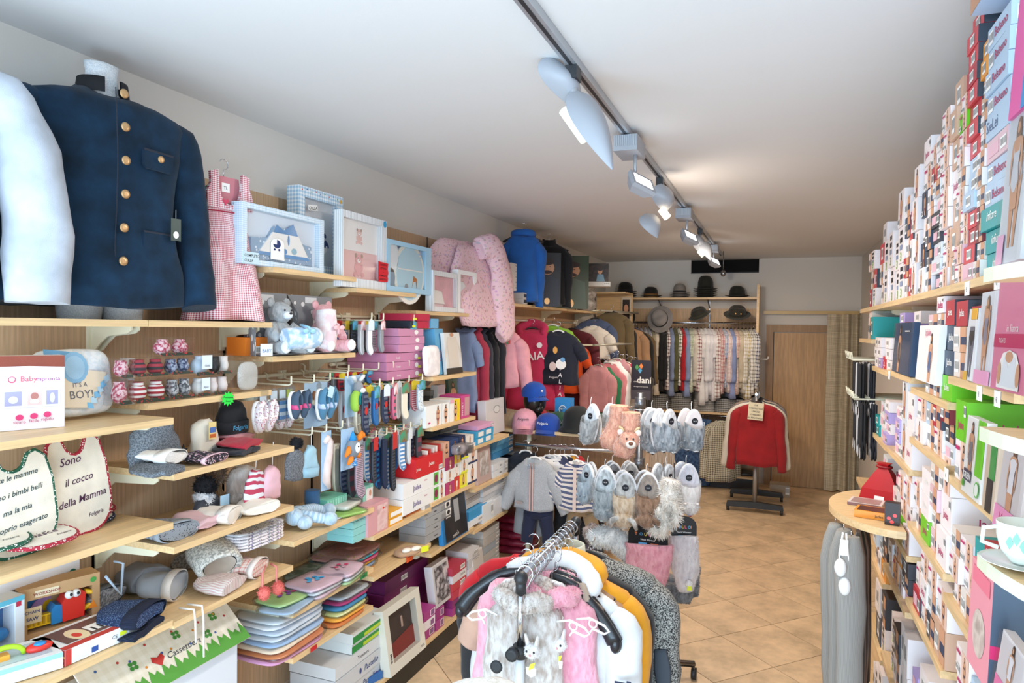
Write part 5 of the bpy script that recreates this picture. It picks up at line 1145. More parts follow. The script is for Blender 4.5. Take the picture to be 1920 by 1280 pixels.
# ================================================================== left wall: cartons, one table row each
# (px0, px1, base z, top py, depth, colour, label, front print)   front plane X given per row
def JAD(c,u=.6,v=.3,h=.03):return('t','Jadea',u,v,h,c,{'b':.01})
def MOD(u,c=INK,k='bra',s=.9):return('f',u,.04,s,c,HAIR,SKIN,k)
W_=M('#eef0ef',.5);GRY=M('#a4a6a8',.5);PKB=M('#d39bb8',.5)
def rowbox(rows,X):
 for(p0,p1,z,tp,d,c,lab,fr)in rows:
  loc,w=LP(p0,p1,X,z);hh=HT(tp,loc,-w/2)if tp>5 else tp
  m=M(c,.5)if isinstance(c,str)else c
  one('carton',carton(w,d,max(.01,hh-.0015),m,fr,[('r',.1,.3,.9,.7,M('#f3f2f0',.5))]if c in('#a4a6a8',)else[]),lab,'box',(loc[0],loc[1],z+.001),LZ)
def stack(px0,px1,z,n,h,d,c,lab,fr=(),X=-1.87,group=None,jit=.004,side=()):
 loc,w=LP(px0,px1,X,z);me=None
 for k in range(n):
  cc=c[k%len(c)]if isinstance(c,(list,tuple))else c
  me=carton(w,d,h-.002,M(cc,.5),fr,side).mesh('carton')
  link('carton',me,None,(loc[0]+R_.uniform(-jit,jit),loc[1]+R_.uniform(-jit,jit),z+.001+k*h),'%s, %s in its stack'%(lab,ORD[k])if n>1 else lab,'box',group,None,LZ)
BR=('bar',.78,.25,.97,.85)
# M4 / M3 column of pink boxes (shelf 1.647)
stack(724,795,1.647,3,.048,.24,'#c884a8','pink lingerie carton',[('t','lovely',.3,.35,.018,PAPER),('e',.78,.5,.05,.3,PAPER),('r',.82,.1,.9,.4,YEL)],X=-1.93)
stack(748,795,1.793,3,.044,.24,'#cf8fb0','small pink carton on the pink lingerie cartons',[('e',.7,.5,.08,.3,PAPER)],X=-1.93)
stack(770,805,1.926,2,.042,.2,('#25303f','#b42a48'),'red and dark carton at the top of the pink pile',[('r',.35,0,1,1,M('#c22346',.5)),('r',.1,.1,.3,.4,YEL)],X=-1.93)
rowbox([(808,822,1.926,597,.2,'#6fb0d8','narrow blue carton beside the red ones near the shelf above',[])],-1.93)
loc,w=LP(792,822,-1.88,1.648);t=thing('bagged_garment','white garment in a crinkled clear bag leaning on the pink cartons','bag',(-1.88,loc[1],1.648),(-.08,0,LZ));b=B();b.T=Matrix.Translation((0,.0,.09))@Matrix.Rotation(PI/2,4,'X');soft(b,w,.18,.022,M('#e9e3e6',.4,'melange','#f7f5f6',s=.1),5);b.wrinkle(.003,25);b.put('bag',t)
def pack(px0,px1,X,z,tp,label,fr,c='#eef0f0',d=.02,lean=-.12,name='flat_pack',group=None,ang=LZ,cat='pack',film=True):
 loc,w=LP(px0,px1,X,z);h=HT(tp,loc,-w/2)if tp>5 else tp;t=thing(name,label,cat,(X,loc[1],z+.002),(lean,0,ang),group)
 carton(w,d,h,M(c,.4)if isinstance(c,str)else c,fr).put('pack',t)
 if film:b=B();b.rect(-w/2,0,w/2,h,-.006,CLEAR);b.put('film',t)
 return t
pack(822,838,-1.9,1.648,616,'blue upright Clara carton on the pink carton shelf',[('t','Clara',.5,.4,.03,M('#c22346',.5),{'rot':1.5})],'#69b4de',.12)
pack(838,868,-1.87,1.648,624,'white long-sleeved vest in a photo pack',[('r',.0,0,1,.14,M('#3a3430',.5)),('p',[(.2,.16),(.8,.16),(.82,.75),(1,.3),(1,.5),(.75,.9),(.25,.9),(0,.5),(0,.3),(.18,.75)],M('#e4ddd3',.6)),('e',.5,.95,.12,.05,SKIN)],'#e9ebea')
# 1.358 shelf
Z_=1.358
rowbox([(798,828,Z_,762,.15,W_,'white carton with a pregnant model on the middle lingerie shelf',[MOD(.75,M('#8a3a3a',.5),'bra',.9),('e',.2,.2,.08,.04,MAG)]),(829,842,Z_,756,.15,W_,'narrow white carton with a dark haired model',[MOD(.5)]),(843,862,Z_,750,.14,'#f4f2ec','white and yellow carton with a model in black',[('r',.4,0,1,1,M('#f0d321',.5)),MOD(.55),('r',0,.85,.4,1,M('#e8b0c0',.5))]),(864,880,Z_,742,.15,'#c94a8c','magenta lingerie carton at the end of the middle shelf',[('t','SWEET',.25,.1,.03,PAPER,{'rot':PI/2,'al':'LEFT'}),('r',.4,.1,.95,.9,M('#c79a9c',.5))])],-1.86)
rowbox([(786,800,Z_,768,.15,'#dfe6ec','pale carton partly hidden at the left of the middle shelf',[]),(820,834,Z_,722,.05,'#dcdfe0','white carton standing at the back of the middle shelf',[])],-2.02)
stack(806,836,Z_,5,.035,.12,('#5a5f5c','#8a8f8c','#4b524e'),'grey photo carton lying at the back of the middle shelf',[('f',.5,.02,.9,INK)],X=-2.05)
pack(846,862,-2.0,Z_,712,'dark green photo pack at the back of the middle shelf',[MOD(.5)],'#46604f')
# .922 shelf M4
Z_=.922
stack(756,822,Z_,2,.086,.2,'#f1f2f1','long white Jadea carton',[('t','Jadea',.38,.3,.042,M('#5c3f8a',.5),{'b':.01}),('t','Select',.62,.66,.015,MAG),('r',.86,.08,1,.92,M('#58b53c',.5)),('e',.93,.5,.05,.3,M('#8a2450',.5))],X=-1.855)
stack(822,834,Z_,2,.086,.18,('#f0f0ee','#e8eef4'),'small white photo carton beside the Jadea cartons',[MOD(.5,M('#7a1f48',.5),'brief')],X=-1.855)
stack(835,851,Z_,3,.075,.18,('#b83a6e','#ece9e4','#a02a58'),'raspberry and white carton',[MOD(.5,PAPER,'brief')],X=-1.855)
stack(852,862,Z_,3,.085,.18,('#d8402f','#f3f1ec','#f2c83a'),'slim red and yellow photo carton',[MOD(.5,PAPER,'top')],X=-1.855)
stack(863,876,Z_,3,.09,.16,('#f2e03c','#ece8e2','#2c3a5e'),'yellow-edged photo carton',[MOD(.5,INK,'brief'),('r',0,0,1,.15,YEL)],X=-1.855)
stack(877,894,Z_,2,.13,.14,('#f2f0ee','#e9e4e0'),'tall white carton with a male model',[('f',.5,.02,.95,INK,HAIR,SKIN,'brief'),('r',0,0,1,.1,M('#26335c',.5))],X=-1.855)
stack(780,830,Z_+.173,1,.105,.18,'#d01f26','big red Jadea carton on the white Jadea cartons',[('t','Jadea',.58,.45,.03,PAPER,{'b':.01}),('t','Jadea',.1,.38,.024,PAPER),('bar',.85,.05,1,.3)],X=-1.855)
for k in range(6):
 loc,w=LP(786+6*k,791+6*k,-1.92,1.21);one('slim_carton',carton(.012,.13,.022+.004*k,M(('#f0ece4','#c8453c','#e6e2da')[k%3],.5)),'slim carton standing in the open red box, %s from the left'%NTH[k],'box',(-1.875,loc[1],1.201),LZ)
rowbox([(832,842,Z_+.173,830,.16,'#d9a88c','photo carton with bare back beside the red box',[MOD(.5)]),(844,860,Z_+.225,825,.16,'#27406e','navy carton with a male torso above the raspberry cartons',[('f',.5,.02,.9,INK,HAIR,SKIN,'brief')]),(861,872,Z_+.256,818,.15,'#27335a','narrow navy photo carton',[MOD(.5,PAPER,'brief')]),(874,888,Z_+.262,818,.14,'#eeeae4','white photo carton at the top of the tall carton pile',[MOD(.5)])],-1.86)
stack(782,836,1.205+.10,1,.04,.1,'#2b8fd0','blue carton lying behind the slim cartons',(),X=-2.05)
stack(826,872,1.17,4,.036,.13,('#73787a','#8f9496','#5e6365'),'flat grey carton at the back above the navy cartons',(),X=-2.05)
# shelf .900 (M3) : tins, trays
Z_=.900
stack(690,728,Z_,1,.155,.16,'#d8a0a4','pink carton with cosmetic photos and foil sheen',[('r',.45,.05,.95,.9,M('#c79c9a',.45,'photo','#e8c8c4')),('e',.75,.75,.05,.04,RED)],X=-1.855)
stack(662,688,Z_,4,.034,.15,'#8fd0cc','mint flat carton',(),X=-1.87)
stack(729,756,Z_,2,.038,.15,'#e8a72c','yellow carton with white label',[('r',.1,.2,.95,.85,PAPER)],X=-1.86)
loc,w=LP(729,789,-1.87,Z_);t=thing('orange_tray','open orange and white tray with a handwritten price of 7.50 euros','tray',(-1.875,Yat(775,-1.875,Z_)-.0,Z_+.001),LZ)
b,q=window_box(.16,.14,.105,M('#e8823a',.5),(.02,.02,.05,.05),.02);b.rect(-.08,.07,.08,.105,-.0008,PAPER);b.rect(.02,.01,.075,.075,-.001,PAPER);b.text('€7.50',.048,.035,.022,-.0014,INK,.2,'CENTER',.1,.01);b.put('tray',t);b=B();soft(b,.13,.10,.02,M('#5c5a58',.6),4,c=(0,.07,.106));b.put('dark_goods',t)
stack(792,818,Z_,3,.034,.13,'#e9eaeb','white flat carton at the right end of the tray shelf',[BR],X=-1.86)
# mint cartons on m2a
for k in range(8):
 loc,w=LP(620,628,-1.90,1.046);y=Yat(622,-1.93,1.046)+.020*k;one('mint_carton',carton(.019,.12,.075,M('#7fd0b4',.5),[('r',.2,.1,.8,.9,M('#a6e0cb',.5))]),'slim mint green carton, %s from the left under the striped socks'%NTH[k],'box',(-1.95,y,1.046),LZ,'row of slim mint cartons')
y=Yat(690,-1.93,1.05);one('photo_carton',carton(.09,.12,.085,M('#8fd6c4',.5),[('r',.3,.1,.95,.8,M('#f0e8e4',.5)),('e',.7,.5,.12,.2,SKIN)]),'mint photo carton at the end of the slim mint row','box',(-1.93,y,1.046),LZ)
y=Yat(592,-2.0,1.05);b=B();b.lathe([(.033,0),(.035,.004),(.035,.12),(.03,.122)],M('#3f6f9c',.6,'fabric'),18);one('blue_cylinder_pack',b,'blue cylindrical pack standing behind the plush rabbit','pack',(-2.02,y,1.046))
# plush blue rabbit lying
p=onZ(590,985,1.046);t=thing('plush_rabbit','pale blue plush rabbit lying on the blanket shelf edge','soft toy',(p.x-.02,p.y,1.05),1.9);RB=FUR('#a9c6dc','#cfe0ec')
b=B();b.ell((0,.06,.04),(.055,.05,.04),RB,14);b.sweep([(.03,.05,.05),(.09,.02,.045),(.12,-.02,.03)],[.025,.025,.02],M('#c9dcea',.9,'stripeh','#a2bfd6',s=.4),10);b.sweep([(-.03,.05,.05),(-.04,-.02,.045),(-.02,-.07,.03)],[.025,.025,.02],M('#c9dcea',.9,'stripeh','#a2bfd6',s=.4),10);b.put('body',t)
for c in((.13,-.04,.032),(-.015,-.09,.032),(-.08,.0,.03)):b=B();b.ell(c,(.032,.034,.03),RB,12);b.put('paw',t)
b=B();b.ell((-.07,.05,.05),(.04,.04,.038),RB,12);b.put('head',t)
# soft bagged goods
def bag(px_,py_,z,w,d,h,m,label,rz=LZ,dz=0,seed=0,group=None,film=True,pr=None,name='bagged_textile',cat='bagged textile'):
 p=onZ(px_,py_,z);sg=(math.cos(rz-LZ),math.sin(rz-LZ));x,y=p.x-d/2*1.0,p.y
 t=thing(name,label,cat,(x,y,z+.0015+dz),rz,group)
 b=B();soft(b,w,d,h,m,5,k=4,edge=.93);b.wrinkle(.0025,16,seed=seed);b.put('folded_textile',t)
 if pr:b=B();pr(b,h*1.08+.004);b.put('embroidered_top',t)
 if film:b=B();soft(b,w*1.06,d*1.06,h*1.15,CLEARM,7,k=2,edge=.98);b.wrinkle(.004,22,seed=seed+5);b.put('clear_bag',t)
 return t
FLW=M('#ece6e8',.8,'flowers','#6b5f8a',s=.7)
for k in range(6):bag(500,1022,1.046,.27,.20,.011,FLW,'folded floral baby blanket, %s of the pile beside the plush rabbit'%ORD[k],dz=.0125*k,seed=k,film=k==5)
bag(672,965,1.046,.17,.15,.012,M('#a9d26a',.6),'lime green baby bib pack at the shelf edge',rz=1.2,seed=3)
bag(665,958,1.046,.18,.13,.02,M('#ece6da',.7),'cream folded baby garment on the lime pack',rz=1.75,dz=.017,seed=4)
bag(632,975,1.046,.10,.10,.006,M('#e3e6e9',.5),'white paper-backed pack beside the rabbit paws',rz=1.3,seed=6)
def emb(c1,c2):
 def f(b,z):
  for i in range(7):a=i*2.4;cx,cy,r=.045*math.cos(a)*(.4+.1*i),.03*math.sin(a)*(.4+.1*i),.012;b.face([b.av((cx+r*math.cos(q*PI/3),cy+r*math.sin(q*PI/3),z))for q in range(6)],c1 if i%2 else c2)
 return f
WHT=M('#eceae8',.8,'fabric');LPK=M('#edc6d2',.8,'fabric');LBL=M('#b9cfe6',.8,'fabric');LGR=M('#b8d98c',.8,'fabric')
Z_=.750
bag(570,1140,Z_,.22,.17,.012,LBL,'pale blue bib pack lowest at the front left of the bib shelf',dz=0,seed=1,rz=1.7)
bag(565,1132,Z_,.22,.17,.014,LGR,'white bib pack with pink embroidery and green edge, front left',dz=.014,seed=2,rz=1.5,pr=emb(M('#c2467c',.6),M('#7f4fa0',.6)))
for k in range(3):bag(622,1112,Z_,.22,.19,.014,(LPK,WHT,LPK)[k],'%s pink and white bib pack of the middle pile'%NTH[k],dz=.016*k,seed=5+k,rz=1.65-.1*k,pr=emb(M('#3fa0dc',.6),M('#4fb0e8',.6))if k==2 else None)
for k in range(3):bag(668,1088,Z_,.2,.18,.015,(LGR,WHT,LPK)[k],'%s white and pink bib pack of the right pile'%NTH[k],dz=.017*k,seed=9+k,rz=1.75,pr=emb(M('#d0406c',.6),M('#c8a0b0',.6))if k==2 else None)
bag(600,1085,Z_,.2,.14,.03,M('#6d7f6a',.8,'melange','#aeb8a6',s=.1),'green grey patterned pack at the back of the bib shelf',seed=21)
b=B();b.rect(-.03,-.012,.03,.012,0,M('#1f8a4a',.5));b.text('baby',0,-.006,.014,-.001,INK,.3,'CENTER');p=onX(682,1083,XD+.003);one('price_ticket',b,'green price ticket on the bib shelf edge','sign',(XD+.004,p.y,.738),LZ)
b=B();b.rect(-.035,-.022,.035,.022,0,M('#f0581f',.5));b.text('Promozione',0,.002,.012,-.001,INK,.2,'CENTER');b.text('€ 10',0,-.014,.012,-.001,INK,.2,'CENTER');p=onX(768,1047,XD+.003);one('price_ticket',b,'orange price ticket below the reindeer mitts','sign',(XD+.004,p.y,.690),LZ)
b=B();b.rect(-.022,-.01,.022,.01,0,M('#c81f2a',.5));p=onX(588,1212,XD+.003);one('price_ticket',b,'small red price ticket on the towel shelf edge','sign',(XD+.004,p.y,.549),LZ)
Z_=.697
for k,(c,lab)in enumerate((('#e0902c','orange'),('#8aa7c8','grey blue'),('#f0b52c','yellow'),('#d03f74','magenta'),('#2fa8b8','turquoise'),('#dfa6a4','pink with golden bears'))):
 bag(672+3*k,1082-2*k,Z_,.36,.24,.013,M(c,.7,'flowers','#c98a3c',s=1.6)if k>3 else M(c,.7),'%s bagged baby towel, %s of the pile left of the mitts'%(lab,ORD[k]),dz=.0165*k,seed=30+k,rz=LZ+.05*(k%3-1),film=k in(5,3,1))
p=onZ(782,1042,Z_);t=thing('reindeer_mitt','brown and cream reindeer bath mitt lying beside the grey cartons','mitt',(p.x-.06,p.y,Z_+.002),1.2);b=B();soft(b,.16,.09,.03,FAB('#c09a78'),3);b.ell((-.03,-.03,.035),(.03,.02,.012),M('#efe8da',.9),10);b.ell((.03,-.035,.033),(.035,.018,.012),M('#efe8da',.9),10);b.put('mitt',t);b=B();b.box((.05,-.06,.01),(.10,-.055,.04),YEL);b.put('yellow_tag',t)
stack(796,845,Z_,5,.047,.17,'#a4a6a8','flat grey carton with a black print',[('t','hosiery',.4,.35,.014,INK,{'b':.02}),('r',.78,.1,.98,.9,PAPER),('e',.88,.5,.06,.3,INK)],X=-1.86)
rowbox([(800,842,Z_+.236,950,.15,'#2f2f31','dark open tray on the grey cartons',[('r',0,0,1,.5,M('#8f9192',.5))])],-1.88)
# towels shelf .56
Z_=.560
TW=[('#e0a0c8','pink'),('#e88a52','orange'),('#ecd4b8','cream'),('#9fb8d8','pale blue'),('#e9ebee','white'),('#cfdbe8','ice blue'),('#eeeef0','white'),('#f0f0f2','white with dark blue picture')]
for k,(c,lab)in enumerate(TW):bag(568+4*(k%2),1222-2*k,Z_,.34,.25,.016,M(c,.8,'fabric')if k<7 else M(c,.8),'%s bagged hooded towel, %s of the big towel pile'%(lab,ORD[k]),dz=.0195*k,seed=40+k,rz=LZ+.04*(k%3-1),film=k in(7,4,1),pr=emb(M('#2c4f80',.6),M('#4a78a8',.6))if k==7 else None)
for k,(c,lab)in enumerate((('#c8743c','brown'),('#e8a23c','orange'),('#d8d48c','yellow'),('#3f80a8','blue'),('#a83a6c','plum'),('#b9c0c8','grey'))):bag(662+2*k,1163-3*k,Z_,.25,.22,.015,M(c,.8),'%s bagged towel, %s of the right towel pile'%(lab,ORD[k]),dz=.018*k,seed=60+k,film=k in(5,2))
# bottom shelf
Z_=.140
stack(628,730,Z_,2,.075,.26,'#c9cccf','wide white Pastello carton',[('t','Pastello',.62,.3,.04,M('#28407c',.5),{'sh':.2,'b':.01}),('e',.42,.5,.02,.2,M('#28407c',.4))],X=-1.88)
stack(628,727,Z_+.152,1,.06,.26,'#d3d6d8','wide pale carton reading Tessitura',[('t','Tessitura',.5,.35,.026,INK)],X=-1.885)
stack(660,727,Z_+.213,2,.05,.24,'#d9ddda','white carton with a green panel',[('r',0,.05,1,.75,M('#1f8a3c',.5)),('r',.3,.1,.97,.45,M('#b8cf2c',.5))],X=-1.885)
loc,w=LP(725,792,-1.84,Z_);t=thing('window_gift_box','tall cream MINI carton leaning with a red and dark garment in its window','gift box',(-1.815,loc[1],Z_+.004),(-.16,0,LZ));hh=.335
b,q=window_box(w*1.0,.055,hh,M('#d8d4c6',.5),(.12,.14,.16,.12),.04);b.put('carton',t);a,f,e,g_=q;b=B();b.rect(a,f,e,g_,.038,M('#3b3034',.7));b.dec([(a,f),(e,f),(e,f+.10),(a,f+.07)],.034,M('#8c2428',.7));b.put('folded_garment',t);b=B();b.box((0,.02,hh*.55),(.016,.022,hh*.72),M('#c8aca0',.5));b.put('swing_tag',t);pane(t,*q)
b=B();b.text('MINI',-w/2+.018,.11,.024,-.001,INK,0,'LEFT',-PI/2,.02);b.dec([(w/2-.06,.0),(w/2-.002,.0),(w/2-.002,.09),(w/2-.02,.09),(w/2-.06,.055)],-.0006,M('#e3dfd2',.5));b.text('KOL',w/2-.052,.018,.018,-.0012,INK,bold=.015);b.put('printed_lettering',t,kind='stuff')
PUR_='#7a2060';MG2='#a83a86';BX=[('r',.55,.15,.95,.85,PAPER),('r',.6,.2,.9,.8,M('#8a5a8c',.5))]
stack(720,800,Z_+.09,4,.075,.22,(PUR_,'#6a1c54'),'dark purple gift carton behind the picture box',[('bar',.35,.3,.5,.7)],X=-2.0)
stack(793,815,Z_,3,.055,.15,(MG2,'#efe9ee',MG2),'magenta and white carton beside the MINI box',BX,X=-1.86)
stack(817,832,Z_,2,.06,.15,(MG2,'#9a3078'),'magenta carton with a white label',BX,X=-1.86)
t=pack(818,848,-1.87,Z_+.12,1065,'silver-grey photo box with black and white picture and purple side',[('r',.12,.08,.9,.92,M('#d9d5da',.4,'photo','#3c3a40'))],'#e9e8ea',.05,-.15)
stack(848,874,Z_,6,.05,.16,(MG2,'#8a2a70','#c23a52','#c8404c','#e0d8dc','#b83a50'),'purple, red and white carton',[('bar',.55,.2,.9,.8)],X=-1.86)
stack(877,898,Z_,6,.055,.16,(MG2,'#a83a86','#c8404c','#dcd6da','#c8c8cc','#d6d6d8'),'carton of the right-hand purple pile',[('bar',.55,.2,.9,.8)],X=-1.86)
# book-like bedding packs
bag(668,1222,Z_,.17,.16,.04,M('#e2b6b8',.7),'pink bagged garment with a red paper sleeve on the bottom shelf',seed=80,rz=1.3)
bag(712,1228,Z_,.07,.15,.035,M('#d8352c',.6),'red paper-banded pack beside the pink bagged garment',seed=81,rz=1.2)
def bed(px_,py_,lab,w,d,h,rz,c,prs,dz=0,x=0):
 p=onZ(px_,py_,Z_);b=B();b.box((-w/2,-d/2,0),(w/2,d/2,h),M(c,.35));b.T=Matrix.Translation((0,-d/2,h))@Matrix.Rotation(-PI/2,4,'X');deco(b,prs,w,d);one('bedding_pack',b,lab,'bedding pack',(p.x-d/2+x,p.y,Z_+.001+dz),rz)
bed(600,1275,'dark orange and navy bedding pack behind the blue duvet pack',.28,.26,.03,1.35,'#2a3458',[('r',.0,.1,.4,.9,M('#b8562c',.5,'photo','#e0a040')),('e',.35,.7,.14,.14,RED)],x=-.06)
bed(680,1290,'blue duvet set pack with a quilt picture and lettering band',.33,.27,.035,1.30,'#2c67a8',[('r',.45,.15,.95,.9,M('#4f8fc8',.5)),('p',[(.5,.4),(.7,.3),(.92,.5),(.9,.8),(.6,.85)],M('#2f75b5',.5)),('r',.5,.42,.9,.47,PAPER),('e',.32,.62,.1,.1,RED),('r',.2,.05,.95,.28,M('#4a3a8c',.5)),('t','BED SET',.5,.32,.03,PAPER,{'b':.01}),('t','HOME',.62,.1,.028,PAPER,{'b':.01}),('r',0,0,.2,1,M('#26386c',.5))],dz=.0)
bed(560,1325,'white striped bedding carton with a baby photo at the picture bottom',.30,.2,.05,1.35,'#d9d6d2',[('r',.1,.1,.9,.85,M('#cdb9b0',.5,'photo','#e8dcd4'))],dz=0,x=.0)
# -- M4/M5 lower shelves
Z_=.63
t=pack(832,878,-1.84,Z_,932,"display pack with a black quilted garment reading men's on a blue edge",[('r',.1,.02,.98,.98,M('#2b2c33',.6)),('t',"men's",.5,.06,.035,PAPER,{'rot':.1,'b':.01}),('r',.5,.35,.7,.8,M('#b9bcc0',.5))],'#2a86c8',.03,-.12)
stack(868,905,Z_,1,.04,.15,'#e9eef2','white and blue carton by the display pack',[BR],X=-1.86)
stack(878,912,Z_+.04,1,.06,.15,'#3f9ad0','blue and white hosiery carton',[BR],X=-1.87)
stack(868,910,Z_+.105,5,.034,.18,('#c9c4be','#b9b4ae'),'beige flat carton above the blue carton',[BR],X=-1.90)
rowbox([(905,925,.60,948,.15,'#dfe6ec','white carton with blue corner on the fifth section',[BR]),(926,953,.60,938,.15,'#e9eaec','pale carton at the end of the fifth section',[BR])],-1.86)
stack(905,950,.70,4,.035,.16,('#cfcfd2','#c0c4c8'),'pale flat carton stacked on the fifth section',[BR],X=-1.88)
Z_=.874
t=pack(896,922,-1.87,Z_,842,'beige lingerie gift pack with a lace picture at the shelf corner',[('r',.2,.2,.85,.85,M('#d9d6d6',.5,'photo','#b8a8a0'))],'#d8bcb4',.04,-.08)
stack(924,952,Z_,2,.05,.15,'#dcdfe2','white Nadia carton',[('t','Nadia',.5,.35,.02,INK,{'sh':.3}),BR],X=-1.86)
stack(924,962,Z_+.10,3,.045,.18,('#3a80b0','#4d93bd','#5a9cc4'),'blue carton on the Nadia cartons',[BR],X=-1.93)
Z_=1.158
stack(893,925,Z_,2,.045,.14,'#3fa4d4','blue carton with white labels on the corner shelf',[('r',.1,.15,.4,.85,PAPER),('r',.55,.15,.85,.85,PAPER)],X=-1.85)
stack(895,926,Z_+.092,1,.03,.14,'#e4a8cc','pink carton on the blue labelled cartons',[BR],X=-1.86)
t=pack(912,946,-1.93,Z_,753,'tall white sketch-print lingerie carton at the corner',[('e',.6,.7,.18,.12,M('#9aa0a6',.5)),('e',.6,.7,.15,.1,W_),('t','lux',.3,.1,.02,MAG)],'#e6e6e8',.06,-.05)
bag(878,850,Z_,.14,.14,.05,M('#b8a8a8',.6,'melange','#5c5658',s=.06),'crinkled clear bag of patterned garments leaning at the corner shelf',rz=1.2,seed=90)
stack(905,935,Z_-1.016,7,.055,.2,('#c4c0ba','#a9b4be','#bdb9b3'),'beige and grey carton on the bottom shelf beside the red goods',[BR],X=-1.88)
pack(893,912,-1.83,.142,1040,'white shirt pack with a tiny badge leaning on the bottom shelf',[('e',.5,.5,.1,.03,RED)],'#e6e1dc')
# ================================================================== hanging clothes on the far left wall, cap counter
BAR=M('#b9b6a8',.3,metal=.5)
def bar(label,pts,brk=(),name='hanging_rail',r=.011,mat=BAR):
 t=thing(name,label,'rail',pts[0]);p0=Vector(pts[0]);b=B();b.sweep([Vector(p)-p0 for p in pts],r,mat,8);b.put('rail',t)
 for q in brk:b=B();b.sweep([Vector(q)-p0 for q in q],r*.8,CREAM,6);b.put('rail_arm',t)
HXW=-2.07;ZR=2.0
bar('clothes rail under the top shelf along the left wall',[(HXW,4.55,ZR),(HXW,7.2,ZR)],[((XBK,4.7,ZR),(HXW+.04,4.7,ZR),(HXW+.04,4.7,ZR+.03)),((XBK,6.0,ZR),(HXW+.04,6.0,ZR),(HXW+.04,6.0,ZR+.03)),((XBK,7.1,ZR),(HXW+.04,7.1,ZR),(HXW+.04,7.1,ZR+.03))])
_gc={}
def cloth(name,label,cat,px_,X,zr,fn_key,mat,rz=0,group=None,hm=None,extra=None,Y=None,dz=0,**g):
 Y=Yat(px_,X,zr-.2)if Y is None else Y
 t=thing(name,label,cat,(X,Y,zr-.07-dz),rz,group);hanger(t,g.get('W',.4)*.85,hm or DARKPL)
 key=(mat.name,tuple(sorted((k,str(v))for k,v in g.items())))
 if key not in _gc:_gc[key]=garment(mat=mat,**g).mesh('body')
 link('body',_gc[key],t)
 if extra:extra(t)
 return t
for k,(px_,c,lab,L)in enumerate(((872,'#7f94ba','pale blue childrens knit outfit at the near end of the wall rail',.6),(884,'#a82f48','raspberry garment behind the blue knit outfit',.8),(893,'#2a2e3c','black long dress beside the raspberry garment',1.05),(905,'#14161c','second black long dress on the wall rail',1.05),(917,'#191c26','navy black dress behind the pink hoodie',1.0))):
 cloth('hanging_garment',lab,'garment',px_,-2.10,ZR,0,FAB(c),rz=.2,W=.18,L=L,D=.10,sw=.035,sleeve='long' if k else 'short',seed=k,spread=.02)
EMBW=M('#e9e6ea',.6)
def pinkx(t):
 b=B();collar(b,.07,FAB('#e79aa4'),.05,.05);b.put('collar',t)
 b=B();b.rect(.04,-.12,.055,-.09,-.078,M('#2f8a4a',.5));b.rect(.055,-.12,.07,-.09,-.079,M('#c8322f',.5));b.put('badge',t)
 b=B();b.sweep([(0,-.072,-.03),(0,-.082,-.2),(0,-.08,-.4)],.003,PAPER,5);b.put('zip',t)
cloth('pink_hoodie','pale pink zipped kids hoodie facing the camera on the wall rail','hoodie',941,-2.05,ZR-.0,0,FAB('#e8a2ab'),W=.31,L=.46,D=.12,sleeve='long',SL=.42,seed=3,cuff=FAB('#dc95a0'),extra=pinkx,spread=.06,rz=.32)
def gaia(t):
 b=B();hood(b,.075,FAB('#c02a55'),.12,.6);b.put('hood',t)
 b=B();b.text('GAIA',0,-.27,.10,-.098,EMBW,0,'CENTER',.1,.01);b.dec(ell2(.07,-.14,.025,.025,8),-.093,EMBW);b.put('printed_name',t)
 b=B()
 for i,ch in enumerate('ITALIA'):b.text(ch,.25,-.30-.055*i,.05,-.085,EMBW,0,'CENTER',-.1,.01)
 b.put('sleeve_lettering',t)
cloth('magenta_hoodie','magenta hoodie printed GAIA with ITALIA down the sleeve','hoodie',997,-2.02,ZR,0,FAB('#c22a56'),W=.42,L=.70,D=.13,sleeve='long',SL=.62,seed=5,extra=gaia,spread=.04,rz=.3)
cloth('lime_shirt','lime green tee shirt behind the navy printed one','shirt',1036,-1.90,ZR+.03,0,FAB('#8fc83a'),W=.40,L=.3,D=.10,sleeve='short',seed=6,hm=PAPER)
def cow(t):
 b=B();b.dec(ell2(-.02,-.16,.02,.03),-.088,M('#e0a03c',.5));b.dec(ell2(.03,-.28,.045,.045),-.094,PAPER);b.dec(ell2(-.04,-.30,.03,.04),-.0945,M('#d8c0b8',.5));b.dec(ell2(.045,-.24,.02,.02),-.095,M('#6aa0d0',.5));b.text('Folgaria',-.03,-.40,.025,-.096,EMBW,0,'CENTER');b.put('printed_animals',t,kind='stuff')
cloth('navy_tee','navy tee shirt with printed farm animals on the wall rail','shirt',1046,-1.80,ZR-.02,0,FAB('#151c2f'),W=.36,L=.46,D=.12,sleeve='short',SL=.15,seed=7,extra=cow,hm=PAPER,rz=.28)
cloth('orange_tee','orange tee shirt under the navy printed one','shirt',1043,-1.98,ZR-.10,0,FAB('#ec5a1f'),W=.38,L=.52,D=.10,sleeve='short',seed=8,Y=6.5,rz=.28)
cloth('wine_shirt','wine red long shirt beside the navy tee','shirt',1072,-1.98,ZR,0,FAB('#5f1a26'),W=.44,L=.85,D=.12,sleeve='short',SL=.3,seed=9)
cloth('beaded_top','white top with a beaded rope neckline behind the wine red shirt','shirt',1080,-1.90,ZR+.03,0,FAB('#e4ddd2'),W=.36,L=.35,D=.10,sleeve='short',seed=10,hm=PAPER,Y=7.3)
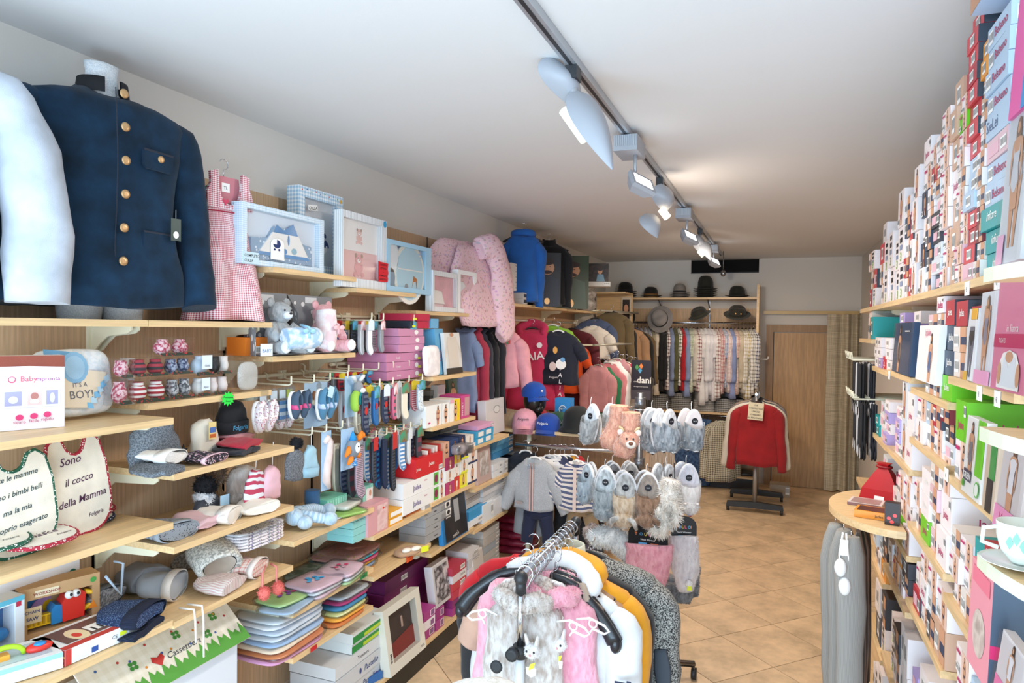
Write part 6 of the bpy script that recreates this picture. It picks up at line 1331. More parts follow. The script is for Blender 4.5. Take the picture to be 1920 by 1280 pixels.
for k,(px_,c,lab,L,z)in enumerate(((1092,'#cf8f92','dusty pink sleeved garment on the far kids rail',.45,1.72),(1100,'#2f7a52','green kids garment on the far rail',.75,1.70),(1108,'#c87a80','salmon pink kids dress on the far rail',.8,1.74),(1118,'#ecebe9','white kids coat on the far rail',.65,1.76),(1126,'#b8858c','old rose kids waistcoat with white trim on the far rail',.5,1.78),(1134,'#c9bfae','beige kids waistcoat on the far rail',.55,1.74),(1141,'#c41f50','crimson kids dress on the far rail',.7,1.74),(1150,'#1c1a1a','black kids jacket on the far rail',.5,1.72),(1160,'#221d1b','dark leather jacket on the far rail',.5,1.71))):
 cloth('kids_garment',lab,'garment',px_,-1.64+.034*k,z-.07,0,FAB(c),rz=.15,W=.25,L=L,D=.06,sleeve='long' if c!='#b8858c' else None,SL=.35,seed=k,spread=.0,Y=6.5+.055*k,hm=BAR)
bar('low clothes rail reaching into the shop before the coats',[(-1.66,6.4,1.78),(-1.5,7.4,1.78)],[((-1.66,6.42,1.78),(XBK,6.42,1.78)),((-1.5,7.38,1.78),(XBK,7.38,1.78))])
for k,(px_,c,lab,L,z,X)in enumerate(((1118,'#4a5a7c','blue denim garment hanging high beside the olive coat',.45,2.12,-1.95),(1134,'#6a5a3c','olive brown coat in the far left corner',.9,2.20,-1.80),(1110,'#17140f','black coat in front of the olive coat',.95,2.10,-1.80),(1162,'#a5805f','tan camel coat facing the aisle',.95,2.02,-1.68),(1178,'#15130f','long black coat behind the camel coat',1.0,2.0,-1.66),(1186,'#6b5330','brown green jacket by the checked shirts',.8,2.0,-1.66))):
 cloth('hanging_coat',lab,'coat',px_,X,z,0,FAB(c),rz=.12,W=.38,L=L,D=.14,sleeve='long',SL=.55,seed=20+k,Y=7.55+.17*k,spread=.05)
bar('high rail in the far left corner carrying the coats',[(-1.85,7.4,2.14),(-1.66,8.55,2.14)],[((-1.85,7.45,2.14),(XBK,7.45,2.14)),((-1.66,8.5,2.14),(XBK,8.5,2.14))])
# top shelf, far end
ZT=2.131
p=(-2.03,Yat(980,-2.03,2.3),ZT+.60);t=thing('blue_polo_neck','bright blue roll-neck sweater on a hanger standing on the far top shelf','sweater',p,.4);hanger(t,.34);garment(W=.28,L=.58,D=.16,mat=FAB('#1c5fae'),sleeve='long',SL=.52,sw=.045,spread=.0,seed=4,neck=.07,flare=1.15).put('body',t)
b=B();b.sweep([(-.08,0,-.01),(-.04,-.04,.0),(.04,-.04,.0),(.08,0,-.01),(.04,.05,0),(-.04,.05,0),(-.08,0,-.01)],.03,FAB('#1c5fae'),10);b.wrinkle(.006,20);b.put('roll_neck',t)
for k in range(5):one('white_box',carton(.12,.12,.042,M('#e4ddd8',.5),[BR]),'white flat box of the pile before the blue sweater, %s'%ORD[k],'box',(-1.97,Yat(966,-1.97,2.3)-.03,ZT+.10+.043*k),LZ)
for k in range(2):one('white_box',carton(.10,.12,.046,M('#d4cdc8',.5),[('r',.1,.2,.9,.8,M('#3a3a3c',.5))]),'dark labelled flat box under the white pile on the far top shelf, %s'%ORD[k],'box',(-1.965,Yat(985,-1.965,2.2),ZT+.001+.047*k),LZ)
p=(-2.03,Yat(1028,-2.03,2.3),ZT+.60);t=thing('black_shirt','black shirt with brass buttons on a hanger on the far top shelf','shirt',p,.35);hanger(t,.36);garment(W=.34,L=.57,D=.14,mat=FAB('#15151a'),sleeve='long',SL=.5,seed=12,spread=.0).put('body',t);b=B();collar(b,.065,FAB('#15151a'));b.put('collar',t)
for k in range(4):b=B();b.ell((.05,-.095,-.13-.11*k),.009,GOLD,8,k=4);b.put('button',t)
def portrait(px0,px1,X,z,top,label,bg,sh,name='portrait_pack'):
 loc,w=LP(px0,px1,X,z);w=max(w,.2)*.62;h=top;t=thing(name,label,'pack',(X,loc[1],z),(0,0,.45));b=carton(w,.02,h,bg)
 y=-.001;b.dec(ell2(0,h*.72,w*.26,h*.13),y,SKIN);b.dec(ell2(0,h*.83,w*.27,h*.06),y-.0003,HAIR);b.dec([(-w*.45,0),(w*.45,0),(w*.4,h*.5),(w*.1,h*.58),(-w*.1,h*.58),(-w*.4,h*.5)],y,sh);b.dec(ell2(0,h*.64,w*.18,h*.035),y-.0004,HAIR);b.dec(ell2(-w*.1,h*.74,w*.03,h*.008,6),y-.0005,INK);b.dec(ell2(w*.1,h*.74,w*.03,h*.008,6),y-.0005,INK);b.put('pack',t);b=B();b.dec(ell2(0,h*.1,w*.1,w*.12),y-.001,GOLD);b.put('crest',t);return t
portrait(1012,1038,-1.95,ZT,.48,'clear pack with a bearded man portrait before the black shirt',M('#26262a',.4),M('#2e3440',.5))
portrait(1052,1084,-1.93,ZT,.52,'green pack with a man portrait on the far top shelf',M('#38452f',.35),M('#5d6a5c',.5))
t=thing('grey_bag','crumpled translucent grey bags at the end of the far top shelf','bag',(-2.0,Yat(1098,-2.0,2.3),ZT),0);b=B();[b.ell((0,0,.07+.11*k),(.12,.12,.08),M('#8d8680',.4,'melange','#b8b2ac',s=.1),14)for k in range(4)];b.wrinkle(.02,12);b.put('bag',t)
t=thing('photo_box','carton with a photo of a smiling woman at the far end of the shelf','box',(-1.83,Yat(1118,-1.83,2.5),2.44),.3);carton(.26,.12,.19,M('#3a2a26',.5,'photo','#1b1614'),[('e',.65,.6,.1,.2,SKIN),('e',.65,.75,.13,.18,HAIR),('p',[(.5,0),(.85,0),(.78,.4),(.55,.4)],M('#6f93a8',.5))]).put('carton',t)
one('corner_box',carton(.3,.2,.05,M('#d8d2ca',.5),[BR]),'flat pale carton under the smiling woman photo box','box',(-1.83,Yat(1118,-1.83,2.5),2.388),.3)
t=thing('corner_cupboard','narrow beech cupboard side in the far left corner with a framed portrait','cupboard',(-1.98,8.62,0));b=B();b.box((-.23,0,0),(.24,.02,2.387),WOODX);b.box((-.23,-.45,2.365),(.24,0,2.387),WOOD);b.put('panel',t);b=B();b.box((.10,-.02,2.02),(.22,-.001,2.34),M('#d9cdb8',.5));b.rect(.115,2.05,.205,2.31,-.0205,M('#2c1d17',.5));b.dec(ell2(.16,2.2,.03,.05),-.021,SKIN);b.put('framed_portrait',t)
# -- peninsula with the cap counter
PX0,PX1,PY0,PY1,PZ=XBK+.002,Xat(1200,4.93,1.158),4.92,5.34,1.158
t=thing('cap_counter','low beech cross counter carrying caps with a chrome rail below','counter',(PX0,PY0,0))
L_=PX1-PX0
b=B();b.box((0,0,PZ-.024),(L_,.42,PZ),WOODX);b.put('counter_top',t)
b=B();b.box((.0,.40,.15),(L_,.42,PZ-.024),VENEER);b.put('back_panel',t)
b=B();b.box((0,.02,0),(L_,.42,.14),PLINTH);b.put('plinth',t);b=B();b.box((0,0,.14),(L_,.40,.16),WOODX);b.put('bottom_shelf',t)
for x in(.42,L_-.03):b=B();b.box((x,.03,.16),(x+.03,.06,PZ-.024),CREAM);b.put('upright',t)
b=B();b.sweep([(.42,-.22,1.085),(L_+.02,-.22,1.085)],.0125,CHROME,10);b.put('chrome_rail',t)
for x in(.50,L_-.05):b=B();b.sweep([(x,.04,1.085),(x,-.22,1.085)],.008,CHROME,8);b.put('rail_bracket',t)
CY=PY0+.12
def CX(px_,y=None):return Xat(px_,y or CY,PZ+.03)
for k in range(3):cap('beige cap of the nested pair behind the pink one, %s'%ORD[k],(CX(962-9*k,CY+.1),CY+.10,PZ+.001+.004*k),FAB('#c8ac8a'),.5,rx=0)
for k in range(4):cap('pink Folgaria cap in the stack, %s'%ORD[k]if k<3 else 'topmost pink cap of the stack, embroidered Folgaria',(CX(985,CY-.04)+.002*k,CY-.07,PZ+.001+.012*k),FAB('#e3a0b0'),.25,'Folgaria ' if k==3 else None)
for k in range(2):cap('royal blue Folgaria cap at the counter edge' if k else 'royal blue cap under the embroidered one',(CX(1028,CY-.05),CY-.06,PZ+.001+.012*k),FAB('#1544a0'),-.1,'Folgaria' if k else None)
cap('green and yellow cap in front of the blue boxes',(CX(1045,CY+.14),CY+.16,PZ+.001),FAB('#1d4f36'),.2,'MOBILE');cap('small red cap behind the pink and blue ones',(CX(1013,CY+.2),CY+.2,PZ+.001),FAB('#b01f2c'),0)
t=thing('display_head','dark glossy display head wearing a royal blue cap on the counter','display head',(CX(1002,CY+.06),CY+.06,PZ+.001),.75)
b=B();DH=M('#23241f',.22);b.lathe([(.07,0),(.065,.01),(.05,.04),(.048,.09),(.06,.12),(.082,.16),(.09,.21),(.085,.26),(.05,.3),(.01,.305)],DH,20,sy=1.12);b.ell((0,-.09,.15),(.035,.03,.03),DH,10);b.ell((0,-.105,.19),(.012,.022,.026),DH,8);b.put('head',t)
cap('royal blue cap worn by the dark display head',(CX(1000,CY+.06),CY+.06,PZ+.24),FAB('#1550b0'),1.0,'M')
for i,(px_,w,h,lab)in enumerate(((1056,.13,.22,'tall blue hosiery carton behind the caps'),(1076,.17,.14,'wide blue hosiery carton behind the bucket hat'))):
 one('hosiery_carton',carton(w,.1,h,M('#2f8fd4',.45),[('e',.5,.6,.25,.16,PAPER),('e',.5,.6,.21,.13,M('#3f6f9c',.5)),('t','NUR',.5,.6,.02,PAPER,{'b':.02})]),lab,'box',(CX(px_,CY+.22),CY+.20-.02*i,PZ+.001),0)
t=thing('bucket_hat','black knitted bucket hat at the right of the counter','hat',(CX(1082,CY),CY,PZ+.001));b=B();b.lathe([(.155,0),(.15,.012),(.115,.035),(.11,.10),(.095,.15),(.05,.185),(.01,.19)],FAB('#15191a'),24);b.put('crown_and_brim',t)
# kids clothes on the chrome rail
KY=PY0-.22
def kid(px_,lab,c,W,L,D=.09,sl='long',extra=None,hm=None,dy=0,z=1.07,rz=0,name='kids_jacket',cat='jacket',**g):
 return cloth(name,lab,cat,0,Xat(px_,KY+dy,.9),z+.005,0,c if not isinstance(c,str)else FAB(c),W=W,L=L,D=D,sleeve=sl,Y=KY+dy,extra=extra,hm=hm or PAPER,rz=rz,**g)
def zipx(t):b=B();b.rect(-.014,-.36,-.006,-.02,-.075,M('#eab0a4',.6));b.rect(.006,-.36,.014,-.02,-.0755,M('#eab0a4',.6));b.rect(-.003,-.36,.003,-.05,-.0745,M('#777b80',.5));b.put('zip',t);b=B();b.prism([(-.03,-.06),(.03,-.06),(.028,.02),(-.028,.02)],-.082,-.08,CLEARM);b.put('hanger_disc',t);b=B();b.dec(ell2(-.09,-.31,.03,.012,8),-.074,M('#9c8f8c',.6));b.put('embroidery',t)
kid(1003,'grey zipped baby jacket with a pink zip at the front of the chrome rail',M('#a6a9ad',.9,'melange','#b8bbbf',s=1),.30,.36,.10,SL=.27,extra=zipx,dy=-.07,seed=2,spread=.09)
def trousers(label,X,Y,z,c,W=.20,L=.30,rz=0):
 t=thing('kids_trousers',label,'trousers',(X,Y,z),rz);b=B();b.sweep([(0,0,0),(0,0,-.09)],[(W*.5,.035),(W*.52,.045)],FAB(c),14,up=(0,1,0))
 for sg in(-1,1):b.sweep([(sg*W*.24,0,-.07),(sg*W*.32,0,-L*.6),(sg*W*.38,-.01,-L)],[(W*.26,.045),(W*.23,.04),(W*.19,.035)],FAB(c),12,up=(0,1,0))
 b.wrinkle(.006,12);b.put('trousers',t);return t
trousers('navy baby trousers below the grey zipped jacket',Xat(1010,KY-.06,.6),KY-.07,.67,'#1a2340',.22,.27);trousers('pale grey baby trousers behind the navy ones',Xat(995,KY,.6),KY+.02,.70,'#9a9da1',.24,.27)
def strp(t):b=B();b.rect(-.012,-.33,.012,-.03,-.076,M('#e4cfc6',.7));b.put('placket',t);b=B();b.sweep([(-.02,-.03,.0),(0,-.035,.02),(.02,-.03,0)],.01,PAPER,6);b.put('hanger_disc',t)
kid(1083,'blue and white striped baby cardigan on the chrome rail',M('#5a6484',.85,'stripeh','#e9e0da',s=.95),.28,.33,.09,SL=.24,extra=strp,dy=-.07,seed=4,spread=.09)
for k,(px_,c,lab,sl,L)in enumerate(((1030,'#e9e9ea','white and navy striped baby top behind the grey jacket','long',.3),(1040,'#3a4260','slate blue baby jacket on the chrome rail','long',.34),(1050,'#1a2034','dark navy baby jacket on the chrome rail','long',.36),(1058,'#c8902c','mustard baby top between the navy jackets','short',.3),(1072,'#b81f2c','red baby jacket behind the striped cardigan','long',.36),(985,'#20242f','black baby jacket behind the grey one','long',.34))):
 kid(px_,lab,c,.27,L,.07,sl,dy=.05+.02*k,seed=30+k,SL=.24 if sl=='long' else .12,rz=.3,spread=.05)
trousers('beige knitted baby trousers below the striped cardigan',Xat(1092,KY,.6),KY+.0,.71,'#b0946f',.22,.26);trousers('black baby trousers behind the beige ones',Xat(1064,KY,.6),KY+.08,.68,'#1c1d22',.24,.3)
for k in range(5):one('red_bag',soft(B(),.34,.24,.055,M('#7a1730',.35,'melange','#9c2c44',s=.08),5),'dark red garment bag under the counter, %s of the pile'%ORD[k],'bag',(Xat(962,PY0+.12,.3),PY0+.18,.162+.06*k),.1)
for k in range(7):one('shirt_pack',soft(B(),.3,.22,.03,M(('#3d4450','#8a4038','#2b2f38','#a0a4aa','#5c3038','#2f3a50','#b4b0ac')[k],.4),6),'bagged folded top under the cap counter, %s of the pile'%ORD[k],'folded top',(Xat(965,PY0+.2,1),PY0+.2,.73+.034*k),0)
b=B();b.box((-.22,-.13,-.02),(.22,.13,0),WOODX);one('small_shelf',b,'small inner shelf under the cap counter holding bagged tops','shelf',(Xat(965,PY0+.2,1),PY0+.2,.73))
b=B();b.box((-.12,-.02,0),(.12,.02,.26),M('#1c1d22',.6));b.sweep([(-.05,-.022,.12),(-.01,-.022,.09),(.04,-.022,.12)],.005,M('#e8602c',.5),6);one('black_bag',b,'black bag with an orange curved line beneath the striped cardigan','bag',(Xat(1094,KY,.4),KY+.1,.33))
b=B();b.box((-.1,-.03,0),(.1,.03,.33),M('#6a4a3c',.6));one('brown_box',b,'brown carton standing under the black bag','box',(Xat(1094,KY,.4),KY+.1,.001))

# ================================================================== back wall cupboard with shirts and hats
BY=8.80
CX0,CX1=Xat(1141,BY,2.3),Xat(1421,BY,1.5)
zsh=Zat(557,-1,BY)
t=thing('back_shelving','open beech wardrobe unit on the back wall with hats and shirts','wardrobe',(CX0,BY,0));L_=CX1-CX0
b=B();b.box((L_-.028,0,0),(L_,YB-BY-.002,Zat(533,CX1,BY)),WOODX);b.put('side_panel',t)
b=B();b.box((0,YB-BY-.03,0),(L_-.03,YB-BY-.002,zsh-.13),M('#d6b48c',.5,'veneer'));b.put('back_panel',t)
for k in range(3):b=B();b.box((L_*k/3+.001,.05,zsh-.024),(L_*(k+1)/3-(.03 if k==2 else .001),YB-BY-.003,zsh),WOODX);b.put('shelf',t)
zs2=Zat(771,-1,BY);b=B();b.box((0,.0,zs2-.024),(L_-.03,YB-BY-.03,zs2),WOODX);b.put('shelf',t)
zs3=.16;b=B();b.box((0,-.02,zs3-.022),(L_-.03,YB-BY-.03,zs3),WOODX);b.put('shelf',t);b=B();b.box((0,.0,0),(L_-.03,YB-BY-.03,zs3-.022),M('#26262a',.5));b.put('plinth',t)
zrl=Zat(605,-1,BY+.15);b=B();b.sweep([(.05,.15,zrl),(L_-.03,.15,zrl)],.014,CHROME,10);b.put('chrome_rail',t)
for k in(1,2):b=B();b.box((L_*k/3-.006,YB-BY-.04,.2),(L_*k/3+.006,YB-BY-.03,zsh),STEEL);b.sweep([(L_*k/3,YB-BY-.04,zsh-.12),(L_*k/3,.2,zsh-.03)],.008,STEEL,6);b.put('upright_and_bracket',t)
def BX_(px_,z=2,y=None):return Xat(px_,(BY+.16)if y is None else y,z)
# shirts edge-on along the rail
P_=lambda c,c2='#f0ece6',s=1.0:M(c,.85,'plaid',c2,s=s)
G_=lambda c,c2='#f0ece6',s=1.4:M(c,.85,'gingham',c2,s=s)
SH=[('#20242c','dark patterned'),('#8f8fb8','lilac striped'),('s#5c6a94','blue and white striped'),('s#8a93a8','grey striped'),('g#3a5a92','blue checked'),('#a7a083','olive cream'),('#e2d6c4','cream ribbed'),('#16171b','black long'),('#1b1c20','second black long'),('p#6a3a40','wine floral'),('#8795b8','light blue'),('#5a5b3a','olive'),('p#3c5a3a','green checked'),('#b81c28','bright red'),('#8b9cc4','sky blue'),('g#7d9a6a','pale green checked'),('#d9d0c2','beige'),('p#7a2c3c','wine checked'),('#e4e2e0','white ruffled'),('#e9e8ea','second white ruffled'),('#dedde2','third white ruffled'),('#e6e2e4','fourth white ruffled'),('p#9a6a6c','rose checked'),('g#a8383f','red gingham'),('g#5a7ab4','blue gingham'),('g#c8a0a0','pink fine checked'),('#8d9cc8','periwinkle'),('g#b87a64','terracotta checked'),('#cdbfa4','cream linen'),('p#c4b896','beige checked'),('p#b5a04c','mustard checked'),('p#8c8a7c','grey checked'),('p#3c3f5c','navy checked')]
for i,(c,lab)in enumerate(SH):
 pxx=1188+(1412-1188)*i/(len(SH)-1);x=BX_(pxx,1.7);m={'s':lambda c:M(c,.85,'stripev','#e6e4ea',s=.5),'g':lambda c:G_(c),'p':lambda c:P_(c)}.get(c[0],lambda c:FAB(c))(c if c[0]=='#' else c[1:])
 L=(.72,.78,.85,.8)[i%4]+(.1 if 17<i<22 else 0)
 cloth('hanging_shirt','%s shirt, %s from the left on the back rail'%(lab,NTH[i]if i<20 else NTH[len(SH)-1-i].replace('first','last')+(' counted from the right' if i<len(SH)-1 else ''))if i<20 else '%s shirt, %s from the right on the back rail'%(lab,NTH[len(SH)-1-i]),'shirt',0,x,zrl,0,m,rz=PI/2+.25,Y=BY+.15,W=.42,L=L,D=.085,sleeve='long' if i%3 else 'short',SL=.55 if i%3 else .25,seed=i%4,spread=-.01,hm=DARKPL)
 # hats
FE=lambda c:M(c,.9,'fabric',s=1)
def hatstack(px_,n,mat,band,lab,s=1.0,r=.095,h=.13,brim=.15,dz=.025):
 for k in range(n):
  x=BX_(px_,2.4,BY+.22);hat_thing(lab if k==n-1 else '%s, %s in its pile'%(lab,ORD[k]),(x,BY+.24,zsh+.001+dz*k),mat,band,0,None,r=r*s,h=h*s,brim=brim*s)
hatstack(1172,4,FE('#101113'),FE('#1c1c1f'),'black fedora leftmost on the top hat shelf',dz=.028)
hatstack(1220,2,FE('#191715'),M('#7d5a2e',.6),'black fedora with a brown band on the top hat shelf',s=.95)
hatstack(1274,4,FE('#8d8781'),FE('#26242a'),'grey small hat with a dark band on the top hat shelf',s=.85,h=.15,dz=.02)
hatstack(1322,5,FE('#26271f'),FE('#15150f'),'dark olive hunting hat with feathers on the top hat shelf',h=.17,dz=.028)
hatstack(1382,2,FE('#22241d'),FE('#17180f'),'dark green hat with metal badges on the top hat shelf',dz=.02)
def hung(px_,py_,mat,band,lab,rot,**k):
 x=BX_(px_,2.1,BY-.02);z=Zat(py_,x,BY-.02);t=hat_thing(lab,(x,BY-.02,z),mat,band,rot,**k);b=B();return t
hung(1166,594,FE('#1f1b18'),M('#9a7a45',.6),'dark brown hat with a tan band hanging tilted before the coats',(.9,.5,.1),r=.10,brim=.17)
hung(1238,598,FE('#8b8785'),FE('#1c1c20'),'grey hat with a black band hanging tilted on the rail',(1.15,-.4,0),r=.10,brim=.165)
hung(1312,592,FE('#23251f'),FE('#2e2f22'),'dark olive bowler shaped hat on a rail stand',(.3,-.35,0),r=.10,brim=.14)
t=hung(1382,590,FE('#25241c'),FE('#17180f'),'dark green hat with gold badges on a rail stand',(.35,.05,0),r=.105,brim=.16)
for k in(-1,1):b=B();b.ell((.02+.03*k,-.115,.05),(.012,.006,.012),GOLD,8,k=4);b.put('metal_badge',t)
p=onY(1166,622,8.3);cap('cream lettered cap hanging beside the camel coat',tuple(p),FAB('#cbb79a'),.3,None,rx=.8)
# folded stacks on the middle shelf and the bottom one
for s_,(px_,n,cols)in enumerate(((1200,7,('#3c4048','#7d7f86')),(1240,8,('#22252c','#50534a')),(1278,9,('#5a5f50','#2b2e34','#8a8880')),(1322,6,('#c9c6c0','#a9a7a2')),(1362,7,('#4a4c50','#6e6a62')),(1398,7,('#2a3044','#7b7d84')))):
 for k in range(n):one('folded_shirt_pack',soft(B(),.27,.3,.022,M(cols[k%len(cols)],.3,'plaid','#9a9a98',s=.6),6,k=2,edge=.97,n=20),'folded bagged shirt, %s in the %s pile on the middle back shelf'%(ORD[k],NTH[s_]),'folded shirt',(BX_(px_,1.0,BY+.2),BY+.19,zs2+.001+.024*k),0,None)
for s_,(px_,n)in enumerate(((1288,6),(1313,4))):
 for k in range(n):one('folded_white_shirt',soft(B(),.18,.3,.03,M(('#d9d6d4','#a9a9ae')[k%2],.5),5,k=2,n=18),'folded pale shirt, %s of the %s pile above the jeans'%(ORD[k],NTH[s_]),'folded shirt',(BX_(px_,.8,BY+.3),BY+.26,zs2-.36+.033*k),0)
b=B();b.box((-.28,-.16,-.02),(.28,.16,0),WOODX);one('inner_shelf',b,'short inner shelf of the back unit holding pale shirts','shelf',(BX_(1300,.8,BY+.3),BY+.26,zs2-.36))
lowz=zs2-.03
b=B();b.sweep([(0,0,0),(1.15,0,0)],.01,CHROME,8);one('lower_rail',b,'chrome rail under the middle shelf of the back unit','rail',(BX_(1268,1,BY+.08),BY+.08,lowz-.02))
for k,px_ in enumerate((1272,1296,1318)):
 t=thing('jeans','blue jeans hanging under the middle back shelf, %s from the left'%NTH[k],'jeans',(BX_(px_,.8,BY-.02),BY-.02,lowz-.06),.1*k);b=B();DN=M('#2f4a74',.85,'melange','#4a6a96',s=.15)
 b.sweep([(0,0,0),(0,0,-.25),(.01,0,-.6),(.015,.01,-.82)],[(.10,.05),(.12,.06),(.10,.055),(.09,.05)],DN,14,up=(0,1,0));b.wrinkle(.01,8,seed=k);b.put('denim',t);b=B();b.sweep([(0,0,0),(0,0,.06)],.003,CHROME,5);b.put('clip_hanger',t)
cloth('plaid_shirt','black and cream checked shirt hanging below the back shelf','shirt',0,BX_(1352,.8,BY-.08),lowz+.02,0,P_('#2a2c26','#d9d2bc',.55),Y=BY-.08,rz=.5,W=.40,L=.74,D=.12,sleeve='long',SL=.6,seed=2,spread=.02)
cloth('striped_shirt','pale striped shirt behind the slipper stand','shirt',0,BX_(1240,.8,BY-.08),lowz+.02,0,M('#b8a89a',.85,'stripev','#e9e0d6',s=.5),Y=BY-.08,rz=.3,W=.40,L=.7,D=.12,sleeve='long',SL=.5,seed=3,spread=.02)
for k in range(5):one('folded_dark_pack',soft(B(),.3,.3,.03,M('#34363a',.4),6,k=2,n=18),'dark folded pack on the bottom back shelf, %s from the left'%NTH[k],'folded shirt',(BX_(1225+42*k,.3,BY+.2),BY+.2,zs3+.001),0)

# ================================================================== door, curtain, far garment rack
DX0,DX1=Xat(1434,YB,1),Xat(1600,YB,1);DZ=Zat(609,.1,YB)
DOORM=M('#c29c70',.5,'veneer');FRM=M('#a58460',.5,'veneer')
t=link('door_1',None,None,(DX0,YB-.001,0),kind='structure');w_=DX1-DX0
b=B();b.box((0,-.03,0),(.085,0,DZ),FRM);b.box((.085,-.03,DZ-.09),(w_,0,DZ),FRM);b.put('door_frame',t)
b=B();b.box((.095,-.02,.005),(w_-.0,-.004,DZ-.10),DOORM);b.put('door_panel',t)
b=B();b.box((.085,-.024,0),(.094,-.003,DZ-.09),M('#4a3728',.6));b.put('shadow_gap',t)
p=onY(1432,672,YB-.05);t=thing('coat_peg','white coat peg beside the door','coat peg',(CX1+.0,BY+.2,p.z));b=B();b.sweep([(.001,0,0),(.10,0,0),(.11,0,.01),(.11,0,.035)],.009,PAPER,8);b.put('peg',t)
zc=Zat(586,.3,YB-.1);t=thing('curtain_rail','brass wooden curtain rail above the door','curtain rail',(CX1+.02,YB-.1,zc));b=B();b.box((.02,-.015,-.02),(1.10,.015,.02),M('#c9a96c',.35));b.put('rail',t);b=B();b.box((.02,.0,-.01),(.03,.1,.01),STEEL);b.put('bracket',t)
t=thing('fitting_curtain','beige woven linen curtain gathered beside the door','curtain',(Xat(1547,YB-.1,1),YB-.10,0));cw=.55;b=B();rs=[]
for i in range(9):
 z=.02+(zc-.04)*i/8;rs.append([Vector((cw*u,-.045-.04*math.sin(u*(9+26*u))*(1-.3*i/8)*(1.5*min(1,u*3)),z))for u in[j/70 for j in range(71)]])
b.loft(rs,M('#c4b79e',.9,'linen'),(False,False),closed=False);b.put('cloth',t)
for k in range(8):b=B();b.lathe([(.012,-.004),(.016,0),(.012,.004)],GOLD,8,c=(.03+.065*k,-.0,zc-.028));b.put('ring',t)
RY=7.75;rx0=Xat(1416,RY,.5);RZ_=Zat(762,rx0,RY)
t=thing('garment_stand','two-post rolling garment stand with black feet near the door','garment rack',(rx0,RY,0))
for dy in(0,.62):
 b=B();b.sweep([(0,dy,.10),(0,dy,.62)],.021,M('#9b9792',.35,metal=.5),12);b.put('lower_tube',t)
 b=B();b.sweep([(0,dy,.62),(0,dy,RZ_+.14)],.014,M('#c2c4c8',.3,metal=.5),12);b.put('upper_tube',t)
 b=B();b.lathe([(.03,0),(.03,.05)],DARKPL,12,c=(0,dy,.6));b.put('clamp',t)
 b=B();b.prism([(-.29,.05),(-.28,.10),(-.05,.115),(.05,.115),(.28,.10),(.29,.05)][::-1],dy-.028,dy+.028,DARKPL);b.put('foot',t)
 for sg in(-1,1):b=B();b.T=Matrix.Translation((sg*.27,dy,.03))@Matrix.Rotation(PI/2,4,'Y');b.lathe([(.03,-.015),(.03,.015)],DARKPL,14);b.put('caster',t)
b=B();b.sweep([(0,-.12,RZ_+.14),(0,.72,RZ_+.14)],.014,CHROME,10);b.put('top_rail',t);b=B();b.sweep([(-.0,0,.10),(0,.62,.10)],.016,STEEL,8);b.put('base_bar',t)
cloth('red_sweater','dark red sweater facing the camera on the garment stand','sweater',0,rx0+.01,RZ_+.12,0,M('#9a1620',.9,'fabric'),Y=RY-.07,W=.42,L=.66,D=.14,sleeve='long',SL=.62,seed=2,spread=.05,hm=DARKPL)
for k,(c,lab)in enumerate((('#e2dcce','cream sweater'),('#1f2c24','dark green sweater'),('#7f7f8e','grey lilac sweater'),('#b0a090','beige cardigan'),('#1c2233','navy sweater'),('#8a7264','brown sweater'))):
 cloth('hanging_sweater','%s, %s behind the dark red one on the stand'%(lab,NTH[k]),'sweater',0,rx0+.0,RZ_+.12,0,FAB(c),Y=RY+.03+.09*k,W=.48,L=.66,D=.09,sleeve='long',SL=.6,seed=k%3,spread=.07)
t=thing('handwritten_sign','handwritten cream card hanging on the red sweater stand','sign',(rx0-.0,RY-.19,RZ_-.03),(0,.06,0));b=B();b.box((-.075,0,-.09),(.075,.003,.09),M('#ddd5b8',.6))
for i,s_ in enumerate(('PER','COMPLETARE','I PREZZI','CHIEDERE','AL PERSONALE')):b.text(s_,0,.055-.033*i,.022,-.001,INK,0,'CENTER',bold=.01)
b.put('card',t)
one('floor_box',carton(.22,.2,.14,M('#a99a86',.6),[BR]),'small carton on the floor behind the garment stand','box',(Xat(1462,8.6,.1),8.6,.001),0)
# ================================================================== slipper stand in the middle of the shop
SY=3.72;SX=Xat(1199,SY,1.3);SZT=Zat(736,SX,SY)
t=thing('slipper_stand','chrome rotating stand with tiers of hooks carrying animal slippers','display stand',(SX,SY,0))
b=B();b.sweep([(0,0,.1),(0,0,SZT)],.019,STEEL,14);b.put('post',t)
for k in range(5):
 a=2*PI*k/5+.55;e=(.34*math.cos(a),.34*math.sin(a));b=B();b.sweep([(0,0,.13),(e[0],e[1],.085)],(.018),STEEL,8);b.put('leg',t)
 b=B();b.T=Matrix.Translation((e[0],e[1],.032))@Matrix.Rotation(PI/2,4,'Y');b.lathe([(.031,-.014),(.031,.014)],DARKPL,14);b.put('caster',t)
def tier(z,arms):
 hub=B();hub.lathe([(.03,z-.03),(.03,z+.03)],STEEL,14);hub.put('hub',t)
 for(px_,dy,L)in arms:
  x=Xat(px_,SY+dy,z)-SX;b=B();d=Vector((x,dy,0));n=d.normalized();s_=Vector((-n.y,n.x,0))*.02
  for q in(-1,1):b.sweep([s_*q,d+s_*q,d+s_*q+n*.012+Vector((0,0,.02))],.0035,CHROME,6)
  b.put('double_arm',t)
 b=B();b.sweep([(.075*math.cos(a),.075*math.sin(a),z-.03)for a in[2*PI*k/16 for k in range(17)]],.003,CHROME,5)
 for k in range(14):a=2*PI*k/14;b.sweep([(.075*math.cos(a),.075*math.sin(a),z-.03),(.075*math.cos(a),.075*math.sin(a),z-.18)],.002,CHROME,4)
 b.put('wire_basket',t,kind='stuff')
za=Zat(755,SX,SY);zb=Zat(868,SX,SY);zc_=Zat(985,SX,SY)
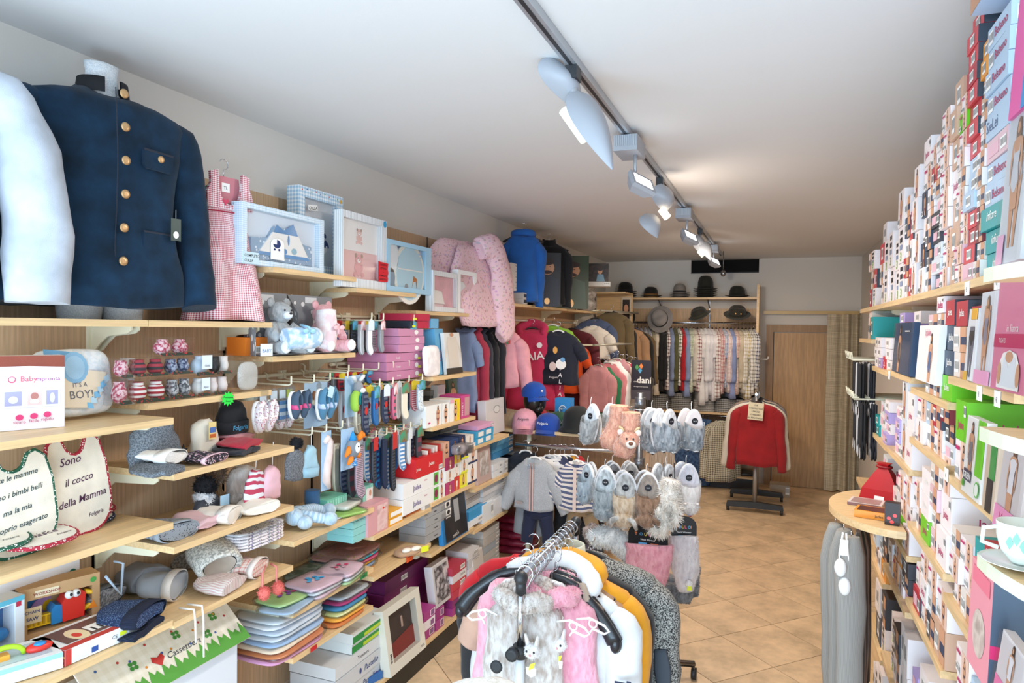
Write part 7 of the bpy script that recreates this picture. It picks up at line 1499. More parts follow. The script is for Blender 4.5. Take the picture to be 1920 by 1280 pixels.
tier(za,((1120,-.10,0),(1168,-.28,0),(1292,-.05,0),(1240,-.26,0),(1150,.2,0),(1270,.2,0)))
tier(zb,((1086,-.15,0),(1150,-.30,0),(1288,-.1,0),(1225,-.30,0),(1262,.2,0)))
tier(zc_,((1118,-.05,0),(1170,-.26,0),(1240,-.22,0),(1288,.0,0)))
GF=FUR('#b0b2b2','#7d8082');GL=FUR('#dfe4e8','#c3cad0');HF=FUR('#a4aab0','#5d646c');CF=FUR('#dccdb8','#b89a78');BF=FUR('#a5846c','#6f5340');WF=FUR('#efecea','#d8d2d0');KF=FUR('#b4c2cc','#8a98a4');PF=FUR('#dba890','#c48470')
def slip(px_,pyt,dy,label,fur,lin,acc,head,rz=0,L=.24,tilt=0,both=True):
 Y=SY+dy;X=Xat(px_,Y,za);z=Zat(pyt,X,Y)-L/2;t=thing('animal_slippers',label,'slippers',(X,Y,z),rz)
 for sg in((-1,1)if both else(1,)):
  s_=thing('slipper',None,None);s_.parent=t;s_.location=(sg*.012*(1 if both else 0),(.05 if sg<0 else 0),0);slipper(s_,fur,lin,acc,Matrix.Rotation(sg*tilt,4,'Y')@Matrix.Rotation(PI/2,4,'X'),L,head,tag=sg>0)
 b=B();b.sweep([(0,-.005,L/2-.01),(0,.0,L/2+.03),(.004,0,L/2+.04)],.002,PAPER,5);b.put('hanging_loop',t)
slip(1108,758,-.12,'grey mouse slippers leftmost on the upper tier',GF,GL,M('#d8a080',.6),'bear',-.5,.21,.12)
slip(1148,757,-.02,'second grey mouse slippers behind the leftmost ones',GF,GL,M('#d8a080',.6),'bear',.2,.19)
slip(1222,765,-.12,'grey husky slippers on the upper tier right of the post',HF,GL,INK,'husky',.1,.225)
slip(1250,767,-.24,'white husky slippers seen from the side in the middle of the upper tier',HF,WF,INK,'husky',.9,.21)
slip(1296,767,-.08,'pale husky slippers with pink soles at the right end of the upper tier',HF,M('#eadedb',.9),INK,'husky',.5,.21)
slip(1104,868,-.14,'pale blue koala slippers at the far left of the lower tier',KF,FUR('#c9d6de'),INK,'bear',-.5,.21)
slip(1136,875,-.32,'grey blue koala slippers with a size sticker, front left of the lower tier',FUR('#a9b4bb','#7c8890'),FUR('#d3dee4'),INK,'bear',-.1,.26)
slip(1172,884,-.34,'cream rabbit slippers in the middle of the lower tier',CF,FUR('#dcdcda'),M('#e0c8b4',.9),'rabbit',.05,.265)
slip(1214,884,-.34,'brown dog slippers with a white muzzle on the lower tier',BF,FUR('#a89c92','#8c8078'),INK,'dog',.1,.265)
slip(1150,866,-.05,'dark grey slippers behind the koala pair',FUR('#6a6e74'),FUR('#8c9096'),INK,'bear',.1,.2)
slip(1182,866,-.05,'light grey slippers behind the rabbit pair',FUR('#b9b7b4'),FUR('#d0cfcd'),INK,'bear',.1,.2)
slip(1288,868,-.12,'white cat slippers with pink noses at the right end of the lower tier',WF,FUR('#e4e0e8','#cfd0d8'),M('#b0525e',.6),'bear',.35,.25)
slip(1250,870,-.22,'white slippers with black ribbons seen from the side',WF,FUR('#dfe3e6'),INK,'bear',1.0,.22)
for dx in(0,20):
 X=Xat(1244+dx,SY-.3,1.2);b=B();z0=Zat(868,X,SY-.3);b.sweep([(0,0,0),(.004,0,-.12),(-.002,0,-.25+.005*dx)],[(.013,.002),(.015,.002),(.013,.002)],INK,6);one('black_ribbon',b,'black satin ribbon hanging %s on the slipper stand'%('long on the left' if dx==0 else 'short on the right'),'ribbon',(X,SY-.3,z0))
 # salmon bear boot slippers
for k,(px_,pyt,hd)in enumerate(((1160,762,0),(1182,775,1))):
 Y=SY-.34-.05*k;X=Xat(px_,Y,1.4);z=Zat(pyt,X,Y);t=thing('bear_boot_slipper','salmon furry bear slipper boot hanging on the stand, %s'%('front one with the bear face' if hd else 'left one behind the face'),'slippers',(X,Y,z),-.2+.3*k)
 b=B();b.sweep([(0,0,0),(0,-.005,-.05),(-.01,-.01,-.11),(-.03,-.03,-.17),(-.04,-.04,-.21)],[(.052,.046),(.05,.045),(.05,.05),(.055,.055),(.03,.03)],PF,18,caps=(False,True));b.fuzz(900,.01,PF,w=.003);b.put('boot',t)
 b=B();b.sweep([(0,0,.0),(0,0,.006),(0,0,-.03)],[(.052,.047),(.044,.04),(.036,.03)],FUR('#efb08c'),18);b.put('lining',t)
 if hd:
  b=B();b.ell((.0,-.065,-.12),(.05,.04,.043),PF,16);b.fuzz(500,.008,PF,w=.003);h_=b.put('bear_head',t)
  b=B();b.ell((.012,-.10,-.135),(.026,.018,.02),M('#ece0d4',.9),12);b.put('muzzle',h_);b=B();b.ell((.014,-.118,-.128),(.011,.007,.009),M('#6a3a22',.5),10);b.put('nose',h_)
  for sg in(-1,1):b=B();b.ell((sg*.042,-.06,-.085),(.016,.01,.016),M('#eed7cc',.9),10);b.put('ear',h_);b=B();b.ell((.008+sg*.016,-.104,-.108),.005,INK,8,k=4);b.put('eye',h_);b=B();b.sweep([(sg*.025,-.06,-.08),(sg*.035,-.06,-.065),(sg*.05,-.06,-.06)],.006,M('#d8bc90',.8),6);b.put('antler',h_)
  # white fluffy boot, collars and neck warmers on the bottom tier
Y=SY-.36;X=Xat(1236,Y,1);z=Zat(975,X,Y);t=thing('fluffy_boot_slippers','white long-haired fluffy slipper boots hanging on the lower right','slippers',(X,Y,z));FW=FUR('#f4f0ea','#ddd2c4')
for(cx,cz,r)in((0,0,.062),(.055,.045,.055)):
 b=B();b.sweep([(cx+r*.55*math.cos(a),-.02,cz+r*.9*math.sin(a))for a in[2*PI*k/12 for k in range(13)]],r*.42,FW,10);b.fuzz(1500,.022,FW,w=.004);b.put('cuff',t)
b=B();b.sweep([(.05,.01,.05),(.04,.02,.12),(.05,.02,.2)],[.06,.05,.03],FW,12);b.fuzz(1200,.022,FW,w=.004);b.put('boot',t)
def warmer(px_,pyt,dy,label,fur,w,h,card=True,rz=0,face=True):
 Y=SY+dy;X=Xat(px_,Y,.9);z=Zat(pyt,X,Y);t=thing('neck_warmer',label,'neck warmer',(X,Y,z),rz)
 if card:
  b=B();b.prism([(-w*.42,-.09),(w*.42,-.09),(w*.42,-.02)]+[(w*.42*math.cos(a),-.02+.05*math.sin(a))for a in[PI*k/8 for k in range(1,8)]]+[(-w*.42,-.02)],-.004,0,M('#14161b',.35))
  for i,(ch,c)in enumerate(zip('TOULOI',('#e8763c','#4f9ad0','#e8c23c','#e8508c','#58b0d8','#e8763c'))):b.text(ch,-w*.28+i*w*.1,-.032,.02,-.005,M(c,.5),bold=.03)
  b.text('Neck Warmer',0,-.055,.012,-.005,PAPER,0,'CENTER',bold=.01);b.rect(-w*.2,-.085,-w*.02,-.066,-.005,M('#58a8d8',.5));b.rect(w*.06,-.085,w*.22,-.066,-.005,M('#e8763c',.5));b.put('header_card',t)
 b=B();b.sweep([(0,.0,-.07),(.004,0,-.08-h*.3),(.01,-.0,-.08-h*.6),(.015,0,-.08-h)],[(w*.5,.03),(w*.5,.035),(w*.42,.035),(w*.22,.02)],fur,20,up=(0,1,0));b.wrinkle(.012,9,seed=px_);b.fuzz(1500,.008,fur,w=.003);b.put('fur_tube',t)
 if face:b=B();b.ell((w*.15,-.045,-.08-h*.8),(.02,.012,.02),WF,10);b.dec([(w*.15-.012,-.11-h*.8),(w*.15+.012,-.11-h*.8),(w*.15+.008,-.08-h*.8),(w*.15-.008,-.08-h*.8)],-.055,YEL);b.put('tag',t)
warmer(1215,992,-.36,'pink fur neck warmer under a black header card',FUR('#e8a8b4','#d98c9c'),.23,.24)
warmer(1282,978,-.2,'white fur neck warmer with a unicorn tag on the right of the stand',FUR('#ece6e6','#d8cfd2'),.15,.27,rz=.3)
for k,(px_,pyt,c,w)in enumerate(((1240,1068,'#7f838a',.17),(1275,1055,'#8d9197',.16),(1300,1040,'#8a8d92',.08))):warmer(px_,pyt,-.12+.05*k,'grey fur neck warmer low on the stand, %s from the left'%NTH[k],FUR(c),w,.13,False,face=False)
t=thing('fur_collar','white long-haired fur collar on a white hanger left of the pink neck warmer','collar',(Xat(1148,SY-.3,.9),SY-.3,Zat(1012,Xat(1148,SY-.3,.9),SY-.3)))
b=B();b.sweep([(-.1,0,-.02),(-.04,-.01,.015),(.04,-.01,.0),(.09,0,-.05),(.1,0,-.1)],[.04,.055,.055,.05,.03],FUR('#eef0f0','#d9dcdc'),14);b.wrinkle(.015,12);b.fuzz(2200,.018,FUR('#eef0f0','#d9dcdc'),w=.004);b.put('fur',t);hanger(t,.14,PAPER,z=.03)
t=thing('fur_collar','taupe ruffled fur collar beside the white one','collar',(Xat(1110,SY-.25,.9),SY-.25,Zat(1000,Xat(1110,SY-.25,.9),SY-.25)));b=B();b.ell((0,0,0),(.05,.04,.05),FUR('#a3928a','#7d6c66'),14);b.wrinkle(.012,25);b.fuzz(700,.01,FUR('#a3928a','#7d6c66'),w=.003);b.put('fur',t)
# sign panel on a tall post
Y=6.6;X=Xat(1203,Y,1.7);z0=Zat(737,X,Y);z1_=Zat(675,X,Y);t=thing('brand_sign','dark upright sign panel reading creazioni dani behind the slipper stand','sign',(X,Y,0));w=.19
b=B();b.box((-w/2,-.008,z0-.06),(w/2,0,z1_),M('#231c28',.5));b.rect(-w/2,z0-.06,w/2,z0+.03,-.0085,M('#4a444c',.5));b.put('panel',t)
b=B();b.text('dani',.03,z0+.10,.085,-.010,PAPER,0,'CENTER',bold=.02);b.text('creazioni',-.07,z0+.105,.025,-.010,PAPER);b.text('da maglieria di sicurezza',0,z0+.06,.014,-.010,PAPER,0,'CENTER')
for(x,zz,c)in((-.01,.22,'#58a8d8'),(.0,.26,'#f08a3c'),(-.04,.25,'#4f9a58')):b.dec([(x,z0+zz-.03),(x+.02,z0+zz),(x,z0+zz+.03),(x-.02,z0+zz)],-.010,M(c,.5))
b.put('printed_logo',t);
b=B();b.sweep([(0,.012,.02),(0,.012,z0)],.01,STEEL,8);b.lathe([(.12,0),(.12,.015),(.02,.03)],STEEL,18,c=(0,.012,0));b.put('floor_post',t)

# ================================================================== front garment rack
RX,RZF=-.705,1.20;Y0_,Y1_=onZ(977,1083,RZF+.0).y,onZ(1080,978,RZF).y
XA,XB=onZ(977,1083,RZF).x,onZ(1080,978,RZF).x
t=thing('garment_rack','chrome garment rack in the foreground with a telescopic front post','garment rack',(XA,Y0_,0));dX,dY=XB-XA,Y1_-Y0_
b=B();b.sweep([(0,0,RZF),(dX,dY,RZF)],.0135,CHROME,14);b.put('top_rail',t)
for q in((0,0),(dX,dY)):
 b=B();b.T=Matrix.Translation((q[0],q[1],RZF));b.ell((0,0,0),(.021,.024,.021),DARKPL,12,k=6);b.sweep([(0,0,0),(0,0,-.045)],.016,DARKPL,12);b.put('corner_joint',t)
 b=B();b.sweep([(q[0],q[1],RZF-.04),(q[0],q[1],.98)],.0105,CHROME,12);b.put('upper_tube',t);b=B();b.sweep([(q[0],q[1],.98),(q[0],q[1],.1)],.0145,M('#dfe1e3',.4),12);b.put('lower_tube',t)
 b=B();b.lathe([(.022,.965),(.022,1.0)],DARKPL,14,c=(q[0],q[1],0));b.T=Matrix.Translation((q[0]-.012,q[1]-.022,.985))@Matrix.Rotation(PI/2,4,'X');b.lathe([(.019,-.0),(.019,.02),(.012,.022)],DARKPL,14);b.put('clamp_knob',t)
 b=B();b.box((q[0]-.26,q[1]-.02,.06),(q[0]+.3,q[1]+.02,.10),STEEL);b.put('foot',t)
 for sg in(-.25,.28):b=B();b.T=Matrix.Translation((q[0]+sg,q[1],.031))@Matrix.Rotation(PI/2,4,'Y');b.lathe([(.03,-.014),(.03,.014)],DARKPL,14);b.put('caster',t)
def onr(u):return(XA+dX*u,Y0_+dY*u)
def rk(u,name,label,cat,mat,rz=0,hm=None,extra=None,dx=0,**g):
 x,y=onr(u);t=thing(name,label,cat,(x+dx,y,RZF-.075),rz);hanger(t,g.get('W',.4)*.9,hm or DARKPL,r=.009)
 b=garment(mat=mat,**g);f=g.get('_',0);b.put('body',t)
 if extra:extra(t)
 return t
VF=FUR('#d3cdc8','#a8968a')
def vestx(pink):
 def f(t):
  fr=FUR('#eba9b8','#dc8ea2')if pink else VF
  b=B();b.sweep([(-.075,-.03,-.02),(-.05,-.07,-.0),(0,-.085,-.02),(.05,-.07,.0),(.075,-.03,-.02),(.04,.05,.0),(-.04,.05,.0),(-.075,-.03,-.02)],.026,fr,12);b.wrinkle(.008,20);b.fuzz(1400,.012,fr,w=.003);b.put('ruffled_collar',t)
  b=B();b.sweep([(0,-.072,-.04),(0,-.086,-.2),(0,-.09,-.36)],[(.007,.005)]*3,fr,8);b.put('front_fold',t)
  o=Vector((.055,-.10,-.135));b=B();b.ell(o,(.026,.018,.022),WF,12);b.fuzz(200,.006,WF,w=.002);h_=b.put('rabbit_patch',t)
  for sg in(-1,1):b=B();b.sweep([o+Vector((sg*.012,0,.015)),o+Vector((sg*.02,-.004,.05))],[.008,.004],WF,8);b.put('ear',h_);b=B();b.ell(o+Vector((sg*.011,-.016,.004)),.0035,INK,6,k=4);b.put('eye',h_)
  b=B();b.ell(o+Vector((0,-.018,-.005)),.0035,M('#e0a0a0',.6),6,k=4);b.put('nose',h_)
  b=B();b.dec([(.055+x,-.185+z)for x,z in((-.014,-.016),(0,-.024),(.014,-.016),(.016,.004),(-.016,.004))],-.107,PAPER);b.dec([(.048,-.19),(.064,-.18),(.068,-.163),(.052,-.171)],-.108,YEL);b.put('price_tag',t)
  if not pink:b=B();b.T=Matrix.Translation((-.055,-.103,-.20))@Matrix.Rotation(PI/2,4,'X');b.lathe([(.019,0),(.019,.005),(.012,.006)],M('#26272a',.6),16);b.put('black_badge',t)
 return f
t=rk(.155,'fur_vest','grey cream fur waistcoat with a rabbit patch at the front of the rack','vest',VF,hm=PAPER,extra=vestx(False),dx=-.015,W=.25,L=.5,D=.13,sleeve=None,flare=1.35,seed=2,ripple=.01)
t=rk(.27,'fur_vest','pink fur waistcoat with a rabbit patch behind the grey cream one','vest',FUR('#eba9b8','#dc8ea2'),hm=PAPER,extra=vestx(True),dx=.045,W=.30,L=.52,D=.13,sleeve=None,flare=1.5,seed=5)
rk(.21,'fur_vest','pink fur waistcoat edge showing at the left of the grey cream one','vest',FUR('#eba9b8','#dc8ea2'),hm=PAPER,dx=-.065,W=.25,L=.52,D=.12,sleeve=None,flare=1.45,seed=7)
x,y=onr(.34);t=thing('chiffon_scarf','taupe pleated scarf bundle on the rail behind the pink waistcoat','scarf',(x+.04,y,RZF-.07));b=B()
for k in range(7):b.sweep([(-.05+.02*k,0,-.02),(-.03+.022*k,-.03,.0),(0+.02*k,-.04,-.03),(.04+.02*k,-.02,-.07)],.013,M('#a3917f',.7,'fabric'),8)
b.wrinkle(.006,20);b.put('folds',t)
def whx(t):
 m=FAB('#e3e6e8');b=B();hood(b,.085,m,.15,.2);b.wrinkle(.01,10);b.put('hood',t)
 b=B();
 for i,ch in enumerate('fuoco'):b.text(ch,.225+.004*i,-.27-.075*i,.10,-.085,M('#1c2140',.7),0,'CENTER',-PI/2,.03)
 b.put('sleeve_lettering',t)
rk(.40,'white_hoodie','white hoodie with dark lettering down the sleeve on the front rack','hoodie',FAB('#e6e9eb'),extra=whx,dx=.03,W=.44,L=.62,D=.13,sleeve='long',SL=.56,sw=.06,spread=.02,seed=3)
def ylx(t):b=B();hood(b,.085,FAB('#e09a14'),.12,.1);b.wrinkle(.01,10,seed=4);b.put('hood',t)
rk(.53,'mustard_hoodie','mustard yellow hoodie behind the white one','hoodie',FAB('#e09a14'),extra=ylx,dx=.035,W=.47,L=.62,D=.12,sleeve='long',SL=.58,sw=.055,spread=.02,seed=4)
rk(.47,'beige_sweater','beige brown sweater between the white and mustard hoodies','sweater',FAB('#b08a6c'),dx=.02,W=.44,L=.6,D=.10,sleeve='long',SL=.55,seed=6,spread=.0)
rk(.62,'black_sweater','black jacket behind the mustard hoodie','jacket',FAB('#15161a'),dx=.035,W=.48,L=.62,D=.11,sleeve='long',SL=.56,seed=7,spread=.02)
def csx(t):b=B();collar(b,.075,FAB('#c9cbb8'),.05,.07);b.put('collar',t)
rk(.70,'green_shirt','pale green collared shirt near the far end of the front rack','shirt',FAB('#c3c6b0'),extra=csx,dx=.01,W=.40,L=.6,D=.10,sleeve='long',SL=.5,seed=8,spread=.0)
def cox(t):b=B();b.sweep([(.265,-.055,-.27),(.275,-.058,-.34),(.28,-.06,-.41)],[(.02,.006),(.03,.007),(.02,.006)],M('#3c434c',.8),10,up=(0,1,0));b.put('elbow_patch',t)
rk(.80,'melange_coat','black and white marled wool coat with grey elbow patch','coat',M('#1f2022',.95,'melange','#a9a8a2',s=1.1),extra=cox,dx=.085,W=.50,L=.78,D=.16,sleeve='long',SL=.66,sw=.058,spread=.03,seed=9)
rk(.62,'red_jacket','bright red sweater on the left side of the front rack','sweater',FAB('#c3101c'),dx=-.09,W=.44,L=.5,D=.11,sleeve='long',SL=.5,seed=10,spread=.0)
rk(.45,'black_cardigan','black cardigan edge in front of the red sweater','cardigan',FAB('#191a1d'),dx=-.075,W=.38,L=.5,D=.10,sleeve='long',SL=.45,seed=11,spread=.0)
rk(.36,'beige_shirt','beige shirt edge in front of the black cardigan','top',FAB('#c29a84'),dx=-.06,W=.32,L=.46,D=.09,sleeve='short',seed=12)
rk(.92,'dark_jacket','dark quilted jacket at the far end of the front rack','jacket',M('#2a2230',.5,'flowers','#50304a',s=1),dx=.0,W=.36,L=.55,D=.12,sleeve='long',SL=.5,seed=13,spread=.0)
for k in range(14):  # empty rings of hooks on the rail
 x,y=onr(.06+.063*k);t=thing('wire_hook','chrome hanger hook on the front rack rail, %s from the front'%NTH[k],'hanger',(x,y,RZF+.0));b=B();b.sweep([(0,0,-.10),(0,0,-.05),(.012,0,-.03)]+[(.024*math.cos(a),0,.024*math.sin(a))for a in[-.6+3.9*i/9 for i in range(10)]],.0017,CHROME if k else PAPER,5);b.put('hook',t)
for k,(u,dx,z,rz)in enumerate(((.30,-.27,-.045,.12),(.38,-.25,-.06,.2),(.30,.17,-.10,-.1),(.35,.18,-.12,-.15),(.40,.19,-.14,-.12))):
 x,y=onr(u);t=thing('black_hanger','empty black plastic hanger sticking out of the front rack, %s'%('%s on the left'%NTH[k]if k<2 else '%s on the right'%NTH[k-2]),'hanger',(x+dx*.2,y,RZF-.05),rz);s_=1 if dx>0 else-1
 b=B();b.sweep([(0,0,0),(s_*.08,0,-.02),(s_*.17,0,-.075+z*.3),(s_*.215,0,-.13+z*.4)],[(.008,.01),(.011,.016),(.014,.022),(.016,.026)],M('#202226',.3),10);b.ell((s_*.218,0,-.135+z*.4),(.017,.017,.028),M('#202226',.3),10);b.put('arm',t)
for k,(s_,u)in enumerate(((-1,.06),(1,.16),(1,.1))):
 x,y=onr(u);t=thing('white_hanger','small white plastic childrens hanger end, %s'%('left of the fur waistcoat','right of the pink waistcoat','over the pink waistcoat')[k],'hanger',(x+(.02,.05,.0)[k],y-.02,RZF-.10),0)
 b=B();o=[(.10,0,-.03),(.14,0,-.02),(.185,0,-.035),(.20,0,-.05),(.185,0,-.06),(.15,0,-.05),(.14,0,-.065)];b.sweep([(s_*p[0],p[1],p[2])for p in o],.0035,WHITE,6);b.sweep([(s_*(.15+.012*math.cos(a)),0,-.035+.012*math.sin(a))for a in[2*PI*i/10 for i in range(11)]],.0025,WHITE,6);b.put('hanger_end',t)
x,y=onZ(940,1290,1.05).x,onZ(940,1290,1.05).y
t=thing('white_plush_throw','white fluffy throw just entering the bottom edge of the picture','throw',(x,y-.05,.60));b=B();b.sweep([(-.18,0,.30),(-.09,0,.41),(0,0,.435),(.08,0,.42),(.15,0,.36)],[.05,.06,.06,.055,.04],FW,14);b.wrinkle(.01,12);b.put('fur',t);b=B();b.sweep([(0,0,-.60),(0,0,.40)],.012,STEEL,8);b.put('stand_post',t)
# ================================================================== right wall
RX0=XS+.012
CO={'w':'#f1e8e8','p':'#e3bfc6','r':'#b8323f','b':'#b4cbe0','n':'#33475e','t':'#1a9a9c','g':'#6cc41c','k':'#3a3c44','m':'#c43a80','l':'#b3a0d8','o':'#e89a3a','i':'#e6dcd4','s':'#d9dde2','c':'#d2454f','d':'#7b2430','x':'#cfa88e'}
PR={'j':[('t','Jadea',.5,.3,.032,MAG,{'b':.01}),('bar',.78,.62,.96,.9)],'J':[('t','Jadea',.5,.4,.028,PAPER,{'b':.01})],
'f':[('r',.45,.0,1,1,M('#e9c4b2',.5)),MOD(.7,M('#2c3350',.5)),('bar',.05,.08,.35,.35),('r',.08,.75,.4,.85,MAG)],'F':[MOD(.5,M('#8f2f4a',.5),'brief'),('bar',.05,.05,.3,.25)],
'q':[('r',.5,0,.95,1,SKIN),('r',.55,.3,.95,.6,M('#33405c',.5)),('bar',.08,.2,.4,.7)],'a':[('bar',.3,.2,.7,.8)],'v':[('t','infiore',.5,.4,.03,PAPER,{'sh':.3,'b':.01})],
'B':[('t','Belseno',.6,.35,.032,M('#b0265c',.5),{'b':.01}),('bar',.06,.2,.28,.8)],'S':[('t','SieLei',.3,.35,.04,M('#4a5e84',.5))],'3':[('r',.3,.78,.7,.9,INK),('r',.3,.56,.7,.7,INK),('r',.3,.36,.7,.5,M('#8a9ab8',.5)),('t','3',.5,.06,.05,M('#7fb82c',.5),{'b':.03,'sx':1.2})],'.':[('r',.1,.2,.6,.75,M('#e7b7c4',.5)),('bar',.68,.2,.95,.7)],'h':[('r',0,0,1,1,M('#c22a3a',.5,'dots','#f6eeee',s=1.4))],' ':[]}
CN={'w':'white','p':'pale pink','r':'red','b':'pale blue','n':'slate blue','t':'teal','g':'bright green','k':'charcoal','m':'magenta','l':'lilac','o':'orange','i':'cream','s':'silver grey','c':'coral red','d':'dark red','x':'kraft brown'}
PN={'j':'Jadea','J':'Jadea','f':'model photo','F':'briefs photo','q':'photo-fronted','a':'barcoded','v':'infiore','B':'Belseno','S':'SieLei','3':'three-pack','.':'label','h':'heart-spotted',' ':'plain'}
_rc={};BAYN={}
def bay(k,z,lab,cols,dep=.2,y0=None,y1=None,x=0):
 """cols from the camera side to the far side: 'width height codes...' in cm, each code = colour + print"""
 y=(YM(k)if y0 is None else y0)+.004
 for ci,col in enumerate(cols.split('/')):
  q=col.split();w,h=float(q[0])/100,float(q[1])/100;codes,i_=[],0
  while i_<len(q[2])-1:
   if q[2][i_]in CO and q[2][i_+1]in PR:codes.append(q[2][i_:i_+2]);i_+=2
   else:i_+=1
  for i,cp in enumerate(codes):
   key=(w,h,cp,dep)
   if key not in _rc:_rc[key]=carton(w-.002,dep,h-.0015,M(CO[cp[0]],.45),PR[cp[1]],PR['J' if cp[1]=='J' else 'v' if cp[1]=='v' else 'B' if cp[1]=='B' else 'S' if cp[1]=='S' else 'a' if cp[1]in 'f.' else ' ']if cp[1]!='j' else PR['j'],sidex=1,mats={1:M({'r':'#3a4450','c':'#3a4450'}.get(cp[0],CO[cp[0]]),.45)}).mesh('carton')
   link('photo_carton' if cp[1]in 'fFq3' else 'lettered_carton' if cp[1]in 'jJvBS' else 'barcoded_carton',_rc[key],None,(RX0+x+R_.uniform(-.006,.01),y+w/2,z+.001+h*i),'%s %s carton, %s in stack %s, %s'%(CN[cp[0]],PN[cp[1]],ORD[i],('one','two','three','four','five','six','seven')[ci],lab),'box','lingerie cartons on the '+lab,None,RZ+R_.uniform(-.02,.02))
  y+=w+.002
  # long top shelf, stacks up to the ceiling
bay(1,RT,'right top shelf nearest bay','14 7 bSbSbSbSbSbS/18 5.5 tvtvtvbBbBp.bSbBbBbBbB/7 4.6 iqiqdqdqiqiqwqwqwqxqxqoaoa/11 4.7 p.caracabababacacaracaracacaca/9 5.3 wfpfwfwfwfiqwfwfgfwf')
b=carton(.24,.16,.085,M('#bcd0ea',.45),[('r',0,0,.6,1,SKIN)],[('t','SieLei',.75,.2,.035,M('#4a5e84',.5),{'rot':PI/2}),('bar',.1,.1,.2,.3)],sidex=1);one('top_carton',b,'big pale blue SieLei carton on top of the nearest right stack','box',(RX0-.03,YM(1)+.24,RT+.662),RZ)
bay(2,RT,'right top shelf second bay','9 8.5 xaxaxawjxaxaxa/11 6 wfwfwfwfwfwfwfwfwf/12 5 n.s.s.k.k.i.sqrawqwq/10 7 wqkqnqwqwqrqwf/12 9 wFnFwFnFwfwj')
bay(3,RT,'right top shelf third bay','10 12 wFwFwFwF/6 11 cawaca/12 8 wqrqwqnqwq/14 15 w3w3wF/12 13 w3w3')
bay(4,RT,'right top shelf fourth bay','14 16 w3w3/13 15 w3w3/14 10 wqwqcawa');bay(5,RT,'right top shelf farthest bay','12 10 w3c.w3/13 10 rawqwq')
bay(1,1.815,'second right shelf nearest bay','12 5 wawa/14 6.4 nJnJrJ/14 7 iqiqrJ',y0=YM(1)+.16)
bay(2,1.738,'second right shelf second bay','13 7.4 gJnJnJrJ/9 5.2 iqiqiqiqiqwj/15 6.5 sqsqpqpq',dep=.18)
bay(3,1.772,'second right shelf third bay','14 6 wawjwj/13 5 wjwjwjlawa/12 7 nawawh/14 5 waw.waw.la',dep=.16,x=.03)
bay(4,1.762,'second right shelf fourth bay','15 5 wawawaha/14 6 wh/12 5 lawawa/12 5 wawaia');bay(5,1.90,'farthest right upper shelf','14 12 ta/12 12 wqi.')
bay(1,1.537,'third right shelf nearest bay','13 4.5 gagawj/13 11 wfgj',dep=.22,y0=YM(1)+.27)
bay(2,1.556,'third right shelf second bay','12 5.8 s.kqdq/13 8.5 wfrq/12 7.5 wqbq/14 8 wFwf',dep=.2)
bay(3,1.43,'third right shelf third bay','15 14 wjwj/13 16 sFsF/12 5 w.l.l.w.',dep=.2);bay(4,1.425,'third right shelf fourth bay','14 5 l.w.l.wa/15 6 s.w.s./13 5 tata')
bay(1,1.19,'fourth right shelf nearest bay','15 6.6 r.r.r.r./12 8 tvtvtv/12 7 iqwfwf/10 7 wfwfiq',dep=.2,y0=YM(1)+.06)
bay(2,1.243,'fourth right shelf second bay','14 11 wjwjwf/12 7 pqiqpqiq/14 8 gjwJwJ/10 9 wqwf',dep=.2);bay(3,1.11,'fourth right shelf third bay','14 9 wfwjwfwf/14 9 gjwfwf/12 6 i.k.i.k./12 7 wqs.');bay(4,1.13,'fourth right shelf fourth bay','14 6 s.s.s.s./14 5 n.s.s.')
bay(1,.86,'fifth right shelf nearest bay','16 7 m.m.m.p./14 7 bSbSbS/14 8 xSwfwf',dep=.2,y0=YM(1)+.04);bay(2,.96,'fifth right shelf second bay','14 11 xqwf/12 8 kqsqwf/13 8 wfwjwf/12 8 r.wf');bay(3,.90,'fifth right shelf third bay','14 6 r.kqka/12 10 wFoa/12 10 ofwf/12 7 sasa')
bay(4,.80,'fifth right shelf fourth bay','14 8 oakqna/12 8 waba/14 9 wqsa');bay(1,.5,'sixth right shelf nearest bay','18 10 xSbSp./16 8 p.m.p./18 8 m.m.');bay(2,.56,'sixth right shelf second bay','14 12 bqtq/13 11 wqxq/14 12 wawa/10 9 wfl.');bay(3,.5,'sixth right shelf third bay','9 15 wawa/9 15 wawa/14 12 wqkq/12 12 w3w3')
bay(2,.14,'lowest right shelf second bay','18 13 tqwf/17 12 xqwq/18 12 wfwa');bay(3,.14,'lowest right shelf third bay','9 28 wa/9 28 wa/16 20 w3/14 16 kq');bay(4,.45,'sixth right shelf fourth bay','14 14 w3kq/16 14 nawa');bay(4,.14,'lowest right shelf fourth bay','12 24 w3/12 20 w3/14 14 wq')
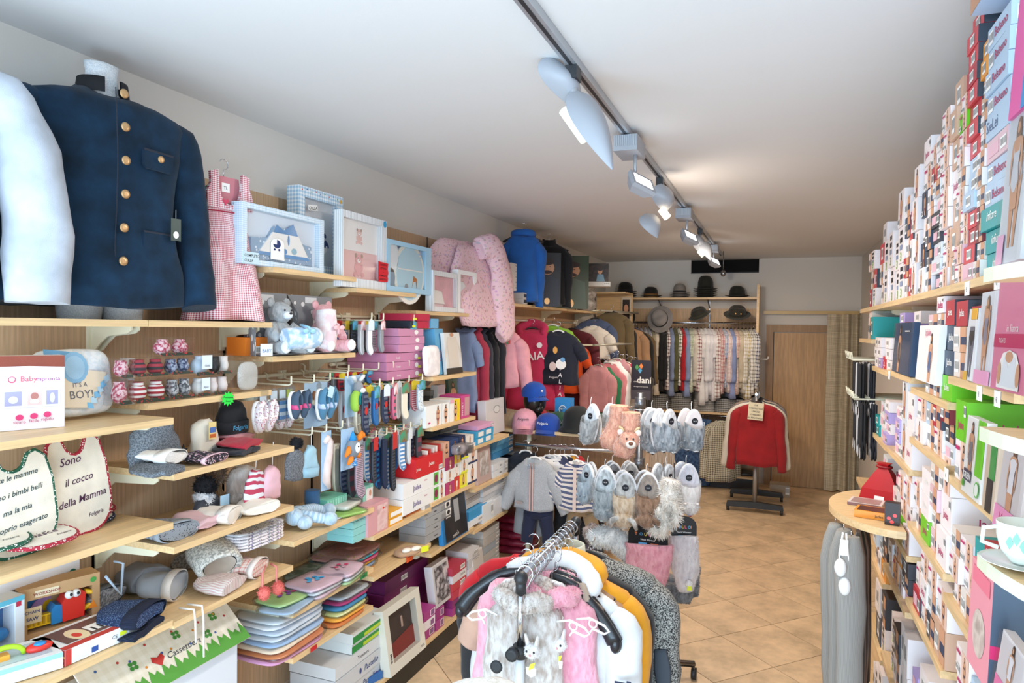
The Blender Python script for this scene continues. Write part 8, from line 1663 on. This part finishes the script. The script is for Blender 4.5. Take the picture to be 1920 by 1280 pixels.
# large packs standing at the front of the shelves
def RPK(px0,px1,z,h,label,fr,c,X=None,lean=-.06,film=True,name='photo_pack',d=.02,rz=RZ,side=()):
 X=X or XS+.02;a,e=Yat(px0,X,z),Yat(px1,X,z);w=abs(a-e);t=thing(name,label,'pack',(X,(a+e)/2,z+.002),(lean,0,rz));carton(w,d,h,M(c,.4),fr,side,sidex=1).put('pack',t)
 if film:b=B();b.rect(-w/2,0,w/2,h,-.006,CLEAR);b.put('film',t)
 return t
RPK(1856,1925,1.817,.235,'pink tights pack with an arched white vest picture',[('r',0,.38,1,.5,M('#c2185c',.5)),('t','in filanca',.5,.52,.022,PAPER),('t','TIGHTS',.25,.42,.014,PAPER),('p',[(.2,.02),(.8,.02),(.8,.2),(.68,.33),(.5,.36),(.32,.33),(.2,.2)],PAPER),('p',[(.3,.04),(.72,.04),(.66,.3),(.56,.28),(.5,.2),(.44,.28),(.36,.3)],M('#e3e6ec',.5)),('e',.5,.3,.1,.05,SKIN),('e',.26,.15,.05,.1,SKIN),('e',.76,.15,.05,.1,SKIN)],'#df7f9e',X=.43)
RPK(1826,1855,1.817,.215,'clear bag with a leggings model and pink footer',[('l',.5,.15,.7,SKIN,M('#8d8594',.5)),('f',.5,.3,.66,M('#8d8594',.5),M('#8a6a4a',.5)),('r',0,0,1,.15,M('#f0a8cc',.5))],'#dfe0e6',X=.435)
RPK(1806,1824,1.817,.18,'white tights box with an orange corner and grey legs',[('l',.5,.05,.7,M('#6a6a78',.5),INK),('r',.3,.85,.9,1,M('#f2b52c',.5)),('r',0,0,.4,.12,M('#e8b53c',.5))],'#eceef2',X=.44)
RPK(1716,1752,1.775,.185,'white Jadea pack with a woman in a blue swimsuit',[('f',.68,.02,.85,M('#4a6898',.5)),('t','Ja Jadea',.5,.82,.03,MAG,{'b':.005})],'#f2ece9',X=.44,film=False)
RPK(1672,1705,1.775,.20,'dark blue bagged bodywear pack with a model in black',[('f',.35,.02,.93,M('#3a3c44',.5)),('r',.6,.82,.85,.84,PAPER)],'#2c4564',X=.44)
RPK(1802,1836,1.539,.19,'tall green and white Green brand pack with a long haired woman',[('r',.62,.3,1,1,M('#6cc41c',.5)),('f',.35,.25,.7,M('#77727a',.5),M('#4a2a22',.5)),('r',.1,.17,.5,.32,M('#4a4458',.5)),('t','GREEN',.3,.2,.022,PAPER,{'b':.02}),('e',.12,.12,.07,.05,M('#4fae2c',.5)),('e',.85,.15,.12,.1,M('#56c23c',.5)),('e',.85,.15,.09,.08,PAPER)],'#f3f0ee',X=.435)
RPK(1862,1905,1.539,.185,'crinkled clear pack with a white vest model and pink Vajolet footer',[('f',.5,.25,.75,M('#e4dfe4',.5),M('#6a4a3a',.5),SKIN,'top'),('r',0,0,1,.25,M('#f09cc4',.5)),('t','Vajolet',.5,.08,.03,MAG,{'sh':.3,'b':.01})],'#d8cfcf',X=.42,lean=-.1)
RPK(1840,1861,1.539,.185,'clear green-backed pack with black stockings',[('r',.4,.4,.9,1,M('#3f9a4c',.5)),('r',.3,.0,.8,.4,INK)],'#d9c2ac',X=.435)
RPK(1812,1850,1.195,.235,'tall pink and grey hosiery carton with an oval cat picture',[('e',.5,.38,.3,.22,M('#a8948c',.5,'photo','#d4c4b8')),('r',.1,.8,.9,.95,M('#e8788c',.5))],'#eb96a4',X=.41,d=.09,film=False,lean=-.03,side=[('r',0,0,1,1,M('#39495c',.5)),('r',0,.3,1,.42,M('#c2185c',.5))])
for k,(z,px0)in enumerate(((1.195,1858),(1.02,1872),(.865,1856))):RPK(px0,px0+45,z,.15,'clear pack with a pink Vajolet footer, %s one behind the teacup shelf'%('upper','middle','lower')[k],[('r',0,0,1,.4,M('#f07cb0',.5)),('t','Vajolet',.5,.12,.03,PAPER,{'sh':.3}),('f',.5,.38,.6,M('#e8e4e8',.5),HAIR,SKIN,'top')],'#dcd6d8',X=.41+(.03 if k==1 else 0),lean=-.12)
RPK(1868,1912,RT+.002,.30,'large clear bag with a leggings model on the top shelf',[('l',.55,.1,.6,SKIN,M('#b8b4bc',.5)),('f',.5,.35,.62,M('#c8ccd4',.5),M('#7a5a44',.5)),('r',0,0,.3,.2,M('#eab0d0',.5))],'#cfd6de',X=.42);RPK(1890,1925,RT+.30,.26,'magenta hosiery pack high on the nearest right stack',[('bar',.6,.5,.9,.75),('r',.7,0,1,1,M('#2f86c0',.5))],'#e0509a',X=.43,film=False)
# price tickets, hooks with hanging black socks
for k,(px_,py_,z)in enumerate(((1815,512,RT),(1872,488,RT),(1668,704,1.772),(1838,722,1.815),(1872,732,1.815),(1776,865,1.556))):y=Yat(px_,XS,z);b=B();b.box((-.022,0,-.022),(.022,.0015,.014),PAPER);b.text('€',0,-.012,.016,-.001,INK,0,'CENTER');one('price_ticket',b,'white price ticket on a right shelf edge, %s'%NTH[k],'sign',(XS-.0025,y,z-.018),RZ,'white price tickets on the right shelves')
for j,(z,yb)in enumerate(((1.80,4.25),(1.60,4.15))):
 t=thing('hook_rail','%s cream hook rail with black socks at the far right shelves'%('upper','lower')[j],'hook rail',(XR-.04,yb,z));b=B();b.sweep([(0,-.2,0),(0,.25,0)],.008,CREAM,8);b.put('rail',t)
 for k in range(5):
  b=B();b.sweep([(0,-.18+.09*k,0),(-.50,-.18+.09*k,-.01),(-.505,-.18+.09*k,.03)],.005,CREAM,6);b.put('hook',t)
  for i in range(2):socks(.05,.28,M(('#15171c','#1f232c','#c9ccd2')[(k+i)%3],.8),toe=M('#c9ccd2',.8)).put('hanging_socks',None,(XR-.50+.05*i,yb-.18+.09*k,z-.02),'black sport sock pair on the %s far right rail, hook %s, %s'%(('upper','lower')[j],('one','two','three','four','five')[k],('front','behind')[i]),'socks','black socks on the far right rails',None,RZ)
  # half-round table top with gifts, leggings and bras hanging below
TZ=1.20;p0=onZ(1556,945,TZ);p1=onZ(1668,992,TZ);cy=(p0.y+.02);ry=abs(cy-p1.y)+.02;b=B();b.slab([(XS-.002-(XS-p0.x)*math.sin(a),cy-ry*math.cos(a))for a in[PI*i/24 for i in range(25)]][::-1],TZ-.028,TZ,WOODX)
one('half_round_shelf',b,'half-round beech shelf projecting from the right shelving','shelf',(0,0,0));tp=lambda x,y:onZ(x,y,TZ)
q=tp(1650,942);t=thing('red_gift_bag','red drawstring Jadea gift bag on the half-round shelf','gift bag',(q.x+.02,q.y+.05,TZ+.001),-.5);b=B();b.loft([[Vector((sx*w,sy*d,z))for sx,sy in((-1,-1),(1,-1),(1,1),(-1,1))]for z,w,d in((0,.085,.05),(.05,.075,.045),(.12,.035,.022),(.15,.015,.012),(.165,.028,.018))],M('#b81820',.35),sm=False);b.T=Matrix.Translation((0,-.052,0))@Matrix.Rotation(-.22,4,'X');b.text('Jadea',0,.04,.026,-.001,PAPER,0,'CENTER',bold=.01);b.rect(-.02,.005,.02,.03,-.001,PAPER);b.put('bag',t);b=B();b.sweep([(.03*math.cos(a),.02*math.sin(a),.148)for a in[2*PI*i/12 for i in range(13)]],.006,M('#8f1018',.4),6);b.put('drawstring',t)
for k,(px_,py_,w,d,h,c,lab,fr)in enumerate(((1620,950,.13,.12,.012,'#e0d2cc','flat photo packs fanned on the half-round shelf',[('r',0,0,1,1,M('#8a6a6c',.5))]),(1632,973,.12,.10,.028,'#e8962f','orange Jadea carton with a brown top on the half-round shelf',[('t','Jadea',.75,.3,.014,INK)]),(1672,985,.05,.04,.085,'#2a1a18','black carton with red hearts standing on the half-round shelf',[('e',.3,.3,.15,.08,RED),('e',.7,.45,.15,.08,RED),('e',.5,.15,.15,.08,RED)]))):q=tp(px_,py_);one('gift_carton',carton(w,d,h,M(c,.45),fr,top=[('r',.08,.1,.92,.9,M('#5a3024' if k else '#a98a84',.4))]if k<2 else()),lab,'box',(q.x,q.y,TZ+.001),-.25)
LG=M('#8b8781',.9,'stripev','#a29e98',s=.12)
for k,(px_,pb)in enumerate(((1563,1130),(1578,1215),(1592,1240))):
 y=cy-.12-.10*k;x=Xat(px_,y,.8);zb=.16+.12*(2-k);t=thing('grey_leggings','ribbed grey leggings hanging under the half-round shelf, %s from the left'%NTH[k],'leggings',(x,y,TZ-.05),.2*k);b=B();b.sweep([(0,0,0),(0,0,-.15),(.01,0,-.6),(.015,0,zb-TZ+.05)],[(.03,.02),(.055,.035),(.05,.03),(.045,.03)],LG,14,up=(0,1,0));b.wrinkle(.01,7,seed=k);b.put('knit',t);b=B();b.sweep([(0,0,0),(0,0,.022)],.002,CHROME,5);b.put('clip',t)
y=cy-.34;x=Xat(1580,y,1.1);t=thing('white_bra','white bra with paper tags hanging in front of the grey leggings','bra',(x,y,TZ-.03));b=B();b.sweep([(0,0,0),(-.012,-.01,-.08),(-.01,-.02,-.12)],.004,WHITE,6);[b.ell((q_,-.02,zz),(.022,.02,.035),WHITE,12)for q_,zz in((-.008,-.13),(.008,-.20))];b.sweep([(.01,-.01,0),(.022,-.01,-.12),(.01,-.01,-.22)],.004,WHITE,6);b.put('cups_and_straps',t);b=B();b.box((-.012,-.03,-.08),(.016,-.028,-.02),PAPER);b.put('paper_tags',t)
for k in range(6):y=cy-.30+.06*k;x=Xat(1604+3*k,y,1.0);t=thing('bagged_tights','bagged taupe tights hanging under the half-round shelf, %s from the left'%NTH[k],'tights',(x,y,TZ-.03),.4);b=B();b.sweep([(0,0,0),(0,0,-.12),(.01,0,-.5),(.02,0,-.72)],[(.008,.004),(.035,.01),(.035,.01),(.02,.008)],M('#8c7468' if k%2 else '#3c3836',.45),8,up=(0,1,0));b.wrinkle(.008,12,seed=k);b.put('bag',t)
# near rounded end shelves with a teacup
ENDM=M('#dfdfc4',.5)
for k,(z,x0)in enumerate(((2.057,.35),(1.763,.35),(1.525,.352))):
 b=B();b.slab([(x0+.45*(1-math.cos(a))*.9,1.515-.47*math.sin(a))for a in[PI/2*i/14 for i in range(15)]]+[(.86,1.045),(.86,1.515)],z-.026,z,WOODX if k else WOODX,ENDM);one('rounded_end_shelf',b,'%s rounded end shelf at the right edge of the picture'%('upper','middle','lowest')[k],'shelf',(0,0,0))
b=B();b.box((.84,1.04,0),(.862,1.53,2.5),VENEER);one('end_panel',b,'beech end panel carrying the rounded shelves','panel',(0,0,0))
PORC=M('#e9f0ea',.15);LEAFM=M('#6a9a86',.3);q=onZ(1905,1062,1.526);t=thing('teacup','white porcelain teacup with a green leaf pattern on its saucer','cup',(q.x+.01,q.y+.0,1.535));b=B();b.lathe([(.02,.0),(.022,.004),(.034,.02),(.04,.045),(.041,.07),(.039,.07),(.036,.03),(.01,.01)],PORC,22);b.put('bowl',t);b=B();b.sweep([(-.038,0,.06),(-.06,0,.055),(-.062,0,.03),(-.038,0,.022)],.004,PORC,8);b.put('handle',t)
b=B();b.T=Matrix.Rotation(-.5,4,'Z')@Matrix.Translation((0,-.0425,.04));[b.dec([(dx,dz-.012),(dx+.006,dz),(dx,dz+.012),(dx-.006,dz)],0,LEAFM)for dx,dz in((-.01,0),(0,.008),(.01,-.003))];b.put('leaf_print',t)
b=B();b.lathe([(.02,0),(.05,.004),(.066,.010),(.065,.0085),(.02,.004)],PORC,26);one('saucer',b,'white porcelain saucer with a green leaf pattern on the lowest rounded shelf','saucer',(q.x+.01,q.y,1.528))
